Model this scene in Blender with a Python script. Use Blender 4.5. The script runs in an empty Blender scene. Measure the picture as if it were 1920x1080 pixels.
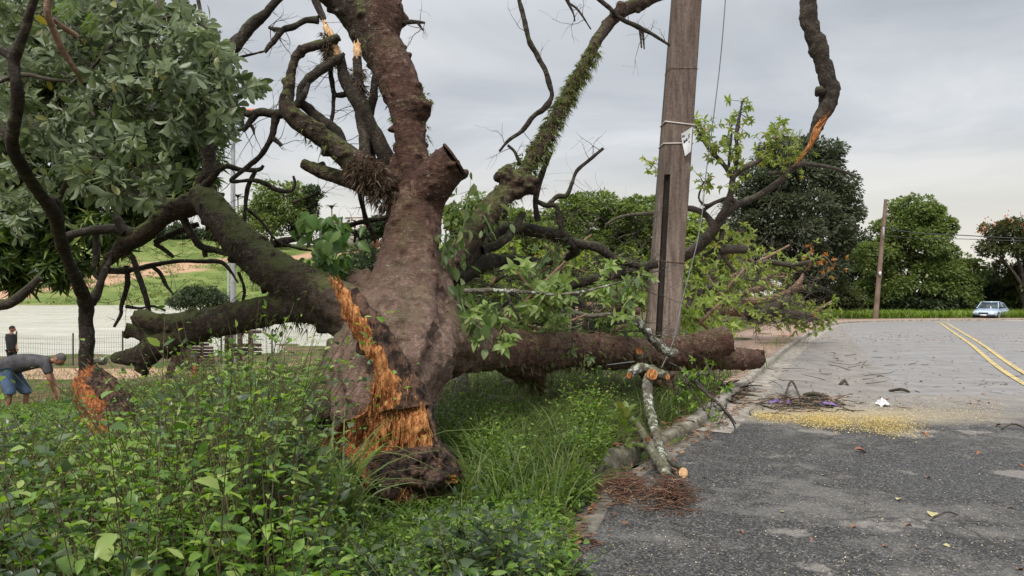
import bpy, bmesh, math, random
import numpy as np
from mathutils import Vector, Matrix, noise
R = math.radians
random.seed(7); RNG = np.random.default_rng(11)
SC = bpy.context.scene
COL = SC.collection

# ---------------------------------------------------------------- camera, sky, sun, exposure
F = 1400.0; HZ = 552.0; CAM = 1.65
cam = bpy.data.cameras.new('camera'); camo = bpy.data.objects.new('camera', cam); COL.objects.link(camo)
camo.location = (0, 0, CAM); camo.rotation_euler = (R(90), 0, 0)
cam.sensor_width = 36; cam.lens = 36 * F / 1920; cam.shift_y = (HZ - 540) / 1920
cam.clip_start = 0.05; cam.clip_end = 6000
SC.camera = camo
SUN_EL, SUN_AZ = 52.0, 200.0      # azimuth measured clockwise from +Y: light from behind the camera, a little left
w = bpy.data.worlds.new("World"); SC.world = w; w.use_nodes = True
nt = w.node_tree; nt.nodes.clear()
def wn(t, **k):
    n = nt.nodes.new(t)
    for a, b in k.items(): setattr(n, a, b)
    return n
out = wn('ShaderNodeOutputWorld'); bg = wn('ShaderNodeBackground'); bg2 = wn('ShaderNodeBackground'); mx = wn('ShaderNodeMixShader')
sky = wn('ShaderNodeTexSky', sky_type='NISHITA'); sky.sun_disc = False
sky.sun_elevation = R(SUN_EL); sky.sun_rotation = R(SUN_AZ)
nt.links.new(sky.outputs[0], bg.inputs[0]); bg.inputs[1].default_value = 0.1
tc = wn('ShaderNodeTexCoord'); sep = wn('ShaderNodeSeparateXYZ'); nt.links.new(tc.outputs['Generated'], sep.inputs[0])
def wm(op, a, b=None, c=None):
    n = wn('ShaderNodeMath', operation=op)
    for i, v in enumerate((a, b, c)):
        if v is None: continue
        if isinstance(v, (int, float)): n.inputs[i].default_value = v
        else: nt.links.new(v, n.inputs[i])
    return n.outputs[0]
zz = wm('MAXIMUM', sep.outputs[2], 0.0)
den = wm('ADD', zz, 0.13)
cx = wm('DIVIDE', sep.outputs[0], den); cy = wm('DIVIDE', sep.outputs[1], den)
cmb = wn('ShaderNodeCombineXYZ'); nt.links.new(cx, cmb.inputs[0]); nt.links.new(cy, cmb.inputs[1])
n1 = wn('ShaderNodeTexNoise'); n1.inputs['Scale'].default_value = 0.95; n1.inputs['Detail'].default_value = 7; n1.inputs['Roughness'].default_value = 0.52
n1.inputs['Distortion'].default_value = 0.5
nt.links.new(cmb.outputs[0], n1.inputs['Vector'])
cr = wn('ShaderNodeValToRGB'); e = cr.color_ramp.elements
e[0].position = 0.33; e[0].color = (0.47, 0.50, 0.535, 1)
e[1].position = 0.64; e[1].color = (0.78, 0.79, 0.80, 1)
m_ = cr.color_ramp.elements.new(0.5); m_.color = (0.61, 0.635, 0.665, 1)
nt.links.new(n1.outputs[0], cr.inputs[0])
hz = wn('ShaderNodeValToRGB'); e = hz.color_ramp.elements      # warm bright band low over the horizon
e[0].position = 0.0; e[0].color = (1, 1, 1, 1); e[1].position = 0.2; e[1].color = (0, 0, 0, 1)
q_ = hz.color_ramp.elements.new(0.11); q_.color = (0.62, 0.62, 0.62, 1)
nt.links.new(zz, hz.inputs[0])
mixw = wn('ShaderNodeMixRGB'); nt.links.new(hz.outputs[0], mixw.inputs[0]); nt.links.new(cr.outputs[0], mixw.inputs[1]); mixw.inputs[2].default_value = (0.86, 0.81, 0.71, 1)
nt.links.new(mixw.outputs[0], bg2.inputs[0])
# an overcast sky is brightest overhead
zr = wn('ShaderNodeMapRange'); zr.inputs[1].default_value = 0.34; zr.inputs[2].default_value = 0.85; zr.inputs[3].default_value = 0.98; zr.inputs[4].default_value = 2.7
nt.links.new(zz, zr.inputs[0]); nt.links.new(zr.outputs[0], bg2.inputs[1])
mx.inputs[0].default_value = 0.9
nt.links.new(bg.outputs[0], mx.inputs[1]); nt.links.new(bg2.outputs[0], mx.inputs[2]); nt.links.new(mx.outputs[0], out.inputs[0])
sd_ = bpy.data.lights.new('sun', 'SUN'); sd_.energy = 2.9; sd_.angle = R(11); sd_.color = (1.0, 0.95, 0.87)
so = bpy.data.objects.new('sun', sd_); COL.objects.link(so)
_az = R(SUN_AZ); _d = Vector((math.sin(_az) * math.cos(R(SUN_EL)), math.cos(_az) * math.cos(R(SUN_EL)), math.sin(R(SUN_EL))))
so.rotation_euler = _d.to_track_quat('Z', 'Y').to_euler()
SC.view_settings.view_transform = 'Standard'; SC.view_settings.look = 'None'
SC.view_settings.exposure = 0.1; SC.view_settings.gamma = 1.0
SC.cycles.max_bounces = 6; SC.cycles.transparent_max_bounces = 8

# ---------------------------------------------------------------- helpers
def P(px, py, d): return Vector(((px - 960) / F * d, d, CAM + (HZ - py) / F * d))
def sst(a, b, x):
    t = np.clip((np.asarray(x, float) - a) / (b - a), 0, 1); return t * t * (3 - 2 * t)
def tagit(o, label=None, cat=None, group=None, kind=None):
    if label: o['label'] = label
    if cat: o['category'] = cat
    if group: o['group'] = group
    if kind: o['kind'] = kind
    return o
def empty(name, loc, label, cat, group=None):
    o = bpy.data.objects.new(name, None); COL.objects.link(o); o.location = loc; o.empty_display_size = 0.2
    return tagit(o, label, cat, group)
def fixmat(parent):      # world matrix of a parent whose ancestors are all set by plain location
    m = Matrix.Identity(4); p = parent
    while p is not None:
        m = p.matrix_basis @ m; p = p.parent
    return m
class MB:
    """collects geometry in world coordinates, linked as one mesh object"""
    def __init__(s): s.v = []; s.f = []; s.m = []; s.n = 0
    def add(s, V, Fc, mi=0):
        V = np.asarray(V, float).reshape(-1, 3)
        s.v.append(V); n = s.n
        if isinstance(Fc, np.ndarray):
            s.f.append(Fc + n)
        else:
            for k in sorted(set(len(f) for f in Fc)): s.f.append(np.array([f for f in Fc if len(f) == k], int) + n)
        s.m.append((sum(len(a) for a in ([Fc] if isinstance(Fc, np.ndarray) else [Fc])), mi)); s.n += len(V)
    def build(s, name, mat, parent=None, smooth=True):
        me = bpy.data.meshes.new(name)
        V = np.concatenate(s.v) if s.v else np.zeros((0, 3))
        if parent is not None:
            M = np.array(fixmat(parent).inverted()); V = V @ M[:3, :3].T + M[:3, 3]
        idx = np.concatenate([f.ravel() for f in s.f]); tot = np.concatenate([np.full(len(f), f.shape[1]) for f in s.f])
        st = np.concatenate([[0], np.cumsum(tot)[:-1]])
        me.vertices.add(len(V)); me.vertices.foreach_set('co', V.ravel())
        me.loops.add(len(idx)); me.loops.foreach_set('vertex_index', idx.astype(np.int32))
        me.polygons.add(len(tot)); me.polygons.foreach_set('loop_start', st.astype(np.int32))
        if smooth: me.polygons.foreach_set('use_smooth', np.ones(len(tot), bool))
        mats = mat if isinstance(mat, (list, tuple)) else [mat]
        for m in mats: me.materials.append(m)
        if len(mats) > 1:
            mi = np.concatenate([np.full(c, k) for c, k in s.m]); me.polygons.foreach_set('material_index', mi.astype(np.int32))
        me.update(calc_edges=True); me.validate()
        o = bpy.data.objects.new(name, me); COL.objects.link(o)
        if parent is not None: o.parent = parent
        return o
def catmull(pts, step):
    """pts (n,4): x,y,z,r -> resampled smooth"""
    p = np.asarray(pts, float); n = len(p)
    q = np.vstack([2 * p[0] - p[1], p, 2 * p[-1] - p[-2]])
    outp = []
    for i in range(n - 1):
        a, b, c, d = q[i], q[i + 1], q[i + 2], q[i + 3]
        L = np.linalg.norm(c[:3] - b[:3]); k = max(1, int(round(L / step)))
        for t in np.arange(k) / k:
            outp.append(0.5 * ((2 * b) + (c - a) * t + (2 * a - 5 * b + 4 * c - d) * t * t + (3 * b - a - 3 * c + d) * t ** 3))
    outp.append(p[-1]); o = np.array(outp); o[:, 3] = np.maximum(o[:, 3], p[:, 3].min() * 0.8)
    return o
def tube(mb, pts, seg=8, lump=0.0, lf=3.0, seed=0.0, mi=0, cap=True, squash=None):
    p = np.asarray(pts, float); n = len(p); c = p[:, :3]; r = p[:, 3]
    T = np.gradient(c, axis=0); T /= np.linalg.norm(T, axis=1)[:, None] + 1e-9
    u = np.cross(T[0], [0.3, 0.2, 0.93]); 
    if np.linalg.norm(u) < 1e-3: u = np.cross(T[0], [1, 0, 0])
    u /= np.linalg.norm(u); U = [u]
    for i in range(1, n):
        u = U[-1] - T[i] * np.dot(U[-1], T[i]); u /= np.linalg.norm(u) + 1e-9; U.append(u)
    U = np.array(U); W = np.cross(T, U)
    a = np.linspace(0, 2 * math.pi, seg, endpoint=False)
    ring = np.cos(a)[None, :, None] * U[:, None] + np.sin(a)[None, :, None] * W[:, None]
    rr = np.repeat(r[:, None], seg, 1)
    if lump:
        for i in range(n):
            for j in range(seg):
                q = c[i] + ring[i, j] * r[i]
                rr[i, j] *= 1 + lump * noise.noise(Vector(q * lf) + Vector((seed, 0, 0))) + lump * .5 * noise.noise(Vector(q * lf * 2.7) + Vector((0, seed, 0)))
    V = c[:, None] + ring * rr[:, :, None]
    V = V.reshape(-1, 3)
    i = np.arange(n - 1)[:, None] * seg; j = np.arange(seg)[None]; j2 = (j + 1) % seg
    Q = np.stack([i + j, i + j2, i + seg + j2, i + seg + j], -1).reshape(-1, 4)
    mb.add(V, Q, mi)
    if cap:
        for base, flip in ((0, True), ((n - 1) * seg, False)):
            cv = V[base:base + seg]; ce = cv.mean(0)
            tri = [((k + 1) % seg, k, seg) if flip else (k, (k + 1) % seg, seg) for k in range(seg)]
            mb.add(np.vstack([cv, ce]), np.array(tri), mi)
def parse(s, dz=None):
    """'px,py,depth,rpx ...' -> world (x,y,z,r)"""
    o = []
    for t in s.split():
        a = [float(k) for k in t.split(',')]
        v = P(a[0], a[1], a[2]); o.append((v.x, v.y, v.z, a[3] / F * a[2]))
    return o
def twig(mb, p, d, L, r, depth, rng, tips=None, gn=0.35, seg=5, drop=0.0, kids=3):
    """gnarled twig that forks; d = unit dir"""
    n = max(6, int(L / 0.05)); pts = [(*p, r)]; d = np.array(d, float); q = np.array(p, float)
    nodes = []
    for i in range(n):
        d = d + rng.normal(0, gn, 3) * 0.42; d[2] -= drop; d /= np.linalg.norm(d)
        q = q + d * L / n; rr = r * (1 - 0.75 * (i + 1) / n)
        pts.append((*q, max(rr, 0.0012))); nodes.append((q.copy(), d.copy(), rr))
    tube(mb, pts, seg if r > .006 else 3, cap=False)
    if tips is not None: tips.append((q.copy(), d.copy()))
    if depth > 0:
        for k in range(kids):
            qn, dn, rn = nodes[int(rng.integers(len(nodes) // 4, len(nodes)))]
            dd = dn + rng.normal(0, .75, 3); dd /= np.linalg.norm(dd)
            twig(mb, qn, dd, L * rng.uniform(.4, .65), max(rn * .7, .0015), depth - 1, rng, tips, gn, seg, drop, kids)
# leaf templates: x across, y along, z up
def leaf_tpl(kind):
    if kind == 'oval':   prof = [(0, 0), (.25, .20), (.55, .24), (.82, .13), (1, 0)]
    elif kind == 'obov': prof = [(0, 0), (.35, .12), (.65, .21), (.88, .16), (1, 0)]
    elif kind == 'lance': prof = [(0, 0), (.3, .11), (.6, .10), (1, 0)]
    elif kind == 'heart': prof = [(0, 0), (.12, .28), (.35, .36), (.7, .2), (1, 0)]
    elif kind == 'simple': prof = [(0, 0), (.5, .26), (1, 0)]
    V = []; mid = []; lf = []; rt = []
    for y, wd in prof:
        bend = -0.22 * y * y + 0.05 * y
        mid.append(len(V)); V.append((0, y, bend))
        if wd:
            lf.append(len(V)); V.append((-wd, y - .02, bend + wd * .38)); rt.append(len(V)); V.append((wd, y - .02, bend + wd * .38))
    Fc = []
    n = len(prof)
    Fc += [(mid[0], mid[1], lf[0]), (mid[0], rt[0], mid[1])]
    for i in range(1, n - 2): Fc += [(mid[i], mid[i + 1], lf[i], lf[i - 1]), (mid[i], rt[i - 1], rt[i], mid[i + 1])]
    Fc += [(mid[n - 2], mid[n - 1], lf[-1]), (mid[n - 2], rt[-1], mid[n - 1])]
    if kind == 'simple': V = [(0, 0, 0), (-.26, .45, .1), (.26, .5, .06), (0, 1, -.1)]; Fc = [(0, 2, 3), (0, 3, 1)]
    # make all island faces share verts (they do)
    return np.array(V, float), Fc
TPL = {}
def leaves(mb, pos, dirv, size, kind='oval', wscale=1.0, up=None, mi=0, roll=0.5, rng=RNG, curl=1.0):
    if kind not in TPL: TPL[kind] = leaf_tpl(kind)
    V, Fc = TPL[kind]; N = len(pos)
    if N == 0: return
    pos = np.asarray(pos, float); d = np.asarray(dirv, float); d = d / (np.linalg.norm(d, axis=1)[:, None] + 1e-9)
    u = np.tile([0, 0, 1.0], (N, 1)) if up is None else np.asarray(up, float)
    u = u + rng.normal(0, roll, (N, 3))
    s = np.cross(d, u); s /= np.linalg.norm(s, axis=1)[:, None] + 1e-9
    nrm = np.cross(s, d); size = np.broadcast_to(np.asarray(size, float), (N,))
    wv = wscale * rng.uniform(.8, 1.2, N); cv = curl * rng.uniform(.3, 1.7, N)
    W = pos[:, None] + size[:, None, None] * (
        V[None, :, 0, None] * s[:, None] * wv[:, None, None] + V[None, :, 1, None] * d[:, None] + V[None, :, 2, None] * nrm[:, None] * cv[:, None, None])
    k = len(V); off = (np.arange(N) * k)[:, None, None]
    mbn = mb.n; mb.v.append(W.reshape(-1, 3)); mb.n += N * k
    for L_ in (3, 4):
        ff = np.array([f for f in Fc if len(f) == L_], int)
        if len(ff):
            ff = (ff[None] + off).reshape(-1, L_); mb.f.append(ff + mbn); mb.m.append((len(ff), mi))
def blades(mb, base, dirh, L, wd, nseg=5, droop=1.0, rng=RNG, mi=0, upf=1.0):
    """arching grass blades"""
    base = np.asarray(base, float); N = len(base); dirh = np.asarray(dirh, float)
    L = np.broadcast_to(np.asarray(L, float), (N,)); wd = np.broadcast_to(np.asarray(wd, float), (N,))
    t = np.linspace(0, 1, nseg + 1)
    dr = droop * rng.uniform(.5, 1.3, N)
    hor = (0.25 * t[None] + 0.75 * dr[:, None] * t[None] ** 2)
    ver = t[None] * upf - 0.55 * dr[:, None] * t[None] ** 2.6
    C = base[:, None] + L[:, None, None] * (hor[:, :, None] * dirh[:, None] + ver[:, :, None] * np.array([0, 0, 1.0]))
    side = np.cross(dirh, [0, 0, 1.0]); side /= np.linalg.norm(side, axis=1)[:, None] + 1e-9
    side = side + rng.normal(0, .25, (N, 3))
    ww = wd[:, None] * (1 - t[None] ** 1.6) * (0.6 + .8 * np.sin(np.minimum(t * 3, 1.57)))[None] * .5
    A = C - side[:, None] * ww[:, :, None]; B = C + side[:, None] * ww[:, :, None]
    V = np.stack([A, B], 2).reshape(N, -1, 3); k = V.shape[1]
    f = np.array([(2 * i, 2 * i + 1, 2 * i + 3, 2 * i + 2) for i in range(nseg)])
    mb.add(V.reshape(-1, 3), (f[None] + (np.arange(N) * k)[:, None, None]).reshape(-1, 4), mi)
def box(mb, c, sx, sy, sz, rot=None, mi=0, bev=0.0):
    V = np.array([(x, y, z) for z in (-.5, .5) for y in (-.5, .5) for x in (-.5, .5)]) * (sx, sy, sz)
    if rot is not None: V = V @ np.array(rot.to_matrix() if hasattr(rot, 'to_matrix') else rot).T
    mb.add(V + np.array(c), np.array([(0, 2, 3, 1), (4, 5, 7, 6), (0, 1, 5, 4), (2, 6, 7, 3), (0, 4, 6, 2), (1, 3, 7, 5)]), mi)
def blob(mb, c, r, seed=0, lump=.35, lf=1.0, sub=2, mi=0, sq=(1, 1, 1)):
    bm = bmesh.new(); bmesh.ops.create_icosphere(bm, subdivisions=sub, radius=1)
    V = np.array([v.co for v in bm.verts]); Fc = np.array([[v.index for v in f.verts] for f in bm.faces]); bm.free()
    k = np.array([1 + lump * noise.noise(Vector(v * lf * 1.6) + Vector((seed * 3.1, seed, 0))) + lump * .5 * noise.noise(Vector(v * lf * 4) + Vector((seed, 0, seed))) for v in V])
    mb.add(V * k[:, None] * r * np.array(sq) + np.array(c), Fc, mi)

# ---------------------------------------------------------------- materials
def M(name, rough=0.85, spec=0.3):
    m = bpy.data.materials.new(name); m.use_nodes = True; t = m.node_tree
    b = t.nodes['Principled BSDF']; b.inputs['Roughness'].default_value = rough; b.inputs['Specular IOR Level'].default_value = spec
    return m, t, b
def nd(t, kind, **k):
    n = t.nodes.new(kind)
    for a, b in k.items(): setattr(n, a, b)
    return n
def coords(t, scale=(1, 1, 1), obj=True, rot=None):
    c = nd(t, 'ShaderNodeTexCoord'); mp = nd(t, 'ShaderNodeMapping'); mp.inputs['Scale'].default_value = scale
    if rot: mp.inputs['Rotation'].default_value = rot
    g = None
    t.links.new(c.outputs['Object'], mp.inputs[0]); return mp.outputs[0]
def geo_pos(t): return nd(t, 'ShaderNodeNewGeometry').outputs['Position']
def noi(t, vec, scale, detail=5, rough=.55, dist=0.0):
    n = nd(t, 'ShaderNodeTexNoise'); n.inputs['Scale'].default_value = scale; n.inputs['Detail'].default_value = detail
    n.inputs['Roughness'].default_value = rough; n.inputs['Distortion'].default_value = dist
    if vec is not None: t.links.new(vec, n.inputs['Vector'])
    return n.outputs[0]
def ramp(t, fac, stops, interp='LINEAR'):
    r = nd(t, 'ShaderNodeValToRGB'); r.color_ramp.interpolation = interp; e = r.color_ramp.elements
    while len(e) < len(stops): e.new(0.5)
    for k, (p, c) in enumerate(stops):
        e[k].position = p; e[k].color = (*c, 1) if len(c) == 3 else c
    t.links.new(fac, r.inputs[0]); return r.outputs[0]
def mixc(t, fac, a, b, mode='MIX'):
    m = nd(t, 'ShaderNodeMixRGB', blend_type=mode)
    for i, v in enumerate((fac, a, b)):
        if hasattr(v, 'links') or hasattr(v, 'is_linked'): t.links.new(v, m.inputs[i])
        elif isinstance(v, (int, float)): m.inputs[i].default_value = v
        else: m.inputs[i].default_value = (*v, 1)
    return m.outputs[0]
def mth(t, op, a, b=0.0, clamp=False):
    n = nd(t, 'ShaderNodeMath', operation=op); n.use_clamp = clamp
    for i, v in enumerate((a, b)):
        if isinstance(v, (int, float)): n.inputs[i].default_value = v
        else: t.links.new(v, n.inputs[i])
    return n.outputs[0]
def bump(t, b, h, strength=.5, dist=.02):
    n = nd(t, 'ShaderNodeBump'); n.inputs['Strength'].default_value = strength; n.inputs['Distance'].default_value = dist
    t.links.new(h, n.inputs['Height']); t.links.new(n.outputs[0], b.inputs['Normal'])
def map3(t, vec, scale=(1, 1, 1), rot=(0, 0, 0)):
    mp = nd(t, 'ShaderNodeMapping'); mp.inputs['Scale'].default_value = scale; mp.inputs['Rotation'].default_value = rot
    t.links.new(vec, mp.inputs[0]); return mp.outputs[0]
def simple(name, c1, c2=None, scale=8, rough=.8, spec=.3, bmp=.3, metal=0.0, stops=None):
    m, t, b = M(name, rough, spec); g = geo_pos(t)
    n = noi(t, g, scale, 6, .6)
    c2 = c2 or tuple(x * .6 for x in c1)
    col = ramp(t, n, stops or [(.3, c2), (.7, c1)]); t.links.new(col, b.inputs['Base Color'])
    if bmp: bump(t, b, noi(t, g, scale * 5, 4), bmp, .01)
    b.inputs['Metallic'].default_value = metal
    return m
def leafmat(name, stops, trans=.35, rough=.45, spec=.4, back=None):
    m, t, b = M(name, rough, spec)
    g = nd(t, 'ShaderNodeNewGeometry')
    col = ramp(t, g.outputs['Random Per Island'], stops)
    if back is not None: col = mixc(t, g.outputs['Backfacing'], col, back)
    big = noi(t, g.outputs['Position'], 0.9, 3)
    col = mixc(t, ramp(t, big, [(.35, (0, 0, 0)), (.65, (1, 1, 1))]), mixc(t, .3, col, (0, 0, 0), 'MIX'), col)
    t.links.new(col, b.inputs['Base Color'])
    tr = nd(t, 'ShaderNodeBsdfTranslucent'); hs = nd(t, 'ShaderNodeHueSaturation'); hs.inputs['Value'].default_value = 1.5; hs.inputs['Saturation'].default_value = 1.15
    t.links.new(col, hs.inputs['Color']); t.links.new(hs.outputs[0], tr.inputs[0])
    mxs = nd(t, 'ShaderNodeMixShader'); mxs.inputs[0].default_value = trans
    t.links.new(b.outputs[0], mxs.inputs[1]); t.links.new(tr.outputs[0], mxs.inputs[2])
    t.links.new(mxs.outputs[0], t.nodes['Material Output'].inputs[0]); return m
def barkmat(name, dark, mid, light, moss=0.5, mosscol=(.07, .08, .025), rings=0.4, lichen=0.3, liccol=(.36, .37, .31), bs=.8, pale=None, lth=.60):
    m, t, b = M(name, .88, .25); g = geo_pos(t)
    wob = nd(t, 'ShaderNodeMixRGB'); wob.inputs[0].default_value = .12; wn_ = nd(t, 'ShaderNodeTexNoise'); wn_.inputs['Scale'].default_value = 5; t.links.new(g, wn_.inputs['Vector']); t.links.new(g, wob.inputs[1]); t.links.new(wn_.outputs['Color'], wob.inputs[2]); gw = wob.outputs[0]
    n0 = noi(t, g, 3.2, 5, .65); n1 = noi(t, gw, 19, 8, .75); cross = noi(t, map3(t, gw, (6, 6, 46)), 1, 6, .72); fine = noi(t, g, 70, 4, .7)
    vc = nd(t, 'ShaderNodeTexVoronoi', feature='DISTANCE_TO_EDGE'); vc.inputs['Scale'].default_value = 1; t.links.new(map3(t, gw, (13, 13, 8)), vc.inputs['Vector'])
    crack = mth(t, 'MULTIPLY', ramp(t, vc.outputs['Distance'], [(.0, (1, 1, 1)), (.10, (0, 0, 0))]), ramp(t, n0, [(.42, (0, 0, 0)), (.58, (1, 1, 1))]))
    f = mth(t, 'ADD', mth(t, 'MULTIPLY', n0, .32), mth(t, 'ADD', mth(t, 'MULTIPLY', n1, .40), mth(t, 'MULTIPLY', cross, .28)))
    col = ramp(t, f, [(.41, dark), (.48, mid), (.52, tuple(c * 1.2 for c in mid)), (.585, light)])
    if pale is not None:      # smooth pale skin of the butt, streaked
        sp = nd(t, 'ShaderNodeSeparateXYZ'); t.links.new(g, sp.inputs[0])
        low = ramp(t, mth(t, 'ADD', sp.outputs[2], mth(t, 'MULTIPLY', noi(t, g, 2.2, 5, .6), .9)), [(.0, (1, 1, 1)), (1.0, (0, 0, 0))])
        r_ = nd(t, 'ShaderNodeMapRange'); r_.inputs[1].default_value = 1.75; r_.inputs[2].default_value = 2.7; r_.inputs[3].default_value = 1; r_.inputs[4].default_value = 0
        t.links.new(mth(t, 'ADD', sp.outputs[2], mth(t, 'MULTIPLY', noi(t, g, 2.6, 5, .65), .9)), r_.inputs[0])
        rx = nd(t, 'ShaderNodeMapRange'); rx.inputs[1].default_value = -.35; rx.inputs[2].default_value = .15; rx.inputs[3].default_value = 1; rx.inputs[4].default_value = 0; t.links.new(sp.outputs[0], rx.inputs[0])
        pc = ramp(t, mth(t, 'ADD', mth(t, 'MULTIPLY', noi(t, map3(t, gw, (9, 9, 3)), 1.6, 8, .75), .6), mth(t, 'MULTIPLY', fine, .4)), [(.38, tuple(c * .22 for c in pale)), (.48, tuple(c * .75 for c in pale)), (.56, tuple(c * 1.1 for c in pale)), (.64, tuple(min(1, c * 1.7) for c in pale))])
        col = mixc(t, mth(t, 'MULTIPLY', mth(t, 'MULTIPLY', r_.outputs[0], rx.outputs[0]), .8), col, pc)
    if pale is not None:      # left and upper limbs: colour darkened as if backlit, and mossier
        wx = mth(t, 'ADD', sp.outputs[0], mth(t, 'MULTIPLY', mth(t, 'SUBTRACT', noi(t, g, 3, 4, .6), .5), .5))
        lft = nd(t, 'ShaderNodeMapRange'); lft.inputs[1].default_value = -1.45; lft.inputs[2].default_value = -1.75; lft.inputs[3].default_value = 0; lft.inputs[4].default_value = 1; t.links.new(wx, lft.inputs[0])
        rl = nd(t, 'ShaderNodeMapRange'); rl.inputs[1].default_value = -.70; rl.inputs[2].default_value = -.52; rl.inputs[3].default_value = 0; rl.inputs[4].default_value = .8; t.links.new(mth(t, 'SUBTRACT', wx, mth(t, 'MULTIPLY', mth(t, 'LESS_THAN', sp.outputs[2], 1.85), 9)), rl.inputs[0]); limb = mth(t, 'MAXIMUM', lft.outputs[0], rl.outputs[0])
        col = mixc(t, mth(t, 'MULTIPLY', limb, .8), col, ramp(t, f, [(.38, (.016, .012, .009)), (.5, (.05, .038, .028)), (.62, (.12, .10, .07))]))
    lv = noi(t, g, 30 if lth > .55 else 17, 5, .65); lm = noi(t, g, 2.3, 4)
    lf_ = mth(t, 'MULTIPLY', ramp(t, lv, [(lth, (0, 0, 0)), (lth + .035, (1, 1, 1))]), ramp(t, lm, [(.46, (0, 0, 0)), (.56, (1, 1, 1))]))
    col = mixc(t, mth(t, 'MULTIPLY', lf_, lichen), col, liccol)
    nz = nd(t, 'ShaderNodeSeparateXYZ'); t.links.new(nd(t, 'ShaderNodeNewGeometry').outputs['Normal'], nz.inputs[0])
    mk = mth(t, 'ADD', mth(t, 'MULTIPLY', nz.outputs[2], .16), mth(t, 'ADD', mth(t, 'MULTIPLY', noi(t, g, 2.6, 4, .6), .55), mth(t, 'MULTIPLY', noi(t, g, 26, 5, .75), .45)))
    mm = ramp(t, mk, [(.58, (0, 0, 0)), (.64, (1, 1, 1))])
    mf = moss if pale is None else mth(t, 'ADD', mth(t, 'MULTIPLY', limb, .55), .22)
    if pale is not None: mm = ramp(t, mth(t, 'ADD', mk, mth(t, 'MULTIPLY', limb, .06)), [(.60, (0, 0, 0)), (.66, (1, 1, 1))])
    col = mixc(t, mth(t, 'MULTIPLY', mm, mf), col, mixc(t, n1, mosscol, tuple(c * 2.4 for c in mosscol)))
    col = mixc(t, mth(t, 'MULTIPLY', crack, .22), col, tuple(c * .6 for c in dark))
    t.links.new(col, b.inputs['Base Color'])
    h = mth(t, 'ADD', mth(t, 'MULTIPLY', n1, .9), mth(t, 'MULTIPLY', cross, rings)); h = mth(t, 'SUBTRACT', mth(t, 'ADD', h, mth(t, 'MULTIPLY', lf_, .15)), mth(t, 'MULTIPLY', crack, .12))
    bump(t, b, h, bs, .05); return m
BARK = barkmat('bark_trunk', (.028, .015, .011), (.09, .046, .033), (.24, .15, .115), moss=.45, rings=.9, lichen=.7, bs=1.0, pale=(.30, .20, .155))
BARKD = barkmat('bark_limbs', (.014, .011, .009), (.038, .029, .023), (.11, .09, .07), moss=.6, mosscol=(.04, .05, .016), lichen=.5)  # backlit darkness of the limbs is put into this base colour
BARKT = barkmat('bark_twigs', (.022, .017, .014), (.055, .043, .036), (.13, .11, .09), moss=.2, lichen=.4, bs=.4)
BARKR = barkmat('bark_fallen', (.08, .045, .032), (.19, .115, .08), (.36, .25, .19), moss=.1, lichen=.3, bs=.4)
BARKG = barkmat('bark_lichen', (.045, .038, .03), (.11, .095, .075), (.22, .2, .16), moss=.4, lichen=1.0, liccol=(.60, .63, .54), lth=.51)
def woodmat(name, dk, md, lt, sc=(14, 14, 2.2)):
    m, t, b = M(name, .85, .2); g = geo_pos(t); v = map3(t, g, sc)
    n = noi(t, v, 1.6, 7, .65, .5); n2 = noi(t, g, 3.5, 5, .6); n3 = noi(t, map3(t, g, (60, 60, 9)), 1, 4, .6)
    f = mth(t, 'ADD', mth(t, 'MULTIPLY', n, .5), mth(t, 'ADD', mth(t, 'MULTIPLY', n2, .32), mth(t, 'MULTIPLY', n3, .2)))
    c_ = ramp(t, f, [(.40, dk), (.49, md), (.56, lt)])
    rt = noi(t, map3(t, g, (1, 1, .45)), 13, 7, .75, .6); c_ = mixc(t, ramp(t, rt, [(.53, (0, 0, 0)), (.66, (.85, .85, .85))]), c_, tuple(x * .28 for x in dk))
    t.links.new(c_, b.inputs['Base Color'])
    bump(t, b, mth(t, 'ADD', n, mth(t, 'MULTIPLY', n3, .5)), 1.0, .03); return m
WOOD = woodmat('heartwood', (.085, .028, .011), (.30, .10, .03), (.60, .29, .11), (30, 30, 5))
WOODR = woodmat('red_heartwood', (.05, .018, .009), (.20, .062, .022), (.46, .17, .06), (26, 26, 6))
WOODC = woodmat('fresh_wood', (.5, .25, .1), (.72, .42, .2), (.85, .6, .36))
ROT = woodmat('rotten_wood', (.010, .007, .006), (.032, .02, .016), (.13, .075, .05), (9, 9, 7))
SAWN = simple('sawn_face', (.30, .21, .15), (.14, .095, .07), 25, .85)
# ---------------------------------------------------------------- the setting: terrain, road, kerb, pond
K = np.array([(-1.2, -6), (-.1, 1.2), (.14, 3.0), (.30, 4.4), (.38, 5.2), (.66, 6.1), (1.08, 7.0), (2.2, 9.0), (3.6, 12), (8.9, 23.6), (11.8, 29.5), (15.6, 37), (18.6, 42.5), (22, 47), (27, 50.6), (34, 53), (50, 55.5), (90, 58)], float)
def densify(p, step=.25):
    q = catmull(np.c_[p, np.zeros(len(p)), np.ones(len(p))], step)[:, :2]; return q
KD = densify(K)
def sdist(x, y, line=KD):
    x = np.asarray(x, float); y = np.asarray(y, float); sh = x.shape; p = np.stack([x.ravel(), y.ravel()], 1)
    best = np.full(len(p), 1e9); sg = np.zeros(len(p))
    for i in range(0, len(line) - 1):
        a, b = line[i], line[i + 1]; ab = b - a
        t = np.clip(((p - a) @ ab) / (ab @ ab), 0, 1); q = p - a - t[:, None] * ab; d = np.einsum('ij,ij->i', q, q)
        m = d < best; best[m] = d[m]; cr_ = ab[0] * (p[:, 1] - a[1]) - ab[1] * (p[:, 0] - a[0]); sg[m] = np.sign(cr_[m])
    return (np.sqrt(best) * sg).reshape(sh)
def roadz(y): return -0.30 * sst(34, 62, y)
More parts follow.
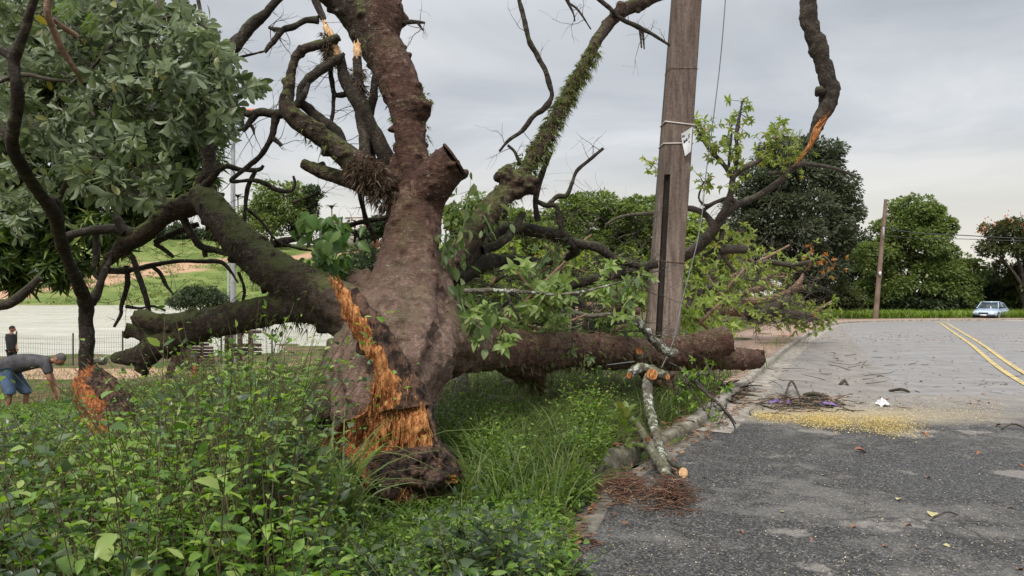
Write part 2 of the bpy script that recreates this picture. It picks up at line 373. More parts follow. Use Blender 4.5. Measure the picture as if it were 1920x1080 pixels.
def ground(x, y, s=None):
    x = np.asarray(x, float); y = np.asarray(y, float)
    if s is None: s = sdist(x, y)
    rz = roadz(y); yy = np.maximum(y, 1.0); rt = x / yy
    mask = 1 - sst(.12, .3, rt) * sst(12, 22, y)
    v = .10 + rz - 1.42 * sst(3, 24, s) * mask
    bumps = .05 * np.sin(x * 1.3 + 1) * np.cos(y * 1.1) * sst(.4, 2, s)
    v = v + bumps
    # pond basin
    nz_ = 1.5 * np.sin(x * .21) + 1.0 * np.sin(x * .47 + 2)
    pond = sst(37.5, 41, y + nz_) * (1 - sst(188, 205, y + 6 * np.sin(x * .03))) * (1 - sst(-.36, -.30, rt - .03 * np.sin(y * .08)))
    v = v - 1.6 * pond
    hill = sst(200, 440, y) * (1 - sst(-.02, .12, rt)) * (33 + 4 * np.sin(x * .02) + 2 * np.sin(y * .05))
    v = v + hill
    t = sst(-.02, .12, s)
    return v * t + (rz - .06) * (1 - t)
def GZ(x, y): return float(ground(np.array([x]), np.array([y]))[0])
def axis(bps):
    o = []
    for (a, b, st) in bps: o.append(np.arange(a, b - 1e-6, st))
    o.append([bps[-1][1]]); return np.concatenate(o)
gx = axis([(-1500, -400, 100), (-400, -120, 20), (-120, -30, 3), (-30, -8, .6), (-8, -4, .3), (-4, 18, .12), (18, 30, .25), (30, 60, .5), (60, 120, 4), (120, 400, 20), (400, 1500, 100)])
gy = axis([(-60, -10, 5), (-10, 1, .5), (1, 32, .15), (32, 60, .3), (60, 100, 2), (100, 460, 8), (460, 1500, 80)])
GX, GY = np.meshgrid(gx, gy); GS = sdist(GX, GY, densify(K, 1.0)); near = np.abs(GS) < 3
GS[near] = sdist(GX[near], GY[near])
GH = ground(GX, GY, GS); nx, ny = len(gx), len(gy)
ii = (np.arange(ny - 1)[:, None] * nx + np.arange(nx - 1)[None]); QF = np.stack([ii, ii + 1, ii + 1 + nx, ii + nx], -1).reshape(-1, 4)
def terrain_mat():
    m, t, b = M('verge_and_grass', .95, .1); g = geo_pos(t)
    sp = nd(t, 'ShaderNodeSeparateXYZ'); t.links.new(g, sp.inputs[0])
    n1 = noi(t, g, 1.1, 8, .65); n2 = noi(t, g, 9, 6, .7); n3 = noi(t, g, .035, 6, .6)
    grass = ramp(t, n2, [(.35, (.035, .055, .014)), (.55, (.07, .11, .025)), (.7, (.13, .15, .05))])
    dirt = ramp(t, n2, [(.3, (.10, .06, .04)), (.6, (.20, .13, .09)), (.75, (.30, .21, .15))])
    nearc = mixc(t, ramp(t, n1, [(.42, (0, 0, 0)), (.56, (1, 1, 1))]), grass, dirt)
    # the lawn on the far bank, with worn earth tracks
    farg = ramp(t, noi(t, g, .09, 8, .7), [(.3, (.07, .10, .028)), (.5, (.13, .175, .045)), (.62, (.21, .22, .075)), (.72, (.33, .26, .15))])
    wv = nd(t, 'ShaderNodeTexWave'); wv.inputs['Scale'].default_value = .0065; wv.inputs['Distortion'].default_value = 5; wv.inputs['Detail'].default_value = 3; wv.inputs['Detail Scale'].default_value = 1.2
    t.links.new(map3(t, g, (.35, 1, 0), (0, 0, .25)), wv.inputs['Vector'])
    farg = mixc(t, ramp(t, wv.outputs[1], [(.93, (0, 0, 0)), (.975, (1, 1, 1))]), farg, (.42, .26, .17))
    isfar = mth(t, 'GREATER_THAN', sp.outputs[1], 150)
    c = mixc(t, isfar, nearc, farg)
    # reddish earth path and bank before the pond, earth rim on the far shore
    yy = mth(t, 'ADD', sp.outputs[1], mth(t, 'MULTIPLY', n1, 1.2))
    band = mth(t, 'MULTIPLY', mth(t, 'GREATER_THAN', yy, 26.5), mth(t, 'LESS_THAN', yy, 30.5))
    left = mth(t, 'LESS_THAN', sp.outputs[0], -7)
    c = mixc(t, mth(t, 'MULTIPLY', mth(t, 'MULTIPLY', band, left), .85), c, (.50, .32, .22))
    b2 = mth(t, 'MULTIPLY', mth(t, 'GREATER_THAN', yy, 15.5), mth(t, 'LESS_THAN', yy, 22.5))
    c = mixc(t, mth(t, 'MULTIPLY', mth(t, 'MULTIPLY', b2, left), ramp(t, n1, [(.45, (0, 0, 0)), (.55, (.8, .8, .8))])), c, (.24, .12, .08))
    rim = mth(t, 'MULTIPLY', mth(t, 'GREATER_THAN', sp.outputs[1], 150), mth(t, 'LESS_THAN', sp.outputs[1], 212))
    c = mixc(t, rim, c, (.26, .17, .11))
    t.links.new(c, b.inputs['Base Color']); bump(t, b, n2, .8, .06); return m
mb = MB(); mb.add(np.stack([GX, GY, GH], -1).reshape(-1, 3), QF)
tagit(mb.build('ground', terrain_mat()), kind='structure')

def road_mat():
    m, t, b = M('asphalt', .82, .35); g = geo_pos(t); sp = nd(t, 'ShaderNodeSeparateXYZ'); t.links.new(g, sp.inputs[0])
    vo = nd(t, 'ShaderNodeTexVoronoi'); vo.inputs['Scale'].default_value = 85; t.links.new(g, vo.inputs['Vector'])
    vo2 = nd(t, 'ShaderNodeTexVoronoi'); vo2.inputs['Scale'].default_value = 48; t.links.new(g, vo2.inputs['Vector'])
    agg = ramp(t, vo.outputs['Color'], [(.2, (.012, .012, .012)), (.45, (.040, .039, .039)), (.68, (.075, .071, .067)), (.88, (.135, .125, .114)), (.98, (.38, .34, .29))])
    agg2 = ramp(t, vo2.outputs['Color'], [(.2, (.6, .6, .6)), (.8, (1.25, 1.25, 1.25))])
    dark = mixc(t, 1.0, agg, agg2, 'MULTIPLY')
    w1 = noi(t, g, .55, 7, .62, .6); w2 = noi(t, g, 2.2, 7, .68); w3 = noi(t, g, .9, 4, .5)
    lightc = ramp(t, noi(t, g, 12, 6, .7), [(.3, (.15, .14, .13)), (.6, (.25, .235, .215)), (.75, (.34, .315, .285))])
    # worn-through pale patches
    pk = mth(t, 'ADD', mth(t, 'MULTIPLY', w1, .55), mth(t, 'MULTIPLY', w2, .45))
    patch = ramp(t, pk, [(.50, (0, 0, 0)), (.60, (1, 1, 1))])
    hard = ramp(t, mth(t, 'ADD', mth(t, 'MULTIPLY', noi(t, g, 1.4, 2, .4), .8), mth(t, 'MULTIPLY', noi(t, g, 9, 5, .7), .2)), [(.60, (0, 0, 0)), (.635, (1, 1, 1))])
    c = mixc(t, mth(t, 'MULTIPLY', patch, .38), dark, lightc)
    c = mixc(t, mth(t, 'MULTIPLY', hard, .38), c, (.36, .32, .28))
    # older, paler surfacing beyond the sawdust; bluish resurfaced strip on the far side
    edge = mth(t, 'ADD', sp.outputs[1], mth(t, 'MULTIPLY', mth(t, 'SUBTRACT', w2, .5), 1.6))
    old = ramp(t, mth(t, 'MULTIPLY', mth(t, 'SUBTRACT', edge, 9.2), .5), [(0, (0, 0, 0)), (.25, (.45, .45, .45)), (1, (1, 1, 1))])
    oldc = mixc(t, .72, dark, ramp(t, noi(t, map3(t, g, (1, .5, 1), (0, 0, .4)), 3.0, 8, .75), [(.3, (.19, .17, .15)), (.5, (.31, .28, .25)), (.7, (.41, .375, .335))]))
    c = mixc(t, mth(t, 'MULTIPLY', old, .85), c, oldc)
    off = mth(t, 'SUBTRACT', sp.outputs[0], mth(t, 'ADD', mth(t, 'MULTIPLY', sp.outputs[1], .40), 1.55))
    off = mth(t, 'ADD', off, mth(t, 'MULTIPLY', mth(t, 'SUBTRACT', noi(t, g, 1.0, 5, .6), .5), .5))
    st = mth(t, 'MULTIPLY', mth(t, 'GREATER_THAN', off, 0), ramp(t, mth(t, 'MULTIPLY', mth(t, 'SUBTRACT', edge, 12.2), .5), [(0, (0, 0, 0)), (.1, (1, 1, 1))]))
    c = mixc(t, mth(t, 'MULTIPLY', st, .42), c, ramp(t, noi(t, map3(t, g, (.35, 3.5, 1), (0, 0, -.15)), 1.0, 6, .7), [(.35, (.155, .158, .17)), (.62, (.29, .29, .30))]))
    # cracks
    vc = nd(t, 'ShaderNodeTexVoronoi', feature='DISTANCE_TO_EDGE'); vc.inputs['Scale'].default_value = .8
    wp = nd(t, 'ShaderNodeMixRGB'); wp.inputs[0].default_value = .18; t.links.new(g, wp.inputs[1])
    nn = nd(t, 'ShaderNodeTexNoise'); nn.inputs['Scale'].default_value = 3.5; nn.inputs['Detail'].default_value = 5; t.links.new(g, nn.inputs['Vector']); t.links.new(nn.outputs['Color'], wp.inputs[2])
    t.links.new(wp.outputs[0], vc.inputs['Vector'])
    ck = mth(t, 'MULTIPLY', ramp(t, vc.outputs['Distance'], [(.004, (1, 1, 1)), (.012, (0, 0, 0))]), ramp(t, w3, [(.5, (0, 0, 0)), (.58, (1, 1, 1))]))
    c = mixc(t, mth(t, 'MULTIPLY', ck, .75), c, (.03, .03, .03))
    # dusty stain left by the sawdust
    dx = mth(t, 'SUBTRACT', sp.outputs[0], mth(t, 'ADD', 4.6, 0)); dy = mth(t, 'SUBTRACT', sp.outputs[1], 10.2)
    e = mth(t, 'SQRT', mth(t, 'ADD', mth(t, 'POWER', mth(t, 'MULTIPLY', dx, .4), 2), mth(t, 'POWER', mth(t, 'MULTIPLY', dy, 1.1), 2)))
    dust = mth(t, 'MULTIPLY', ramp(t, e, [(.2, (1, 1, 1)), (1.0, (0, 0, 0))]), ramp(t, noi(t, g, 16, 6, .75), [(.35, (0, 0, 0)), (.6, (1, 1, 1))]))
    c = mixc(t, mth(t, 'MULTIPLY', dust, .75), c, (.50, .40, .22))
    t.links.new(c, b.inputs['Base Color'])
    t.links.new(ramp(t, w1, [(.4, (.62, .62, .62)), (.6, (.9, .9, .9))]), b.inputs['Roughness'])
    h = mth(t, 'ADD', mth(t, 'MULTIPLY', vo.outputs['Distance'], .6), mth(t, 'SUBTRACT', mth(t, 'MULTIPLY', noi(t, g, 6, 4), .35), ck))
    bump(t, b, h, .7, .012); return m
rows = GS.reshape(-1); qs = rows[QF].mean(1); qy = GY.reshape(-1)[QF].mean(1); qx = GX.reshape(-1)[QF].mean(1)
qmin = rows[QF].min(1)
selq = QF[(qmin < 0.02) & (qy < 100) & (qx < 120) & (qx > -30) & (qy > -12)]
used, inv = np.unique(selq, return_inverse=True)
RV = np.stack([GX.ravel()[used], GY.ravel()[used], roadz(GY.ravel()[used]) + .004 + .012 * np.array([noise.noise(Vector((a * .5, b_ * .5, 0))) for a, b_ in zip(GX.ravel()[used], GY.ravel()[used])]) * (rows[used] < -.8)], 1)
rs = rows[used]; over = rs > -.005; xo, yo = RV[over, 0], RV[over, 1]; h_ = .02      # pull the ragged border back onto the kerb line
gxs = (sdist(xo + h_, yo) - sdist(xo - h_, yo)) / (2 * h_); gys = (sdist(xo, yo + h_) - sdist(xo, yo - h_)) / (2 * h_)
RV[over, 0] -= gxs * (rs[over] + .005); RV[over, 1] -= gys * (rs[over] + .005)
mb = MB(); mb.add(RV, inv.reshape(-1, 4)); tagit(mb.build('road', road_mat()), kind='structure')

# sweep a profile (s to the left, z up) along the kerb line
def kpath(y0, y1, step=.25):
    d = densify(K, step); return d[(d[:, 1] >= y0) & (d[:, 1] <= y1) & (d[:, 0] < 60)]
def sweep(mb, line, prof, wob=0.0, mi=0, cap=True, zf=roadz):
    T = np.gradient(line, axis=0); T /= np.linalg.norm(T, axis=1)[:, None]; N = np.stack([-T[:, 1], T[:, 0]], 1)
    k = len(prof); V = []
    for i, (p, n_) in enumerate(zip(line, N)):
        for j, (s, z) in enumerate(prof):
            q = p + n_ * s; V.append((q[0], q[1], z + float(zf(p[1]))))
    V = np.array(V)
    if wob: V += np.array([[noise.noise(Vector(v * 2.3)) * wob, noise.noise(Vector(v * 2.3 + 9)) * wob, noise.noise(Vector(v * 3.1 + 20)) * wob] for v in V])
    n = len(line); i = np.arange(n - 1)[:, None] * k; j = np.arange(k - 1)[None]
    mb.add(V, np.stack([i + j, i + j + 1, i + k + j + 1, i + k + j], -1).reshape(-1, 4), mi)
CONC = simple('weathered_concrete', (.40, .35, .30), None, 6, .9, .2, .6, stops=[(.3, (.13, .115, .09)), (.5, (.27, .24, .205)), (.7, (.42, .375, .33))])
CONCD = simple('old_concrete', (.3, .27, .22), None, 7, .95, .1, .9, stops=[(.3, (.045, .045, .03)), (.48, (.13, .12, .085)), (.62, (.24, .21, .17)), (.75, (.36, .32, .27))])
mb = MB(); sweep(mb, kpath(9.0, 60), [(-.42, -.03), (-.42, .010), (-.2, .012), (.0, .016), (.0, .03)], .006)
tagit(mb.build('gutter', CONC), kind='structure')
mb = MB(); sweep(mb, kpath(9.0, 60), [(.0, -.05), (.0, .105), (.02, .125), (.14, .13), (.16, .10), (.16, -.05)], .022)
tagit(mb.build('kerb', CONC), kind='structure')
# paved footway of ribbed tiles
def tile_mat():
    m, t, b = M('ribbed_paving', .85, .25); g = geo_pos(t)
    v = map3(t, g, (1, 1, 1), (0, 0, R(24)))
    wv = nd(t, 'ShaderNodeTexWave'); wv.inputs['Scale'].default_value = 1.1; wv.bands_direction = 'Y'; t.links.new(v, wv.inputs['Vector'])
    br = nd(t, 'ShaderNodeTexBrick'); br.inputs['Scale'].default_value = 2.5; br.inputs['Mortar Size'].default_value = .012; br.offset = 0; br.inputs['Brick Width'].default_value = .5; br.inputs['Row Height'].default_value = .5
    br.inputs['Color1'].default_value = (.50, .36, .27, 1); br.inputs['Color2'].default_value = (.42, .29, .22, 1); br.inputs['Mortar'].default_value = (.2, .15, .12, 1); t.links.new(v, br.inputs['Vector'])
    c = mixc(t, ramp(t, wv.outputs[1], [(.35, (1, 1, 1)), (.55, (0, 0, 0))]), br.outputs[0], (.17, .10, .075))
    c = mixc(t, ramp(t, noi(t, g, 1.5, 6, .7), [(.5, (0, 0, 0)), (.75, (.5, .5, .5))]), c, (.38, .32, .27))
    t.links.new(c, b.inputs['Base Color']); bump(t, b, wv.outputs[1], .6, .01); return m
mb = MB(); sweep(mb, kpath(12.5, 60), [(.16, .05), (.163, .112), (1.0, .125), (2.6, .13), (2.62, .02)], .004)
tagit(mb.build('footway', tile_mat()), kind='structure')
# far footway across the bend
# double yellow line, worn
def paint_mat():
    m, t, b = M('worn_yellow_paint', .7, .3); g = geo_pos(t)
    c = ramp(t, noi(t, g, 7, 8, .75), [(.40, (.19, .175, .15)), (.50, (.50, .38, .14)), (.7, (.66, .50, .19))]); t.links.new(c, b.inputs['Base Color']); return m
YL = np.array([(2.4, -1), (6.6, 7.2), (10.25, 15.1), (15.6, 25.2), (21.5, 36.6), (26.0, 45.0), (27.6, 48.2)], float)
ypath = densify(YL, .5); mb = MB()
for o_ in (-.165, .165): sweep(mb, ypath, [(o_ + .055, .021), (o_ - .055, .021)])
tagit(mb.build('road_marking', paint_mat()), kind='structure')
mb = MB(); gl = densify(np.array([(34, 52.1), (42, 53.6), (60, 56.0), (88, 57.2)], float), 1); sweep(mb, gl, [(.35, .02), (-.35, .02)])
tagit(mb.build('concrete_channel', simple('pale_concrete', (.62, .58, .52), (.45, .42, .38), 3, .9)), kind='structure')
# pond
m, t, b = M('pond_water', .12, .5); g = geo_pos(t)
t.links.new(ramp(t, noi(t, map3(t, g, (.12, .3, 1)), 1.0, 7, .7), [(.35, (.40, .38, .31)), (.65, (.56, .53, .46))]), b.inputs['Base Color'])  # base paled in place of sky reflection, colour streaks stand in for ripples
nn = noi(t, map3(t, g, (.5, 1.1, 1)), 2.2, 6, .75); bump(t, b, nn, .8, .16)
t.links.new(ramp(t, noi(t, g, .4, 4), [(.3, (.10, .10, .10)), (.7, (.28, .28, .28))]), b.inputs['Roughness'])
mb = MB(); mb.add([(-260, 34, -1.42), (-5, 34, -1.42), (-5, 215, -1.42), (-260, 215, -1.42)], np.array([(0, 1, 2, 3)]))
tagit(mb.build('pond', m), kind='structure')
# ---------------------------------------------------------------- the fallen tree
TREE = empty('fallen_tree', P(745, 930, 5.6), 'huge toppled tree with reddish brown trunk and torn orange wood at its broken base', 'tree')
def branch(spec, parent=None, mat=None, seg=10, lump=.3, lf=4, sub=(), step=None, name='branch', twigs=0, tl=.5, tr=.006, tips=None, seed=None, side=None):
    rng = np.random.default_rng(sum(map(ord, spec)) % 99991)
    mb = MB()
    for k, sp_ in enumerate((spec,) + tuple(sub)):
        pts = np.array(parse(sp_)); st = step or max(.02, float(pts[:, 3].mean()) * .7)
        q = catmull(pts, st)
        tube(mb, q, seg if k == 0 else max(6, seg - 2), lump, lf, seed=rng.uniform(0, 50))
        for _ in range(twigs):
            i = int(rng.integers(len(q) // 5, len(q))); d = rng.normal(0, 1, 3); d[2] += .3; d /= np.linalg.norm(d)
            twig(mb, q[i, :3], d, tl * rng.uniform(.4, 1.2), min(tr, q[i, 3] * .7), 1, rng, tips, .45, 5)
    return mb.build(name, mat or BARKD, parent or TREE)
def remeshed(mb, name, mat, parent, vox, disp):
    """union of overlapping solids through a voxel remesh, then carved with noise"""
    o = mb.build('tmp', mat); md = o.modifiers.new('r', 'REMESH'); md.mode = 'VOXEL'; md.voxel_size = vox; md.use_smooth_shade = True
    sm = o.modifiers.new('s', 'SMOOTH'); sm.iterations = 5; sm.factor = .5
    dg = bpy.context.evaluated_depsgraph_get(); ev = o.evaluated_get(dg); me = bpy.data.meshes.new_from_object(ev)
    bpy.data.objects.remove(o)
    n = len(me.vertices); co = np.zeros(n * 3); me.vertices.foreach_get('co', co); co = co.reshape(-1, 3)
    no = np.zeros(n * 3); me.vertices.foreach_get('normal', no); no = no.reshape(-1, 3)
    dd = np.array([disp(c, nn_) for c, nn_ in zip(co, no)]); co = co + no * dd[:, None]
    M_ = np.array(fixmat(parent).inverted()); co = co @ M_[:3, :3].T + M_[:3, 3]
    me.vertices.foreach_set('co', co.ravel()); me.polygons.foreach_set('use_smooth', np.ones(len(me.polygons), bool)); me.update()
    me.name = name; o = bpy.data.objects.new(name, me); COL.objects.link(o); o.parent = parent
    if not me.materials: me.materials.append(mat)
    return o
mb = MB()
def T(spec, seg=20, step=.08, lump=.12, lf=1.6, seed=0.0): tube(mb, catmull(parse(spec), step), seg, lump, lf, seed)
# trunk
T('722,860,6.2,60 715,790,6.3,86 728,720,6.5,96 746,650,6.8,97 756,580,7.2,82 764,510,7.5,63 773,450,7.8,51 782,390,8.1,44 780,330,8.25,33 770,270,8.35,29 762,200,8.45,35 738,130,8.55,38 712,85,8.65,38 702,55,8.7,44')
T('600,790,6.6,20 632,735,6.5,40 662,690,6.6,50 704,630,6.9,50 735,570,7.2,45')         # left flare
T('735,750,6.2,50 788,680,6.5,50 822,615,7.1,44 825,550,7.5,30 812,480,7.8,20')        # right fold
T('745,700,6.15,30 775,640,6.3,26 790,580,6.7,24 800,520,7.1,20')                      # ridge
T('702,50,8.7,42 672,25,8.65,34 640,0,8.6,28 600,-30,8.5,26')                          # fork up left
T('708,60,8.7,40 715,15,8.75,40 700,-30,8.8,34')
T('712,60,8.7,34 737,40,8.7,19 740,28,8.7,15')                                         # cut stump knob
T('765,228,8.4,28 784,205,8.35,25 790,186,8.3,20', lump=.2)                                     # burr
T('780,175,8.4,20 755,160,8.45,25')
T('745,470,7.9,28 738,420,8.15,16 736,350,8.3,12 741,290,8.4,9')                       # left sinew
# sawn limb stub to the right
T('788,405,8.1,36 804,358,8.0,38 828,322,7.95,37 852,302,7.92,35', lump=.06)
# right limb
T('800,640,7.0,58 845,640,7.25,56 900,650,7.6,42 950,652,8.0,38 1010,660,8.5,36 1070,655,9.1,34 1130,660,9.7,32 1190,663,10.3,29 1240,665,10.8,28 1290,668,11.3,26 1340,670,11.8,23 1390,673,12.3,20 1420,673,12.6,17')
T('935,655,8.0,30 980,680,8.4,30 1002,702,8.6,20 1010,728,8.7,9 1014,742,8.7,5', lump=.35)                      # hanging bulge
T('1210,685,10.6,22 1238,712,10.7,20 1255,745,10.8,19 1268,800,10.8,16', lump=.15)
T('1220,668,10.7,28 1290,654,11.0,27 1335,643,11.15,26 1364,636,11.2,26', lump=.08)
# left limbs
T('700,600,7.3,48 640,570,7.4,43 585,545,7.6,40 530,518,7.8,38 475,475,8.1,35 430,430,8.4,31 398,388,8.7,28 376,362,8.9,24')
T('710,555,7.6,34 660,530,7.9,30 620,520,8.0,26')
T('690,620,7.3,38 640,595,7.5,36 575,575,7.6,28 500,583,7.8,28 420,602,8.0,29 350,606,8.2,21 300,604,8.3,17 258,596,8.4,15')
T('400,602,8.1,26 335,635,8.3,23 292,650,8.4,22 255,667,8.5,17 212,672,8.6,8')
T('300,640,8.4,16 262,624,8.5,13 240,618,8.5,12')
T('290,655,8.4,20 265,690,8.5,12', lump=.1)
T('385,372,8.85,26 345,392,9.0,20 305,408,9.1,16 270,440,9.2,16 238,458,9.3,14 205,488,9.4,10 185,512,9.5,7')
T('370,375,8.9,22 330,388,9.0,16 295,375,9.1,11 268,360,9.2,8')
# right rising limb and its burrs
T('805,545,7.8,26 848,482,8.2,25 890,435,8.5,24 928,385,8.7,22 962,348,8.9,20 985,320,9.0,15 1010,278,9.1,15 1045,215,9.3,12 1075,160,9.5,11 1105,105,9.7,10 1130,60,9.9,10.5 1165,22,10.1,12 1200,6,10.2,12 1245,-14,10.3,11')
blob(mb, P(949, 332, 8.8), .115, 3, .5, 1.2, 3); blob(mb, P(991, 347, 8.85), .115, 5, .5, 1.2, 3); blob(mb, P(965, 350, 8.85), .15, 7, .4, 1.2, 3); T('1120,80,9.8,10 1117,68,9.8,8'); T('1110,100,9.7,9 1101,92,9.7,7'); T('1160,30,10,10 1166,6,10,8')
# upper left cluster root limb
T('768,370,8.3,26 745,350,8.3,30 705,338,8.2,31 672,312,8.2,24 640,285,8.2,20 600,255,8.2,18 562,228,8.2,18 538,200,8.2,16 542,165,8.2,11 549,122,8.2,8 565,96,8.2,7.5 600,82,8.2,7.5 636,68,8.2,7.5')
T('700,345,8.2,24 655,338,8.3,15 615,326,8.35,13 578,312,8.4,12 566,305,8.4,10')
def trunk_disp(c, n_):
    v = Vector(c); 
    low = max(0.0, min(1.0, (1.9 - c[2]) / 1.2)) * max(0.0, 1 - abs(c[0] + .9) / 1.6)
    d = .016 * noise.noise(v * 3.5) + .006 * noise.noise(v * 12) + .0035 * noise.noise(v * 30)
    wr = 1 - abs(noise.noise(Vector((c[0] * 3.2, c[1] * 3.2, c[2] * 1.1 + noise.noise(v * 2.2)))) ) * 2
    d += low * .10 * max(0, wr - .25) - low * .012
    fl = 1 - 2 * abs(noise.noise(Vector((c[0] * 8 + 1.5 * noise.noise(v * 3), c[1] * 8, c[2] * 2.6))))
    d += (.3 + low) * .026 * max(0, fl - .15)                       # long folds at the butt
    hr = noise.noise(Vector((c[0] * 1.5, c[1] * 1.5, c[2] * 16 + 3 * noise.noise(v * 2))))
    d += .005 * hr
    wart = noise.noise(v * 9 + Vector((7, 7, 7)))
    if wart > .38: d += (wart - .38) * .14
    return d
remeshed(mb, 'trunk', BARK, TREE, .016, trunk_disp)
# flat sawn end of the right stub, with its pale ring
def disc(name, c, nrm, r, mat, parent, sq=1.0, seed=0, th=.02):
    n_ = Vector(nrm).normalized(); u = n_.orthogonal().normalized(); w_ = n_.cross(u); mb = MB(); k = 28
    rr = [r * (1 + .08 * noise.noise(Vector((math.cos(a) * 1.5, math.sin(a) * 1.5, seed)))) for a in np.linspace(0, 2 * math.pi, k, endpoint=False)]
    V = []
    for h, s_ in ((-th, 1.0), (th, 1.0), (th, .9)):
        for a, q in zip(np.linspace(0, 2 * math.pi, k, endpoint=False), rr): V.append(Vector(c) + u * math.cos(a) * q * s_ + w_ * math.sin(a) * q * s_ * sq + n_ * h)
    V.append(Vector(c) + n_ * th)
    Fq = [(i, (i + 1) % k, k + (i + 1) % k, k + i) for i in range(k)]; mb.add(V, Fq, 0)
    mb.add(V, [(k + i, k + (i + 1) % k, 2 * k + (i + 1) % k, 2 * k + i) for i in range(k)] + [(2 * k + i, 2 * k + (i + 1) % k, 3 * k) for i in range(k)], 1)
    return mb.build(name, [BARK, mat], parent, smooth=False)
disc('sawn_end', P(852, 300, 7.9), (.81, .06, .56), .205, SAWN, TREE, .95, 1, th=.012)
disc('sawn_end', P(1367, 635, 11.2), (.84, -.32, .42), .215, SAWN, TREE, .9, 2)
disc('sawn_end', P(1421, 671, 12.62), (.95, -.1, .0), .15, SAWN, TREE, 1, 3)
disc('sawn_end', P(256, 596, 8.4), (-.95, -.2, .0), .085, SAWN, TREE, 1, 4)
disc('sawn_end', P(238, 617, 8.5), (-.8, -.4, .2), .07, SAWN, TREE, 1, 5)
disc('sawn_end', P(263, 694, 8.5), (-.3, -.5, -.8), .07, SAWN, TREE, 1, 6)
disc('sawn_end', P(741, 24, 8.7), (.1, -.25, .95), .09, SAWN, TREE, 1, 7)
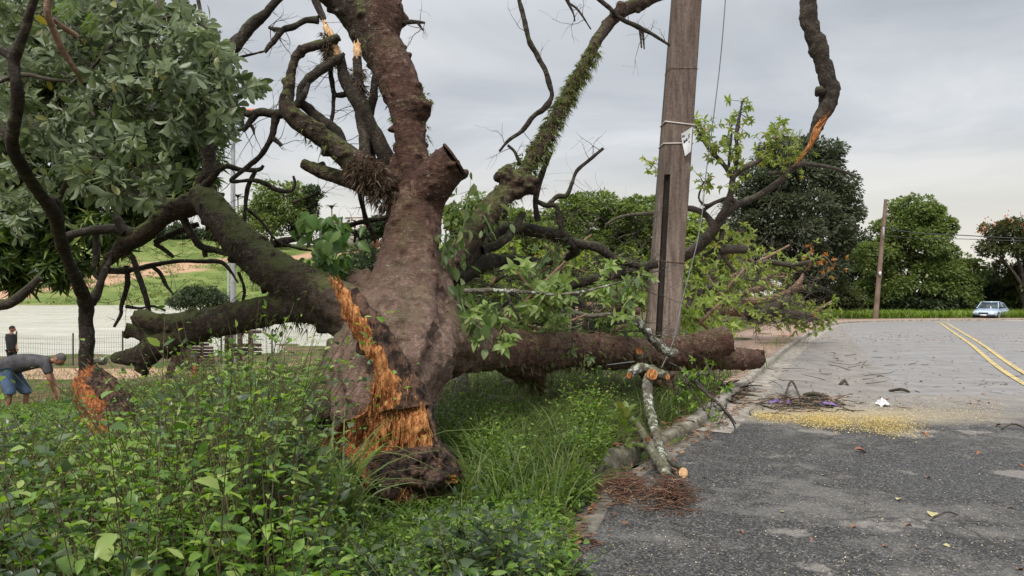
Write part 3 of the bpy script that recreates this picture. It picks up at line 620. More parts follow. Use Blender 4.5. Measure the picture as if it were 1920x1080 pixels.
# limbs as parts of their own
for sp_ in [
 '560,190,8.2,6 568,160,8.2,8 590,138,8.2,9 612,124,8.2,9 632,112,8.2,8 646,100,8.2,3',
 '556,200,8.2,6 570,178,8.15,6 579,156,8.15,4',
 '558,188,8.3,9 590,215,8.3,10 625,243,8.3,11 642,262,8.3,8 645,288,8.3,5',
 '738,330,8.45,14 722,290,8.4,15 700,250,8.35,15 680,205,8.3,15 665,175,8.3,15 648,150,8.3,13 640,118,8.3,10 636,107,8.3,10',
 '606,36,8.3,6 600,20,8.3,7 590,0,8.3,7 583,-25,8.3,7',
 '597,38,8.3,8 575,38,8.3,6 550,50,8.3,6 530,57,8.3,6 515,75,8.3,6 496,98,8.3,4',
 '525,57,8.3,5 514,55,8.3,4 504,51,8.3,3',
 '688,320,8.3,12 682,260,8.3,11 675,195,8.3,10 671,130,8.3,9 670,107,8.3,8.5',
 '662,172,8.35,7 630,178,8.4,5 622,150,8.4,5 617,120,8.4,5 612,90,8.4,4',
 '626,178,8.4,4 624,210,8.4,3.5 620,235,8.4,3',
 '694,215,8.5,8 700,180,8.5,8 703,150,8.5,7 708,115,8.5,6',
 '720,330,8.5,9 700,300,8.5,8 690,262,8.5,7',
 '736,380,8.5,8 722,340,8.45,12 700,300,8.4,10',
 '535,212,8.3,10 515,214,8.3,9 490,210,8.3,8 470,214,8.3,7 440,205,8.3,4',
 '480,212,8.3,7 470,226,8.3,6 456,247,8.3,2.5', '468,232,8.3,4 474,240,8.3,3 477,252,8.3,1.5',
 '518,218,8.3,9 513,240,8.3,7 508,258,8.3,6 490,290,8.35,5 462,315,8.4,4.5 434,339,8.4,4 470,338,8.4,4 495,343,8.4,5 520,356,8.4,4.5 545,358,8.4,4 553,345,8.4,3 550,330,8.4,2',
 '510,258,8.3,5 520,266,8.3,4 528,273,8.3,3',
 '480,318,8.4,4 465,350,8.5,4 460,385,8.5,3.5 458,420,8.5,3',
 '385,350,8.8,10 405,325,8.7,6 425,312,8.6,5 450,318,8.6,4.5 485,318,8.6,4 494,310,8.6,3',
 '400,150,8.6,12 412,125,8.6,12 440,85,8.6,12 478,42,8.6,10 500,22,8.6,9 525,-5,8.6,8 550,-25,8.6,8',
 '395,330,8.8,14 388,260,8.7,14 392,200,8.6,13 402,145,8.6,12',
 '375,370,8.9,16 382,340,8.9,14 395,325,8.8,12',
 '436,115,8.6,3 455,106,8.6,2.5 480,100,8.6,2 497,96,8.4,2',
 '255,440,9.2,12 225,431,9.3,10 190,430,9.3,9 150,437,9.4,8 124,443,9.4,6',
 '236,436,9.2,9 222,415,9.2,8 212,400,9.2,7',
 '345,410,9.0,7 360,440,9.0,8 377,462,9.0,7 405,470,9.0,6 432,476,8.9,5',
 '383,465,9.0,5 385,482,9.0,4', '248,480,9.3,5 260,515,9.3,5.5 274,560,9.3,5 281,588,9.3,4',
 '195,508,9.5,6 230,508,9.5,6 262,503,9.5,5 290,497,9.5,5 330,490,9.5,4 385,490,9.5,4 415,492,9.5,4 432,508,9.5,3 446,530,9.5,2',
 '180,440,9.4,7 181,470,9.4,6.5 179,500,9.4,7', '184,512,9.5,6 190,530,9.5,6 186,552,9.5,5 175,570,9.3,5',
 '237,498,9.5,5 239,535,9.5,5 228,572,9.5,4 226,590,9.5,3.5 214,613,9.5,2.5',
 '285,500,9.5,4 300,512,9.5,4 312,535,9.5,3 325,552,9.5,2', '236,575,9.5,3 262,578,9.5,3 285,574,9.5,2.5 310,582,9.5,2',
 '290,455,9.3,6 320,440,9.3,6 350,428,9.2,5 372,420,9.2,4', '290,458,9.3,4 308,468,9.3,4 325,482,9.3,3',
 '475,474,8.5,7 500,462,8.6,7 535,452,8.7,7 568,445,8.8,5', '555,450,8.7,5 562,440,8.7,4 564,432,8.7,3',
 '420,440,8.8,4 450,450,8.8,4 500,460,8.9,3.5 545,460,8.9,3', '460,390,8.6,3 490,415,8.6,3 520,452,8.6,2.5 560,466,8.7,2.5 585,470,8.7,2',
 '640,428,9.0,6 670,418,9.0,5 700,412,8.9,5 730,408,8.7,5', '672,350,8.6,5 678,375,8.6,5 684,405,8.6,5 694,430,8.6,4 704,455,8.6,2.5',
 '655,430,8.9,3 666,440,8.9,3 664,455,8.9,2', '447,510,9,3 458,540,9,3 455,565,9,2.5 445,585,9,2', '548,380,8.6,4 570,372,8.6,2 600,360,8.6,2',
 '665,430,8.6,2.5 690,470,8.8,2.5',
 '970,-12,9.0,4 980,25,9.0,4.5 992,75,9.0,5 1008,105,9.0,5 1022,132,9.0,5 1031,160,9.0,5 1034,182,9.0,5 1020,204,9.0,5 1000,218,9.0,5 978,246,9.0,4 955,262,9.0,3.5 936,284,9.0,2',
 '952,272,9.0,3 965,285,9.0,3 975,308,9.0,2.5', '1008,415,9.2,6 1004,380,9.2,6 1010,345,9.2,6 1022,310,9.2,5.5 1032,285,9.2,5',
 '1030,382,9.2,5 1045,368,9.2,5 1062,366,9.2,4 1072,345,9.2,4 1082,320,9.2,3.5 1105,300,9.2,3.5 1131,278,9.2,3',
 '1008,378,9.2,4 1022,385,9.2,5 1042,386,9.2,5 1047,400,9.2,4.5 1050,424,9.2,4',
 '1115,-8,9.9,4 1135,8,9.9,4 1165,35,9.9,4.5 1200,52,9.9,4.5 1225,65,9.9,3.5 1257,86,9.9,2', '1200,54,9.9,2.5 1203,90,9.9,1.5', '1205,56,9.9,2.5 1208,92,9.9,1.5',
 '1060,-10,9.5,5 1066,5,9.5,3 1075,25,9.5,2 1078,40,9.5,1.2', '1066,5,9.5,2.5 1085,20,9.5,2 1108,55,9.5,1.2',
 '752,42,8.7,4 770,41,8.7,4 790,42,8.7,3 797,43,8.7,2', '783,42,8.7,2.5 792,55,8.7,2 793,57,8.7,1.5',
 '838,520,8.1,20 870,488,8.5,17 905,455,8.9,14 940,428,9.3,13 985,430,9.5,12 1030,438,9.6,12 1062,445,9.7,12',
 '1050,440,9.7,11 1075,455,9.8,10 1105,460,9.9,9 1128,467,9.9,9 1150,484,10,8 1197,498,10.1,7',
 '1060,450,9.7,12 1078,470,9.9,9 1060,485,10,7', '1045,395,9.6,5 1052,420,9.6,5 1056,442,9.6,6',
 '850,520,8.4,22 895,498,8.9,18 935,488,9.3,12 985,490,9.5,9 1035,492,9.7,7', '905,470,8.7,9 940,455,8.8,8 965,430,8.9,7 980,400,9.0,6',
 '985,560,9.9,6 1030,545,9.9,9 1080,533,9.9,10 1130,520,10,10 1180,508,10.1,9 1230,494,10.2,8',
 '840,547,7.4,4 890,545,7.5,4.5 940,545,7.6,4 990,548,7.7,3.5 1050,552,7.8,3 1100,545,7.9,2.5 1160,530,8,1.5',
 '945,546,7.6,2.5 958,570,7.6,2.5 975,600,7.6,2', '1020,595,9.3,3.5 1060,583,9.3,4 1105,592,9.3,4 1150,590,9.4,4 1185,598,9.4,5',
 '950,590,9.5,4 985,570,9.5,5 1003,545,9.5,6 1003,600,9.5,7',
 '1190,600,9.4,7 1205,612,9.4,9 1222,635,9.5,9 1245,655,9.6,9 1268,665,9.6,10',
 ]:
    r0 = float(sp_.split()[0].split(',')[3])
    lic = sp_.startswith('1190,600') or sp_.startswith('1020,595') or sp_.startswith('840,547')
    branch(sp_, mat=BARKG if lic else BARKD, twigs=4 if r0 > 3.5 else 2, tl=.42, tr=.0055, lump=.32, lf=7, seg=9)
# pale splintered snap points high in the crown
def splinter_tube(name, spec, parent, mat, spikes=14, L=.1, seg=10, flat=.6):
    mb = MB(); q = catmull(parse(spec), .02); tube(mb, q, seg, .25, 16)
    rng = np.random.default_rng(len(spec)); T0 = q[-1, :3] - q[-3, :3]; T0 /= np.linalg.norm(T0)
    for e_, sg in ((q[-1], 1), (q[0], -1)):
        for k in range(spikes):
            o_ = e_[:3] + rng.normal(0, e_[3] * .5, 3); l = L * rng.uniform(.3, 1.3)
            tube(mb, [(*o_, e_[3] * .35), (*(o_ + sg * T0 * l * .5 + rng.normal(0, .004, 3)), e_[3] * .22), (*(o_ + sg * T0 * l), .0008)], 4, cap=False)
    return mb.build(name, mat, parent)
splinter_tube('splintered_wood', '633,112,8.28,9 626,85,8.27,8 617,62,8.27,7 610,48,8.28,5', TREE, WOODC, 10, .07)
splinter_tube('splintered_wood', '670,108,8.3,8 670,95,8.3,7.5 669,84,8.3,6', TREE, WOODC, 8, .05)

# broken base: blade of torn wood, bowl of orange heartwood, rotten root collar
rng = np.random.default_rng(3)
def spikes(mb, n, samp, axis_fn, L, r, rng, mi=0):
    for _ in range(n):
        p_, d_ = samp(rng); l = L * rng.uniform(.35, 1.2); rr = r * rng.uniform(.5, 1.4); d_ = np.array(d_) + rng.normal(0, .16, 3); d_ /= np.linalg.norm(d_)
        tube(mb, [(*p_, rr), (*(p_ + d_ * l * .55 + rng.normal(0, rr * .4, 3)), rr * .7), (*(p_ + d_ * l), rr * .08)], 4, cap=True, mi=mi)
blade = 'X'
BL = np.array(catmull(parse('628,530,5.9,6 641,550,5.88,12 657,580,5.85,16 676,612,5.82,19 696,645,5.8,19 712,672,5.78,18 726,700,5.78,21 738,730,5.76,27 745,765,5.74,36'), .02))
def loft(mb, C, fl, fd, seg=30, jag=.25, sc=(9, 9, 3), seed=0, dirx=(1, 0, 0), mi=0):
    """slab-like loft: width r*fl along the picture plane normal to the path, depth r*fd"""
    n = len(C); V = []
    T_ = np.gradient(C[:, :3], axis=0); T_ /= np.linalg.norm(T_, axis=1)[:, None]
    for i in range(n):
        sd = np.cross(T_[i], [0, 1, 0]); sd /= np.linalg.norm(sd); fw = np.cross(sd, T_[i])
        for a in np.linspace(0, 2 * math.pi, seg, endpoint=False):
            ca, sa = math.cos(a), math.sin(a)
            q = C[i, :3] + sd * ca * C[i, 3] * fl + fw * sa * C[i, 3] * fd
            k = noise.noise(Vector((q[0] * sc[0], q[1] * sc[1], q[2] * sc[2])) + Vector((seed, 0, 0))) + .6 * noise.noise(Vector((q[0] * sc[0] * 3, q[1] * sc[1] * 3, q[2] * sc[2] * 2)))
            V.append(q + (sd * ca + fw * sa) * k * C[i, 3] * jag)
    i = np.arange(n - 1)[:, None] * seg; j = np.arange(seg)[None]; j2 = (j + 1) % seg
    mb.add(np.array(V), np.stack([i + j, i + j2, i + seg + j2, i + seg + j], -1).reshape(-1, 4), mi)
mb = MB(); loft(mb, BL, 1.0, .6, seg=56, jag=.42, sc=(24, 24, 7))
def smp(rng):
    i = int(rng.integers(0, len(BL) - 1)); c = BL[i]; t_ = BL[min(i + 2, len(BL) - 1), :3] - BL[max(i - 2, 0), :3]; t_ /= np.linalg.norm(t_)
    return c[:3] + np.array([rng.uniform(-.9, .5) * c[3], -.5 * c[3] * rng.uniform(.6, 1.1), 0]), -t_ * rng.choice([1, 1, -1])
spikes(mb, 260, smp, None, .09, .0038, rng)
for k in range(9):                                   # ragged tip
    c = BL[2]; l = rng.uniform(.03, .1); o_ = c[:3] + np.array([rng.uniform(-.03, .05), rng.uniform(-.02, .02), 0])
    tube(mb, [(*o_, .011), (*(o_ + [-.25 * l, 0, l * .6]), .006), (*(o_ + [-.5 * l, 0, l]), .001)], 4)
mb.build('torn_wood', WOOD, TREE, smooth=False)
# dark bark rind behind the blade's right edge
RD = BL.copy(); RD[:, 0] += .085 + .02 * np.sin(np.linspace(0, 3, len(RD))); RD[:, 1] += .01; RD[:, 3] *= 1.05
mb = MB(); loft(mb, RD[4:], 1.0, .7, jag=.4, sc=(12, 12, 4), seed=5)
tube(mb, catmull(parse('690,640,5.95,12 682,655,5.95,17 680,665,5.95,10'), .02), 10, .4, 12)
mb.build('bark_rind', ROT, TREE)
# bowl: concave, facing the viewer
def bowl(name, mat, rows, seg, depthf, jagw, sc, seed, back=.16, smooth=False, nsp=0, L=.08, r=.006, spd=(.1, -.3, -1)):
    """rows: (py, left px, right px, depth at edges, hollow)"""
    rows = np.array(rows, float); ys = np.linspace(rows[0, 0], rows[-1, 0], 60); V = []; mbb = MB()
    for y in ys:
        l, rr, d, h = [np.interp(y, rows[:, 0], rows[:, k]) for k in (1, 2, 3, 4)]
        l += 6 * noise.noise(Vector((y * .05, seed, 0))) + 4 * noise.noise(Vector((y * .2, seed, 3))); rr += 6 * noise.noise(Vector((y * .05, seed, 8))) + 4 * noise.noise(Vector((y * .2, seed, 5)))
        for s in range(seg):
            u = s / (seg - 1); x = l + (rr - l) * u; dd = d + h * math.sin(math.pi * u) ** .8
            p_ = P(x, y, dd)
            k = abs(noise.noise(Vector((p_.x * sc[0] + 1.2 * noise.noise(p_ * 3), p_.y * 3, p_.z * sc[2])) + Vector((seed, 0, 0)))) * 2 - .5
            k += .5 * noise.noise(Vector((p_.x * sc[0] * 3.2, p_.z * sc[2] * 2.5, seed))) + .25 * noise.noise(Vector((p_.x * 60, p_.z * 25, seed)))
            k2 = noise.noise(Vector((p_.x * 6, seed, p_.z * 5)))
            V.append(np.array(p_) + np.array([.3 * k * jagw, -k * jagw - k2 * jagw * 1.5, 0]))
    n = len(ys); V = np.array(V); i = np.arange(n - 1)[:, None] * seg; j = np.arange(seg - 1)[None]
    Q = np.stack([i + j, i + seg + j, i + seg + j + 1, i + j + 1], -1).reshape(-1, 4)
    B = V.copy(); cxx = B[:, 0].mean(); B[:, 1] += back; B[:, 0] = cxx + (B[:, 0] - cxx) * .85
    mbb.add(V, Q)
    mbb.add(B, Q[:, ::-1])
    e = [i_ * seg for i_ in range(n)]; f = [i_ * seg + seg - 1 for i_ in range(n)]; N = n * seg
    VV = np.vstack([V, B]); S = [(e[k], e[k] + N, e[k + 1] + N, e[k + 1]) for k in range(n - 1)] + [(f[k + 1], f[k + 1] + N, f[k] + N, f[k]) for k in range(n - 1)]
    S += [(s, s + 1, s + 1 + N, s + N) for s in range(seg - 1)] + [((n - 1) * seg + s + 1, (n - 1) * seg + s, (n - 1) * seg + s + N, (n - 1) * seg + s + 1 + N) for s in range(seg - 1)]
    mbb.add(VV, np.array(S))
    rg = np.random.default_rng(seed)
    for _ in range(nsp):
        p_ = V[int(rg.integers(len(V)))]; d_ = np.array(spd) * (1 if rg.random() < .6 else -1) + rg.normal(0, .3, 3); d_ /= np.linalg.norm(d_)
        l_ = L * rg.uniform(.3, 1.3); r_ = r * rg.uniform(.5, 1.6)
        tube(mbb, [(*(p_ + [0, .01, 0]), r_), (*(p_ + d_ * l_ * .5 + [0, -.012, 0]), r_ * .8), (*(p_ + d_ * l_ + [0, -.01, 0]), r_ * .1)], 4)
    return mbb.build(name, mat, TREE, smooth=smooth)
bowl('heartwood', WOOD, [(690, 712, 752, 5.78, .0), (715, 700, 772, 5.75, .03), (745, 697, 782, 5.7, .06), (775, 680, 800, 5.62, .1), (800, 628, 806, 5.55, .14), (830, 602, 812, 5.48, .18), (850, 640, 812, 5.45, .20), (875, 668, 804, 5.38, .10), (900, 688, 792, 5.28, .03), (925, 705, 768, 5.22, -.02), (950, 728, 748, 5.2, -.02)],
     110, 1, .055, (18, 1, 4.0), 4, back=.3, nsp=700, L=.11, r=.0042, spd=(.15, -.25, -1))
bowl('rotten_root', ROT, [(838, 800, 822, 5.5, -.02), (862, 690, 845, 5.42, -.06), (885, 676, 866, 5.38, -.16), (905, 682, 866, 5.36, -.22), (930, 690, 825, 5.38, -.2), (955, 698, 775, 5.4, -.15), (985, 705, 745, 5.42, -.05)],
     70, 1, .075, (8, 1, 7), 9, back=.35, nsp=160, L=.09, r=.007, spd=(.6, -.3, -.5))
bowl('bark_rind', ROT, [(700, 755, 768, 5.85, 0), (735, 768, 788, 5.8, 0), (770, 788, 806, 5.75, 0), (810, 800, 818, 5.65, 0), (850, 806, 822, 5.55, 0), (880, 812, 850, 5.5, 0)], 14, 1, .02, (12, 1, 5), 12, back=.25)
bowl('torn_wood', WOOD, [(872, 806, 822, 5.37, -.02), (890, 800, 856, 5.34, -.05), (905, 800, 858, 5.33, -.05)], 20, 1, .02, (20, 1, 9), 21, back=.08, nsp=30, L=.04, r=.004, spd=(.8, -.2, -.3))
# ---------------------------------------------------------------- trees and buildings beyond
def crown_pts(blobs, d, n, rng, clump=.36, ksub=16, fill=.18, depthf=1.0):
    """leaf centres + outward directions for a crown given as (px,py,rx,ry) lobes at depth d (dd optional 5th)"""
    A = []; D = []; area = np.array([b[2] * b[3] for b in blobs], float); share = area / area.sum()
    for b, sh in zip(blobs, share):
        dd = d + (b[4] if len(b) > 4 else 0); c = np.array(P(b[0], b[1], dd)); rx, rz = b[2] / F * dd, b[3] / F * dd; ry = rx * depthf
        m = max(8, int(n * sh)); Rv = np.array([rx, ry, rz])
        dirs = rng.normal(0, 1, (ksub, 3)); dirs[:, 1] -= .35; dirs /= np.linalg.norm(dirs, axis=1)[:, None]
        cc = c + dirs * Rv * rng.uniform(.55, .82, (ksub, 1)); cr_ = clump * rng.uniform(.6, 1.3, (ksub, 1)) * Rv.mean()
        k = rng.integers(0, ksub, m); o = rng.normal(0, 1, (m, 3)); o[:, 2] += .25; o /= np.linalg.norm(o, axis=1)[:, None]
        p = cc[k] + o * cr_[k] * rng.uniform(.55, 1.08, (m, 1)) * np.array([1.15, 1.15, .8])
        f = rng.random(m) < fill; u = rng.normal(0, 1, (m, 3)); u /= np.linalg.norm(u, axis=1)[:, None]
        p[f] = (c + u * Rv * rng.uniform(.1, .8, (m, 1)))[f]
        A.append(p); D.append(o + .4 * dirs[k])
    return np.vstack(A), np.vstack(D)
def bgtree(name, label, blobs, d, n, mat, lsize, trunk, cat='tree', group=None, bmat=None, kind='simple', clump=.30, ksub=24, fill=.10, droop=.3, seed=1, extra=None, boughs=10, depthf=1.0):
    """trunk = (px, radius m); stands on the ground at depth d"""
    rng = np.random.default_rng(seed); tx = (trunk[0] - 960) / F * d; g = GZ(tx, d)
    o = empty(name, (tx, d, g), label, cat, group)
    P_, D_ = crown_pts(blobs, d, n, rng, clump, ksub, fill, depthf)
    keep = P_[:, 2] > g + .05; P_, D_ = P_[keep], D_[keep]
    D_[:, 2] -= droop; D_ += rng.normal(0, .45, D_.shape)
    mb = MB(); leaves(mb, P_, D_, lsize * rng.uniform(.6, 1.3, len(P_)), kind, 1.1, up=D_ * .4 + np.array([0, 0, 1.0]), roll=.5, rng=rng)
    mb.build('crown', mat, o, smooth=False)
    mb = MB(); cs = [np.array(P(b[0], b[1], d + (b[4] if len(b) > 4 else 0))) for b in blobs]; top = np.mean(cs, axis=0); r = trunk[1]
    fork = np.array([tx + (top[0] - tx) * .3, d, g + max(.4, (min(c[2] for c in cs) - g) * .6)])
    tube(mb, catmull([(tx, d, g - .15, r * 1.25), (tx + r * .3, d, g + (fork[2] - g) * .5, r), (*fork, r * .8), (*(fork * .5 + top * .5), r * .5), (*top, r * .2)], r), 8, .2, 2)
    for c in cs[:boughs]:
        mid = (fork + c) / 2 + rng.normal(0, .06, 3) * np.linalg.norm(c - fork); mid[2] -= .05 * np.linalg.norm(c - fork)
        tube(mb, catmull([(*fork, r * .55), (*mid, r * .38), (*c, r * .15)], r), 6, .25, 2)
        for _ in range(3):
            e_ = c + rng.normal(0, 1, 3) * lsize * 2.5; tube(mb, [(*((mid + c) / 2), r * .2), (*e_, r * .06)], 4, cap=False)
    mb.build('trunk', bmat or BARKT, o)
    if extra: extra(o, P_, D_, rng)
    return o
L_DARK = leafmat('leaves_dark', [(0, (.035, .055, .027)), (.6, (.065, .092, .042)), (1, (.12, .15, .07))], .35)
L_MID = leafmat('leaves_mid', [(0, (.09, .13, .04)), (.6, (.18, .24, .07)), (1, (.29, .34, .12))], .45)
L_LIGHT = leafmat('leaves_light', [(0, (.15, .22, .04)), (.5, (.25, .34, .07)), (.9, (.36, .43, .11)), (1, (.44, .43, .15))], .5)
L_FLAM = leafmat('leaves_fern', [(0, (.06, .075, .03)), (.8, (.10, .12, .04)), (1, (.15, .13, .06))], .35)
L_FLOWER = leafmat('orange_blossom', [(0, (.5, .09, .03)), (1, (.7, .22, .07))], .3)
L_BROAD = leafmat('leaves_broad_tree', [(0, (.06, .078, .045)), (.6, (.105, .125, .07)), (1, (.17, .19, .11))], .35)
bgtree('broad_tree', 'big round dark green tree rising behind the broken hanging branch', [(1490, 320, 80, 60), (1425, 352, 55, 48), (1560, 345, 52, 55), (1452, 292, 42, 34), (1530, 290, 52, 34), (1395, 420, 52, 55), (1490, 415, 100, 75), (1580, 405, 40, 45), (1415, 490, 65, 50), (1510, 495, 70, 55), (1570, 470, 45, 45)],
       58, 52000, L_BROAD, .30, (1488, .38), seed=2, clump=.27, fill=.14, ksub=26)
bgtree('spreading_tree', 'mid green spreading tree directly behind the far leaning pole', [(1712, 395, 46, 32), (1752, 425, 42, 42), (1672, 430, 40, 38), (1708, 460, 72, 50), (1780, 500, 46, 40), (1642, 490, 50, 45), (1720, 525, 80, 50), (1815, 520, 36, 36), (1650, 545, 50, 35), (1790, 560, 55, 28)],
       62, 46000, L_MID, .29, (1700, .32), seed=3, clump=.27, ksub=26)
def blossom(o, P_, D_, rng):
    top = P_[(P_[:, 2] > np.percentile(P_[:, 2], 72))]; k = rng.integers(0, len(top), 14); p = np.repeat(top[k], 26, 0) + rng.normal(0, .32, (14 * 26, 3)); p[:, 2] += .1
    mb = MB(); leaves(mb, p, rng.normal(0, 1, p.shape), .16, 'simple', 1.8, rng=rng); mb.build('blossom', L_FLOWER, o, smooth=False)
bgtree('flame_tree', 'thin crowned tree with orange blossom at the right edge behind the car', [(1880, 432, 38, 22), (1925, 425, 42, 22), (1860, 462, 32, 18), (1912, 462, 50, 24), (1950, 470, 50, 40), (1885, 510, 36, 26, 2), (1935, 530, 40, 30)], 60, 15000, L_FLAM, .26, (1922, .3), seed=5, extra=blossom, clump=.28, fill=.12)
for i, (bl, tx, lab, mt) in enumerate([
    ([(1600, 470, 45, 50), (1585, 530, 50, 45), (1620, 560, 50, 30)], 1600, 'dark tree filling the gap between the round tree and the far leaning pole', L_DARK),
    ([(1850, 540, 45, 35), (1830, 570, 40, 25)], 1845, 'dark bushy tree directly behind the blue car', L_DARK),
    ([(1905, 565, 40, 28), (1930, 540, 40, 40)], 1905, 'pale green bush right of the blue car under the orange blossomed tree', L_MID),
    ([(1740, 572, 50, 22), (1685, 572, 40, 24), (1780, 575, 30, 20)], 1735, 'low dark thicket on the grass to the right of the far leaning pole', L_DARK),
    ([(1560, 560, 55, 30), (1500, 560, 50, 35)], 1540, 'low brownish thicket under the round dark tree', L_FLAM)]):
    bgtree('thicket_tree', lab, bl, 66 - i * 1.6, 9000, mt, .3, (tx, .14), group='trees behind the far verge', seed=20 + i, fill=.25)
# tree line in the middle distance, one crown behind another
for i, (bl, tx, d, lab, mt, ls) in enumerate([
    ([(880, 405, 55, 38), (905, 455, 65, 50), (870, 500, 60, 50), (900, 545, 70, 40)], 885, 44, 'light green tree just right of the main trunk, under the rising limb', L_MID, .26),
    ([(965, 420, 50, 40), (995, 455, 65, 50), (985, 510, 70, 50), (1000, 555, 70, 35)], 985, 46, 'tree behind the lamp post with the orange head', L_MID, .26),
    ([(1060, 420, 55, 38), (1085, 392, 45, 30), (1075, 470, 75, 50), (1070, 530, 75, 45)], 1075, 48, 'tall leafy tree behind the forked dark stub right of the lamp post', L_MID, .26),
    ([(1130, 398, 60, 36), (1175, 420, 55, 50), (1140, 475, 75, 55), (1150, 540, 75, 45)], 1150, 50, 'taller green tree midway between the lamp post and the concrete pole', L_MID, .26),
    ([(1205, 410, 55, 42), (1225, 470, 65, 55), (1240, 540, 70, 50)], 1215, 47, 'green tree partly hidden behind the concrete pole', L_MID, .26),
    ([(1285, 440, 55, 50), (1325, 480, 65, 55), (1300, 550, 75, 45), (1360, 540, 55, 45)], 1305, 44, 'yellowish green tree directly right of the concrete pole', L_LIGHT, .26),
    ([(930, 555, 60, 30), (1020, 560, 60, 30)], 975, 33, 'low light green bush at the foot of the lamp post', L_LIGHT, .2),
    ([(1110, 545, 60, 30), (1170, 560, 55, 30)], 1140, 32, 'low light green bush left of the concrete pole', L_LIGHT, .2),
    ([(690, 500, 45, 45), (650, 520, 40, 35), (720, 540, 50, 50)], 690, 52, 'feathery dark green tree left of the main trunk', L_DARK, .24)]):
    bgtree('leafy_tree', lab, bl, d, 19000 if i < 6 else 10000, mt, ls, (tx, .16), group='tree line across the middle distance', seed=40 + i, fill=.15)
bgtree('umbrella_tree', 'small flat crowned tree on the pond bank above the mossy limb', [(375, 558, 55, 15), (345, 568, 35, 12), (410, 566, 35, 14), (375, 545, 35, 9)], 35.5, 9000, L_DARK, .11, (378, .07), seed=61, cat='tree')
# trees on the hill over the pond
for i, (bl, tx, d, lab, mt) in enumerate([
    ([(505, 372, 40, 32), (480, 400, 36, 34), (535, 395, 36, 36), (500, 425, 50, 28), (550, 360, 26, 22)], 508, 385, 'broad creeper covered tree on the far hill left of the leafy sprout', L_MID),
    ([(585, 365, 22, 24), (575, 395, 28, 32), (560, 420, 30, 26)], 578, 395, 'darker tree standing against the broad one on the far hill', L_DARK),
    ([(345, 440, 40, 20), (300, 445, 40, 22), (400, 440, 26, 14)], 345, 400, 'low tree belt on the far hill left of the grey lamp post', L_DARK),
    ([(640, 435, 20, 12), (720, 425, 30, 18), (690, 440, 26, 12)], 690, 380, 'shrubs in front of the pale building on the hill', L_DARK)]):
    bgtree('hill_tree', lab, bl, d, 7000, mt, 1.7, (tx, .9), group='trees on the hill beyond the pond', seed=70 + i, fill=.3)
def palm(px, topy, d, label, sd):
    x = (px - 960) / F * d; g = GZ(x, d); z = P(px, topy, d).z; o = empty('palm_tree', (x, d, g), label, 'palm tree', 'palms on the hill beyond the pond')
    mb = MB(); tube(mb, [(x, d, g - .5, .45), (x + .3, d, (g + z) / 2, .35), (x, d, z, .3)], 7, .1); mb.build('trunk', BARKT, o)
    rng = np.random.default_rng(sd); mb = MB(); a = rng.uniform(0, 6.28, 26)
    blades(mb, np.tile([x, d, z], (26, 1)), np.stack([np.cos(a), np.sin(a), 0 * a], 1), rng.uniform(3.5, 5, 26), .9, 6, 1.2, rng); mb.build('fronds', L_DARK, o)
palm(622, 392, 410, 'small palm on the skyline above the leafy sprout', 1); palm(446, 372, 400, 'palm beside the top of the far roofs left of the creeper covered tree', 2)
WALLW = simple('pale_render', (.62, .58, .52), (.48, .44, .40), .3, .9); WALLR = simple('brick_render', (.38, .16, .10), (.28, .12, .08), .4, .9); ROOF = simple('clay_roof', (.34, .14, .08), (.24, .10, .06), .5, .9); GLASSD = simple('dark_window', (.04, .045, .05), (.03, .03, .035), 1, .2)
def house(px0, px1, pytop, d, label, wall, gable=False, base=448, floors=2):
    x0, x1 = (px0 - 960) / F * d, (px1 - 960) / F * d; zt = P(0, pytop, d).z; xc = (x0 + x1) / 2; g = GZ(xc, d) - 1; o = empty('house', (xc, d, g), label, 'house', 'houses on the hill beyond the pond')
    mb = MB(); box(mb, (xc, d + 4, (g + zt) / 2), x1 - x0, 8, zt - g); mb.build('wall', wall, o, smooth=False)
    mb = MB(); hw = (x1 - x0) / 2 + .5; rz = zt + (2.2 if gable else .35)
    if gable: mb.add([(xc - hw, d - .5, zt), (xc + hw, d - .5, zt), (xc + hw, d + 8.5, zt), (xc - hw, d + 8.5, zt), (xc - hw * .6, d + 4, rz), (xc + hw * .6, d + 4, rz)], [(0, 1, 5, 4), (2, 3, 4, 5), (1, 2, 5), (3, 0, 4), (3, 2, 1, 0)])
    else: box(mb, (xc, d + 4, zt + .18), x1 - x0 + .6, 8.6, .36)
    mb.build('roof', ROOF if gable else WALLW, o, smooth=False)
    for f in range(floors):
        for k in range(3):
            mb = MB(); wx = x0 + (x1 - x0) * (k + .5) / 3; box(mb, (wx, d - .02, zt - 1.8 - 3 * f), 1.3, .12, 1.3); mb.build('window', GLASSD, o, smooth=False)
house(648, 682, 408, 400, 'pale flat roofed house on the hill behind the leafy sprout', WALLW)
house(682, 706, 420, 396, 'brick red house beside the pale house on the hill', WALLR, True)
house(598, 640, 418, 408, 'low pale house with a clay roof left of the flat roofed one', WALLW, True)
house(414, 438, 405, 404, 'reddish house behind the grey lamp post on the hill', WALLR, True)
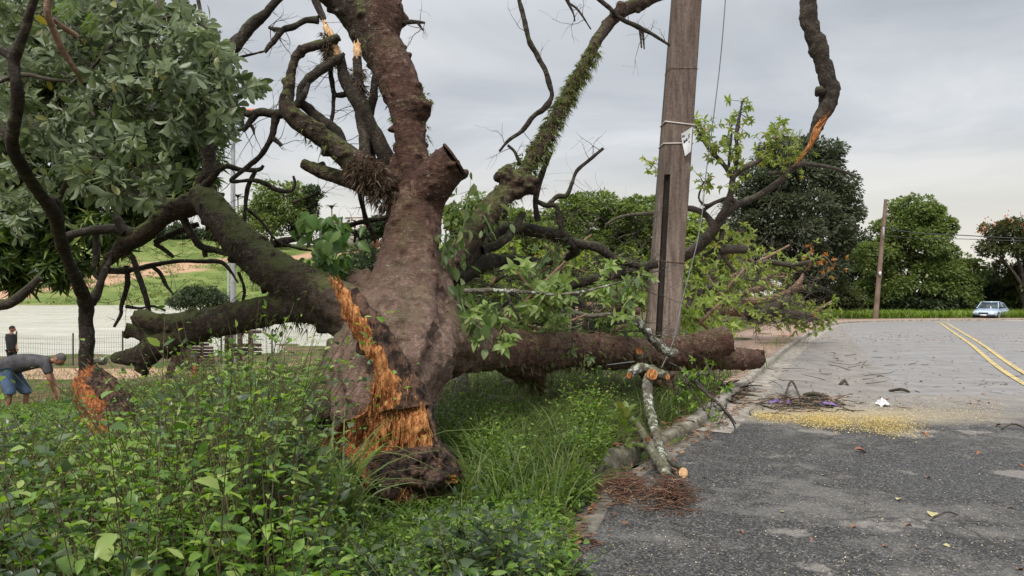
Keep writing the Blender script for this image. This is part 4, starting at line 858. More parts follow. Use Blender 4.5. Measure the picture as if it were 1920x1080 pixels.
# scrub on the lawn beyond the pond
rng = np.random.default_rng(99); k_ = 420; d_ = rng.uniform(212, 400, k_); px_ = rng.uniform(-60, 760, k_); x_ = (px_ - 960) / F * d_; z_ = ground(x_, d_); mb = MB(); pp = []
for a_, b_, c_ in zip(x_, d_, z_):
    r_ = rng.uniform(.5, 2.2); m_ = int(40 * r_); q_ = rng.normal(0, 1, (m_, 3)) * [r_, r_ * .6, r_ * .45]; q_[:, 2] = np.abs(q_[:, 2]); pp.append(q_ + [a_, b_, c_])
pp = np.vstack(pp); leaves(mb, pp, rng.normal(0, 1, pp.shape) + [0, 0, .4], rng.uniform(.4, .9, len(pp)), 'simple', 1.2, rng=rng)
tagit(mb.build('scrub', L_MID, smooth=False), 'scattered low scrub on the grassy hill beyond the pond', 'shrubs', kind='stuff')
# grass along the far verge
def grass_field(name, x_fn, n, hrange, wd, mat, seed, droop=.6, label=None, nseg=3):
    rng = np.random.default_rng(seed); xy = x_fn(rng, n); z = ground(xy[:, 0], xy[:, 1]); a = rng.uniform(0, 6.28, len(xy))
    mb = MB(); blades(mb, np.c_[xy, z - .02], np.stack([np.cos(a), np.sin(a), 0 * a], 1), rng.uniform(*hrange, len(xy)), wd, nseg, droop, rng)
    return tagit(mb.build(name, mat), label, 'grass', kind='stuff')
L_GRASS = leafmat('grass_blades', [(0, (.05, .08, .015)), (.6, (.10, .16, .03)), (.9, (.16, .21, .055)), (1, (.25, .24, .10))], .4)
L_VERGE = leafmat('verge_grass', [(0, (.12, .19, .03)), (.6, (.22, .33, .05)), (1, (.36, .40, .12))], .45)
def farv(rng, n):
    px = rng.uniform(1500, 1990, n); d = rng.uniform(56, 64, n); x = (px - 960) / F * d; s = sdist(x, d, densify(K, 1.0)); k = s > 1.9; return np.c_[x, d][k]
grass_field('tall_grass', farv, 22000, (.35, .95), .06, L_VERGE, 5, .5, 'bright green tall grass on the far verge before the trees')
# ---------------------------------------------------------------- standing trees at the left
L_OBOV = leafmat('leaves_grey_green', [(0, (.05, .075, .03)), (.4, (.115, .15, .062)), (.8, (.19, .235, .105)), (.97, (.27, .32, .17)), (1, (.36, .30, .06))], .34, .4, .45, back=(.22, .265, .16))
L_MANGO = leafmat('leaves_mango', [(0, (.03, .055, .015)), (.5, (.06, .10, .022)), (.85, (.11, .17, .035)), (1, (.2, .25, .05))], .35, .4)
def whorls(mb, centres, dirs, k, size, kind, rng, wscale=1.0, spread=.9, up=None, droop=0.0):
    pos = []; dv = []; uu = []
    for c, d in zip(centres, dirs):
        d = d / np.linalg.norm(d); u = np.cross(d, [.1, .2, .97]); u /= np.linalg.norm(u); v = np.cross(d, u); a0 = rng.uniform(0, 6)
        for j in range(k):
            a = a0 + j * 2.4; sp_ = spread * rng.uniform(.6, 1.2); q = d * (1.1 - .6 * sp_) + (u * math.cos(a) + v * math.sin(a)) * sp_; q[2] -= droop
            pos.append(c - d * j * size * .07); dv.append(q); uu.append(d + np.array([0, 0, .3]))
    leaves(mb, pos, dv, size * rng.uniform(.65, 1.2, len(pos)), kind, wscale, up=uu, roll=.25, rng=rng, curl=1.2)
rng = np.random.default_rng(21)
NT = empty('small_tree', (P(165, 800, 9.0).x, 9.0, GZ(P(165, 800, 9).x, 9.0)), 'small leafy tree with a forked mossy trunk and grey green leaves overhanging the left side', 'tree')
mb = MB()
gz_ = 552 + (1.65 - GZ(P(165, 0, 9).x, 9.0)) / 9 * F
T0 = lambda sp_, seg=12, lump=.25: tube(mb, catmull(parse(sp_), .05), seg, lump, 6, 3)
T0(f'168,{gz_+5:.0f},9,16 160,700,9,13 163,640,9,13 162,590,9,13 160,565,8.9,13 146,530,8.6,11 128,490,8.2,11 112,440,7.8,11 103,402,7.4,12 65,350,6.9,11 40,310,6.5,11 22,270,6.2,11 28,225,6.0,11 34,190,5.9,11 30,150,5.8,10 27,112,5.8,10 45,60,5.7,9 62,5,5.6,8 75,-30,5.6,7')
T0('165,575,9,9 182,545,9.1,8 196,510,9.2,6 210,480,9.3,4')
T0('28,115,5.8,8 12,100,5.8,7.5 -15,88,5.8,7'); T0('22,272,6.2,10 5,245,6.2,9 -20,215,6.2,8'); T0('103,402,7.4,10 108,380,7.4,8 90,372,7.3,5'); T0('128,492,8.2,6 112,470,8.2,4 105,455,8.2,3')
mb.build('trunk', BARKD, NT)
for sp_ in ['155,155,6.0,4 140,130,5.9,5 118,95,5.8,6 100,55,5.7,6.5 88,20,5.6,6.5 98,-20,5.6,6.5', '145,68,5.9,5 120,52,5.8,5 98,35,5.7,5', '118,135,6.6,3 150,150,6.6,3 200,100,6.6,2.5 250,95,6.7,2.5 300,110,6.8,3 350,118,6.8,2.5 400,150,6.8,2 450,165,6.8,1.5',
            '370,-10,7.5,3 378,30,7.5,3.5 388,65,7.5,3.5', '290,-20,7.3,3 300,10,7.2,3.5 306,25,7.2,3', '200,95,6.6,3 240,60,6.7,3 290,40,6.8,3 340,30,6.8,2.5 400,60,6.8,2', '160,200,6.6,3 200,240,6.4,3 230,300,6.3,2.5 250,340,6.2,2',
            '120,260,7.2,4 170,300,7.0,3 210,360,6.8,3', '100,400,8.6,5 130,330,8,5 170,260,7.4,4 160,200,6.8,3.5 155,150,6.6,3.5', '210,110,6.6,3 280,160,6.5,3 340,200,6.5,2.5 400,230,6.5,2', '300,110,6.8,2 330,150,6.7,2 350,190,6.6,2',
            '-20,160,6.6,4 40,140,6.6,4 100,150,6.6,3.5 155,152,6.6,3']:
    mb = MB(); tube(mb, catmull(parse(sp_), .05), 8, .25, 8, 2); mb.build('branch', BARKR if sp_.startswith(('155,155', '145')) else BARKT, NT)
zones = [(60, 60, 110, 110, 110, 7.6), (180, 60, 110, 90, 110, 6.9), (300, 90, 100, 80, 110, 6.8), (400, 130, 60, 60, 60, 6.7), (120, 190, 140, 100, 120, 7.3), (260, 190, 120, 80, 170, 6.5), (370, 200, 75, 70, 100, 6.6), (230, 300, 110, 70, 100, 6.3), (80, 300, 110, 90, 80, 7.9), (250, 350, 60, 40, 34, 6.1), (40, 400, 60, 60, 25, 7.4), (470, 165, 22, 12, 10, 6.8), (360, 60, 55, 40, 26, 7), (420, 230, 25, 40, 12, 6.7), (240, 20, 110, 30, 30, 6.9)]
cs = []; ds = []; zc = []
for (x, y, rx, ry, n, d) in zones:
    for _ in range(int(n * .8)):
        a = rng.uniform(0, 6.28); r_ = rng.random() ** .42 * rng.uniform(.8, 1.1); cs.append(np.array(P(x + rx * r_ * math.cos(a), y + ry * r_ * math.sin(a), d + rng.uniform(-.6, .9)))); zc.append(np.array(P(x, y, d))); q = rng.normal(0, .5, 3) + np.array([.45 * math.cos(a) + .2, -.3, -.15]); ds.append(q)
cs = np.array(cs); ds = np.array(ds); mb = MB(); whorls(mb, cs, ds, 8, .14, 'obov', rng, .88, .95, droop=.2); mb.build('foliage', L_OBOV, NT)
mb = MB()                                            # the twigs that carry the whorls
for c, d, z_ in zip(cs, ds, zc):
    v_ = z_ - c; v_ /= np.linalg.norm(v_) + 1e-9; b_ = c + v_ * rng.uniform(.1, .25) - d / np.linalg.norm(d) * .08 + rng.normal(0, .03, 3); tube(mb, [(*b_, .005), (*((b_ + c) / 2 + rng.normal(0, .03, 3)), .004), (*c, .003)], 4, cap=False)
tagit(mb.build('twigs', BARKT, NT), kind='stuff')
mb = MB()                                            # feathery pale pinnate leaves near the top
for (x0, y0, x1, y1) in [(150, 0, 112, 30), (150, 5, 125, 38), (178, 20, 160, 50), (180, 30, 172, 62), (130, 0, 108, 20)]:
    a, b_ = np.array(P(x0, y0, 6.2)), np.array(P(x1, y1, 6.1)); tube(mb, [(*a, .002), (*b_, .001)], 3, cap=False); T_ = (b_ - a) / np.linalg.norm(b_ - a); sd = np.cross(T_, [0, 1, 0]); k = 16; tt = np.linspace(.1, 1, k)
    for s in (1, -1): leaves(mb, a + (b_ - a) * tt[:, None], np.tile(T_ * .5 + sd * s, (k, 1)), .055, 'lance', .8, roll=.1, rng=rng)
mb.build('frond', leafmat('frond_green', [(0, (.14, .22, .05)), (1, (.2, .28, .08))], .4), NT)
# mango tree behind, reaching over the pond edge
bl = [(60, 250, 120, 110), (200, 300, 110, 90), (320, 280, 90, 70), (380, 250, 45, 50), (360, 345, 55, 40), (60, 400, 110, 90), (190, 430, 80, 60), (30, 500, 70, 50), (120, 500, 60, 50), (290, 380, 60, 40), (80, 120, 130, 110), (230, 120, 110, 100), (320, 130, 60, 60, 1)]
d_ = 17.0; tx = P(-170, 0, d_).x; MT = empty('mango_tree', (tx, d_, GZ(tx, d_)), 'large dark green mango tree hanging over the pond edge behind the small leafy tree', 'tree')
A_, D_ = crown_pts(bl, d_, 2700, rng, .34, 18, .15); D_[:, 2] -= .2
mb = MB(); whorls(mb, A_, D_, 11, .36, 'lance', rng, .85, .9, droop=.55); mb.build('foliage', L_MANGO, MT)
tipk = rng.choice(len(A_), 420); A2 = A_[tipk] + np.array([0, -.12, .08]); sel = (A2[:, 0] > P(180, 0, 17).x) | (rng.random(420) < .35)
L_MTIP = leafmat('leaves_mango_young', [(0, (.12, .17, .03)), (1, (.22, .26, .06))], .4)
mb = MB(); whorls(mb, A2[sel], D_[tipk][sel], 7, .26, 'lance', rng, .8, .9, droop=.4); mb.build('young_leaves', L_MTIP, MT)
mb = MB(); g = GZ(tx, d_); top = np.array(P(60, 300, d_)); tube(mb, catmull([(tx, d_, g - .2, .3), (tx + .1, d_, g + 1.2, .25), (tx + .3, d_, g + 2.2, .22), (*top, .14)], .15), 9, .2, 3)
for b_ in bl: c = np.array(P(b_[0], b_[1], d_)); tube(mb, catmull([(tx + .3, d_, g + 2.1, .14), (*((c + [tx, d_, g + 2.4]) / 2), .09), (*c, .04)], .2), 6, .2, 3)
tube(mb, catmull([(tx + .4, d_ - 2, g + 1.9, .1), *parse('-30,575,15,12 20,568,15,10 50,545,15,8 75,520,15,6')], .2), 7, .2, 3)
mb.build('trunk', BARKD, MT)
# heart-leaved sprout on the limb, loose hanging leaf sprays on the fallen tree
L_SPROUT = leafmat('leaves_sprout', [(0, (.05, .12, .02)), (.6, (.10, .19, .035)), (1, (.16, .25, .06))], .35, .4)
mb = MB(); c0 = np.array(P(618, 520, 7.9)); pos = []; dv = []
for k in range(120):
    x = rng.normal(612, 25); y = rng.uniform(395, 515); x += (y - 440) * .12; p_ = np.array(P(x, y, 7.75 + rng.normal(0, .1))); pos.append(p_); dv.append(np.array([rng.normal(0, .7), -.3, rng.normal(-.7, .4)]))
leaves(mb, pos, dv, rng.uniform(.09, .19, len(pos)), 'heart', .85, up=np.tile([0, -1, .5], (len(pos), 1)), roll=.4, rng=rng)
for k in range(9): e_ = pos[int(rng.integers(120))]; tube(mb, catmull([(*c0, .006), (*((c0 + e_) / 2 + rng.normal(0, .04, 3)), .005), (*e_, .003)], .05), 5, cap=False)
mb.build('sprout', L_SPROUT, TREE)
L_PALE = leafmat('leaves_wilted', [(0, (.07, .12, .04)), (.6, (.14, .20, .07)), (1, (.24, .28, .12))], .45, .5)
def spray(name, spec, n, size, kind, mat, parent, rng, hang=.8, r=.003, wig=.12):
    q = catmull(parse(spec), .05); mb = MB(); tube(mb, q, 5, .2, 9); i = rng.integers(len(q) // 4, len(q), n)
    pos = q[i, :3] + rng.normal(0, wig, (n, 3)) * np.array([1, 1, .8]); 
    for k in range(0, n, 3): tube(mb, [(*q[i[k], :3], r), (*pos[k], r * .6)], 3, cap=False)
    dv = rng.normal(0, .5, (n, 3)); dv[:, 2] -= hang; leaves(mb, pos, dv, size * rng.uniform(.6, 1.2, n), kind, 1.1, roll=.6, rng=rng)
    return mb.build(name, [mat], parent)
for sp_, n in [('925,650,6.9,2 905,620,6.9,2 880,600,6.95,2.5 868,575,7.0,2.5 862,540,7.1,3', 34), ('1060,480,8.6,2 1045,500,8.6,2 1040,540,8.6,2 1050,580,8.6,1.5', 26), ('1160,560,9,2 1175,540,9,2 1190,520,9,2', 20), ('1000,540,8.8,2 1010,500,8.8,2 1030,470,8.8,2', 22),
               ('850,520,7.6,2 850,480,7.6,2 868,430,7.6,2 878,370,7.7,2 885,350,7.7,1.5', 34), ('828,500,7.5,3 832,470,7.5,3 836,440,7.5,2', 22), ('930,450,8.4,2 915,420,8.4,2 905,400,8.5,2', 14), ('1090,610,9.1,2 1060,620,9.1,2 1030,640,9.1,2', 14), ('870,640,7,2 900,600,7,2 925,575,7,2', 18)]:
    spray('leafy_spray', sp_, n, .13, 'oval', L_PALE, TREE, rng, wig=.1)
# epiphytes and fern tufts bristling on the limbs
L_EPI = leafmat('epiphyte_blades', [(0, (.07, .08, .025)), (.5, (.13, .16, .045)), (1, (.24, .28, .08))], .35)
L_EPD = leafmat('dry_tufts', [(0, (.06, .035, .022)), (.6, (.12, .08, .05)), (1, (.2, .15, .1))], .25)
def tufts(spec_list, mat, n, L, seed, wd=.006):
    rg = np.random.default_rng(seed); B = []; 
    for sp_, dens in spec_list:
        q = catmull(parse(sp_), .03); m = int(n * dens); i = rg.integers(0, len(q), m); o = rg.normal(0, 1, (m, 3)); o /= np.linalg.norm(o, axis=1)[:, None]
        B.append(np.c_[q[i, :3] + o * q[i, 3:4] * .92, o])
    B = np.vstack(B); k = 6; Bp = np.repeat(B, k, 0); d = Bp[:, 3:] + rg.normal(0, .45, (len(Bp), 3))
    mb = MB(); LL = L * rg.uniform(.4, 1.3, len(Bp)); dirh = d / np.linalg.norm(d, axis=1)[:, None]
    t = np.array([0, .5, 1.0]); C = Bp[:, None, :3] + LL[:, None, None] * (dirh[:, None] * t[None, :, None] + np.array([0, 0, -.5])[None, None] * (t ** 2)[None, :, None])
    sd = np.cross(dirh, rg.normal(0, 1, dirh.shape)); sd /= np.linalg.norm(sd, axis=1)[:, None] + 1e-9; ww = np.array([wd, wd * .8, .0006])
    V = np.stack([C - sd[:, None] * ww[None, :, None], C + sd[:, None] * ww[None, :, None]], 2).reshape(len(Bp), 6, 3)
    f = np.array([(0, 1, 3, 2), (2, 3, 5, 4)]); mb.add(V.reshape(-1, 3), (f[None] + (np.arange(len(Bp)) * 6)[:, None, None]).reshape(-1, 4))
    return tagit(mb.build('epiphytes', mat, TREE, smooth=False), kind='stuff')
tufts([('1010,285,9.1,19 1045,215,9.3,16 1075,160,9.5,15 1115,95,9.7,12', 1.5), ('960,350,8.9,26 1010,278,9.1,19', .5)], L_EPI, 420, .075, 1)
tufts([('430,430,8.4,35 475,475,8.1,40 530,520,7.8,43 600,550,7.5,44', .5), ('700,345,8.2,36 672,312,8.2,28 562,228,8.2,22', .3), ('900,640,7.6,44 1010,655,8.5,43 1130,655,9.7,37 1240,660,10.8,33 1350,665,11.8,25', 3.0), ('420,602,8.0,33 580,575,7.6,32', .25), ('782,330,8.25,34 762,200,8.45,36 712,85,8.65,38', .8), ('791,185,8.3,20 780,200,8.4,22', .2), ('890,435,8.4,29 962,348,8.9,25', .25), ('850,520,8.4,22 935,488,9.3,12 1035,492,9.7,8', .5), ('940,428,9.3,13 1062,445,9.7,12', .4)], L_EPI, 300, .055, 2, .005)
tufts([('880,640,7.5,44 950,652,8.0,38 1010,660,8.5,36 1130,660,9.7,32 1240,665,10.8,28 1340,668,11.8,24', 1.0), ('1230,664,10.8,27 1335,643,11.15,26', .25), ('980,680,8.4,30 1012,735,8.7,10', .25)], L_EPI, 420, .085, 7, .006)
tufts([('700,600,7.3,44 585,545,7.6,40 475,475,8.1,35 398,388,8.7,28', .7), ('640,595,7.5,36 500,583,7.8,28 350,606,8.2,21', .6)], L_EPI, 240, .085, 8, .005)
tufts([('715,350,8.15,34 690,325,8.1,30 665,315,8.2,20', 1), ('720,360,8.1,30 740,380,8.1,20', .4), ('625,110,8.27,10 612,70,8.27,9', .35), ('672,130,8.3,9 680,180,8.3,9', .2)], L_EPD, 420, .09, 3)
# ---------------------------------------------------------------- weeds and grasses
L_W1 = leafmat('weed_leaves', [(0, (.04, .08, .018)), (.4, (.10, .19, .035)), (.8, (.20, .32, .065)), (1, (.36, .44, .13))], .4, .36)
L_W2 = leafmat('weed_leaves_grey', [(0, (.03, .058, .024)), (.6, (.07, .115, .045)), (1, (.14, .19, .09))], .33, .34, .5)
L_W3 = leafmat('vine_leaves', [(0, (.07, .14, .02)), (.5, (.16, .28, .04)), (.9, (.27, .41, .07)), (1, (.42, .48, .13))], .45, .36)
STEM = simple('weed_stem', (.14, .12, .06), (.07, .05, .03), 20, .8, .3, 0)
TOPX = [-200, 100, 150, 245, 300, 380, 430, 480, 535, 580, 640, 690, 740, 800, 860, 930, 1000, 1050, 1110]
TOPY = [785, 805, 820, 815, 740, 690, 635, 640, 700, 930, 1010, 1070, 1060, 1020, 965, 950, 970, 1000, 1040]
def stems(xy, z0, h, K_, size, kind, rng, lean=.25, lmat=None, wscale=1.0, opp=True, start=.15, droop=.15):
    """returns leaf arrays and stem tubes for many small plants at once"""
    N = len(xy); a = rng.uniform(0, 6.28, N); ln = lean * rng.uniform(.2, 1.3, N); t = np.linspace(start, 1, K_)
    base = np.c_[xy, z0]; dirh = np.stack([np.cos(a), np.sin(a), 0 * a], 1)
    C = base[:, None] + h[:, None, None] * (t[None, :, None] * np.array([0, 0, 1.0]) + (ln[:, None] * t[None] ** 1.7)[:, :, None] * dirh[:, None])
    C = C + rng.normal(0, .012, C.shape)
    ph = rng.uniform(0, 6.28, N)[:, None] + np.arange(K_)[None] * (1.57 if opp else 2.4)
    out = []
    for s in ((0, math.pi) if opp else (0,)):
        q = ph + s + rng.normal(0, .3, ph.shape); el = rng.normal(.15, .3, ph.shape) + .5 * t[None] ** 3
        d = np.stack([np.cos(q) * np.cos(el), np.sin(q) * np.cos(el), np.sin(el) - droop], -1)
        sz = size * (1.15 - .65 * t[None] ** 2) * rng.uniform(.6, 1.25, ph.shape); out.append((C.reshape(-1, 3) + d.reshape(-1, 3) * .01, d.reshape(-1, 3), sz.ravel()))
    pos = np.vstack([o[0] for o in out]); dv = np.vstack([o[1] for o in out]); sz = np.concatenate([o[2] for o in out])
    # stems as 3-sided prisms
    tt = np.array([0, .5, 1.0]); S = base[:, None] + h[:, None, None] * (tt[None, :, None] * np.array([0, 0, 1.0]) + (ln[:, None] * tt[None] ** 1.7)[:, :, None] * dirh[:, None])
    r = np.array([.0042, .003, .0012]); an = np.array([0, 2.09, 4.19]); ring = np.stack([np.cos(an), np.sin(an), 0 * an], 1)
    V = S[:, :, None] + ring[None, None] * r[None, :, None, None]; f = np.array([(3 * i + j, 3 * i + (j + 1) % 3, 3 * i + 3 + (j + 1) % 3, 3 * i + 3 + j) for i in range(2) for j in range(3)])
    return pos, dv, sz, V.reshape(-1, 3), (f[None] + (np.arange(N) * 9)[:, None, None]).reshape(-1, 4)
def field(name, label, xy, h, K_, size, kind, mat, seed, **kw):
    rng = np.random.default_rng(seed); z = ground(xy[:, 0], xy[:, 1]); ws = kw.pop('wscale', 1.0)
    pos, dv, sz, SV, SF = stems(xy, z, h, K_, size, kind, rng, **kw); mb = MB(); leaves(mb, pos, dv, sz, kind, ws, roll=.35, rng=rng); mb.add(SV, SF, 1)
    return tagit(mb.build(name, [mat, STEM], smooth=False), label, 'weeds', kind='stuff')
rng = np.random.default_rng(77)
L_RED = leafmat('dry_stems_leaves', [(0, (.10, .05, .03)), (.6, (.2, .12, .06)), (1, (.32, .24, .12))], .3)
def cand(n, y0, y1, pxa, pxb, rng, smin=.12):
    y = np.sqrt(rng.uniform(y0 * y0, y1 * y1, n)); px = rng.uniform(pxa, pxb, n); x = (px - 960) / F * y; s = sdist(x, y); k = s > smin
    # keep clear of the trunk butt
    k &= ~((x > -1.35) & (x < -.35) & (y > 5.3) & (y < 6.9))
    return np.c_[x, y][k]
def capped(xy, hmax, rng, jit=.12):
    px = 960 + F * xy[:, 0] / xy[:, 1]; top = np.interp(px, TOPX, TOPY); g = ground(xy[:, 0], xy[:, 1]); zt = 1.65 - (top - 552) * xy[:, 1] / F
    return np.clip(np.minimum(hmax, zt - g) * (rng.uniform(.42, 1.0 + jit, len(xy)) + .35 * np.array([noise.noise(Vector((a * 1.7, b * 1.7, 4))) for a, b in xy])), .07, 2)
nzv = lambda xy, sc, sd: np.array([noise.noise(Vector((a * sc, b * sc, sd))) for a, b in xy])
# tall broad-leaved weeds of the near left
xy = cand(2500, 2.6, 6.6, -60, 1090, rng, .05); xy = xy[nzv(xy, 2.6, 11) > -.12]; w_ = nzv(xy, .9, 3); A_ = xy[w_ > -.05]; B_ = xy[w_ <= -.05]
n2_ = nzv(A_, 1.6, 31); C_ = A_[n2_ > .08]; A_ = A_[n2_ <= .08]
field('weeds', 'fine leaved bright green weeds among the broad leaved ones', C_, capped(C_, 1.05, rng), 15, .052, 'obov', L_W3, 41, lean=.5, wscale=1.2)
field('weeds', 'tall broad leaved green weeds filling the lower left corner', A_, capped(A_, .95 + .4 * np.exp(-((A_[:, 0] + 1.9) / .7) ** 2), rng), 9, .095, 'oval', L_W1, 1, lean=.5)
field('weeds', 'duller grey green weeds between the brighter ones at lower left', B_, capped(B_, .9 + .4 * np.exp(-((B_[:, 0] + 1.9) / .7) ** 2), rng), 9, .088, 'heart', L_W2, 2, lean=.45, wscale=.9)
xy = cand(380, 3.3, 6.4, -60, 560, rng, .1); field('weeds', 'long narrow leaved stalks standing above the other weeds at lower left', xy, capped(xy, 1.2, rng, .10), 15, .13, 'lance', L_W1, 31, lean=.35, wscale=.9, opp=False)
xy = cand(260, 3.2, 6.4, -60, 620, rng, .1); field('weeds', 'brown half dry stalks between the green weeds', xy, capped(xy, 1.2, rng, .18), 8, .05, 'lance', L_RED, 32, lean=.5)
xy = cand(330, 2.7, 6.0, -60, 640, rng, .1); field('weeds', 'small lime green shoots scattered through the near weeds', xy, capped(xy, 1.3, rng, .12), 8, .06, 'heart', L_W3, 33, lean=.3)
xy = cand(1500, 3.0, 7.5, 100, 640, rng); w_ = nzv(xy, 1.3, 8); A_ = xy[w_ > .0]
field('weeds', 'light green climbing weeds heaped on the mound left of the trunk', A_, capped(A_, 1.35, rng, .1), 13, .045, 'heart', L_W3, 3, lean=.6, opp=False)
xy = cand(1500, 3.6, 6.3, 560, 1110, rng, -.03)
field('weeds', 'bright green narrow leaved weeds spilling over the broken kerb', xy, np.maximum(capped(xy, .42, rng), .12), 12, .062, 'lance', L_W3, 4, lean=.75, wscale=1.5)
xy = cand(1900, 5.6, 8.8, 800, 1130, rng, .1); xy = xy[nzv(xy, 2.2, 15) > -.1]; w_ = nzv(xy, 1.5, 5)
field('weeds', 'low bright green leafy patch between the torn root and the kerb', xy[w_ > -.1], np.clip(.36 + .7 * nzv(xy[w_ > -.1], 1.8, 9), .12, .75) * rng.uniform(.6, 1.1, (w_ > -.1).sum()), 9, .062, 'oval', L_W3, 5, lean=.6)
field('weeds', 'low dull green plants among the leafy patch by the kerb', xy[w_ <= -.1], rng.uniform(.1, .4, (w_ <= -.1).sum()), 9, .045, 'lance', L_W1, 6, lean=.5)
xy = cand(3600, 6.6, 15, -60, 620, rng); field('weeds', 'weeds around the crouching man and behind the mound', xy, np.minimum(capped(xy, .5, rng), .5) + .05, 7, .06, 'oval', L_W1, 7, lean=.5)
xy = cand(4200, 8.2, 15, 780, 1380, rng, .3); xy = xy[nzv(xy, 1.3, 21) > -.02]; field('weeds', 'fine green undergrowth below the horizontal limb', xy, rng.uniform(.08, .42, len(xy)), 8, .042, 'lance', L_W1, 8, lean=.5, wscale=1.4)
xy = cand(2600, 13, 22, 1150, 1420, rng, 2.9); field('weeds', 'bright green bushy weeds behind the concrete pole', xy, rng.uniform(.3, .95, len(xy)), 9, .10, 'oval', L_W3, 9, lean=.4)
xy = cand(260, 14, 26, 1360, 1500, rng, .2); s_ = sdist(xy[:, 0], xy[:, 1]); xy = xy[(s_ < .5)]
field('weeds', 'wiry weeds growing along the kerb at the footway edge', xy, rng.uniform(.2, .5, len(xy)), 9, .06, 'lance', L_W3, 10, lean=.5)
def gnear(y0, y1, a, b, sm): return lambda r_, n: cand(n, y0, y1, a, b, r_, sm)
grass_field('grass', gnear(2.5, 9, -60, 1080, .05), 9000, (.12, .4), .007, L_GRASS, 11, .7, 'grass blades between the near weeds', 3)
grass_field('grass', gnear(7, 16, 740, 1330, .2), 8000, (.10, .38), .008, L_GRASS, 12, .7, 'grass below the horizontal limb', 3)
grass_field('grass', gnear(7, 30, -80, 760, .2), 17000, (.08, .26), .012, L_GRASS, 13, .7, 'rough grass between the man and the pond fence', 2)
grass_field('grass', gnear(16, 40, 600, 1400, 2.9), 16000, (.12, .45), .02, L_GRASS, 14, .6, 'rough grass behind the fallen tree', 2)
grass_field('grass', gnear(5.2, 9, 800, 1120, .05), 3000, (.3, .75), .010, L_GRASS, 17, .8, 'longer arching grass between the torn root and the kerb', 5)
grass_field('grass', gnear(7.5, 12.5, 900, 1330, .2), 3500, (.25, .6), .010, L_GRASS, 18, .8, 'tufted long grass below the horizontal limb', 4)
# grey dry undergrowth
L_DRYW = leafmat('dry_weeds', [(0, (.06, .065, .045)), (.6, (.12, .125, .085)), (1, (.2, .18, .12))], .3)
xy = cand(1300, 7.5, 12, 820, 1230, rng, .3); field('weeds', 'greyish dry wiry undergrowth among the cut logs', xy, rng.uniform(.12, .35, len(xy)), 9, .028, 'lance', L_DRYW, 16, lean=.6, droop=-.2)
# a clump of long arching blades against the torn base
def clump(px, d, n, L, label, seed, wd=.014, spread=.09, name='grass_clump'):
    rg = np.random.default_rng(seed); x = (px - 960) / F * d; g = GZ(x, d); o = empty(name, (x, d, g), label, 'grass'); a = rg.uniform(0, 6.28, n); mb = MB()
    blades(mb, np.c_[x + rg.normal(0, spread, n), d + rg.normal(0, spread * .7, n), np.full(n, g)], np.stack([np.cos(a), np.sin(a), 0 * a], 1), L * rg.uniform(.5, 1.15, n), wd, 7, .95, rg)
    mb.build('blades', L_CL, o); return o
L_CL = leafmat('long_blades', [(0, (.12, .19, .05)), (.7, (.22, .31, .09)), (1, (.38, .44, .2))], .4, .4)
clump(632, 4.9, 80, 1.15, 'clump of long arching grass blades against the left side of the torn orange wood', 1, .016)
clump(590, 4.7, 60, 1.1, 'smaller clump of arching grass just left of the big one', 2, .014)
clump(1190, 9.6, 60, .34, 'small green grass tuft beside the kerb under the propped sticks', 3, .014, .12)
clump(215, 3.4, 34, .75, 'grass blades among the weeds at the far lower left', 8, .012, .12); clump(480, 3.2, 30, .6, 'grass blades among the weeds at the bottom', 9, .011, .12)
clump(1420, 15.5, 50, .55, 'wiry grass tuft at the footway edge beside the sawn limb', 4, .012, .12)
# flowering weeds, one by one
PINK = simple('pink_petals', (.55, .34, .46), (.40, .18, .36), 60, .7, .3, 0); PINKC = simple('flower_eye', (.35, .12, .25), (.5, .4, .1), 60, .7, .3, 0)
def flower_weed(px, py, d, label, seed, nf=2):
    rg = np.random.default_rng(seed); tp = np.array(P(px, py, d)); g = GZ(tp[0], d); h = tp[2] - g; o = empty('flowering_weed', (tp[0], d, g), label, 'flower', 'flowering weeds among the near weeds')
    pos, dv, sz, SV, SF = stems(np.array([[tp[0], d]] * 3) + rg.normal(0, .03, (3, 2)), np.full(3, g), h * np.array([1.0, .85, .9]), 9, .085, 'oval', rg, lean=.12); mb = MB(); leaves(mb, pos, dv, sz, 'oval', 1.1, rng=rg); mb.build('leaf', L_W2, o, smooth=False)
    mb = MB(); mb.add(SV, SF); mb.build('stem', STEM, o)
    for k in range(nf):
        c = tp + rg.normal(0, .035, 3) * [1, .5, 1] * (k > 0) + [0, -.05, .02]; mb = MB(); a = rg.uniform(0, 6.28, 30); el = rg.uniform(.1, 1.3, 30)
        leaves(mb, np.tile(c, (30, 1)), np.stack([np.cos(a) * np.cos(el), np.sin(a) * np.cos(el) - .4, np.sin(el)], 1), .014, 'oval', 1.6, rng=rg); fl = mb.build('flower_head', PINK, o, smooth=False)
flower_weed(273, 984, 3.2, 'pink flowering weed standing nearest the bottom left corner, upper bloom', 1, 2); flower_weed(291, 1016, 3.0, 'weed with the lowest pair of pink blooms at the bottom left', 2, 2)
flower_weed(402, 828, 4.0, 'weed with a small mauve bloom halfway up the mound of weeds', 3, 1); flower_weed(178, 820, 4.5, 'weed with a mauve bloom left of the mound', 4, 1); flower_weed(1078, 1052, 4.35, 'pink white bloom at the very edge of the asphalt at the bottom', 5, 2)
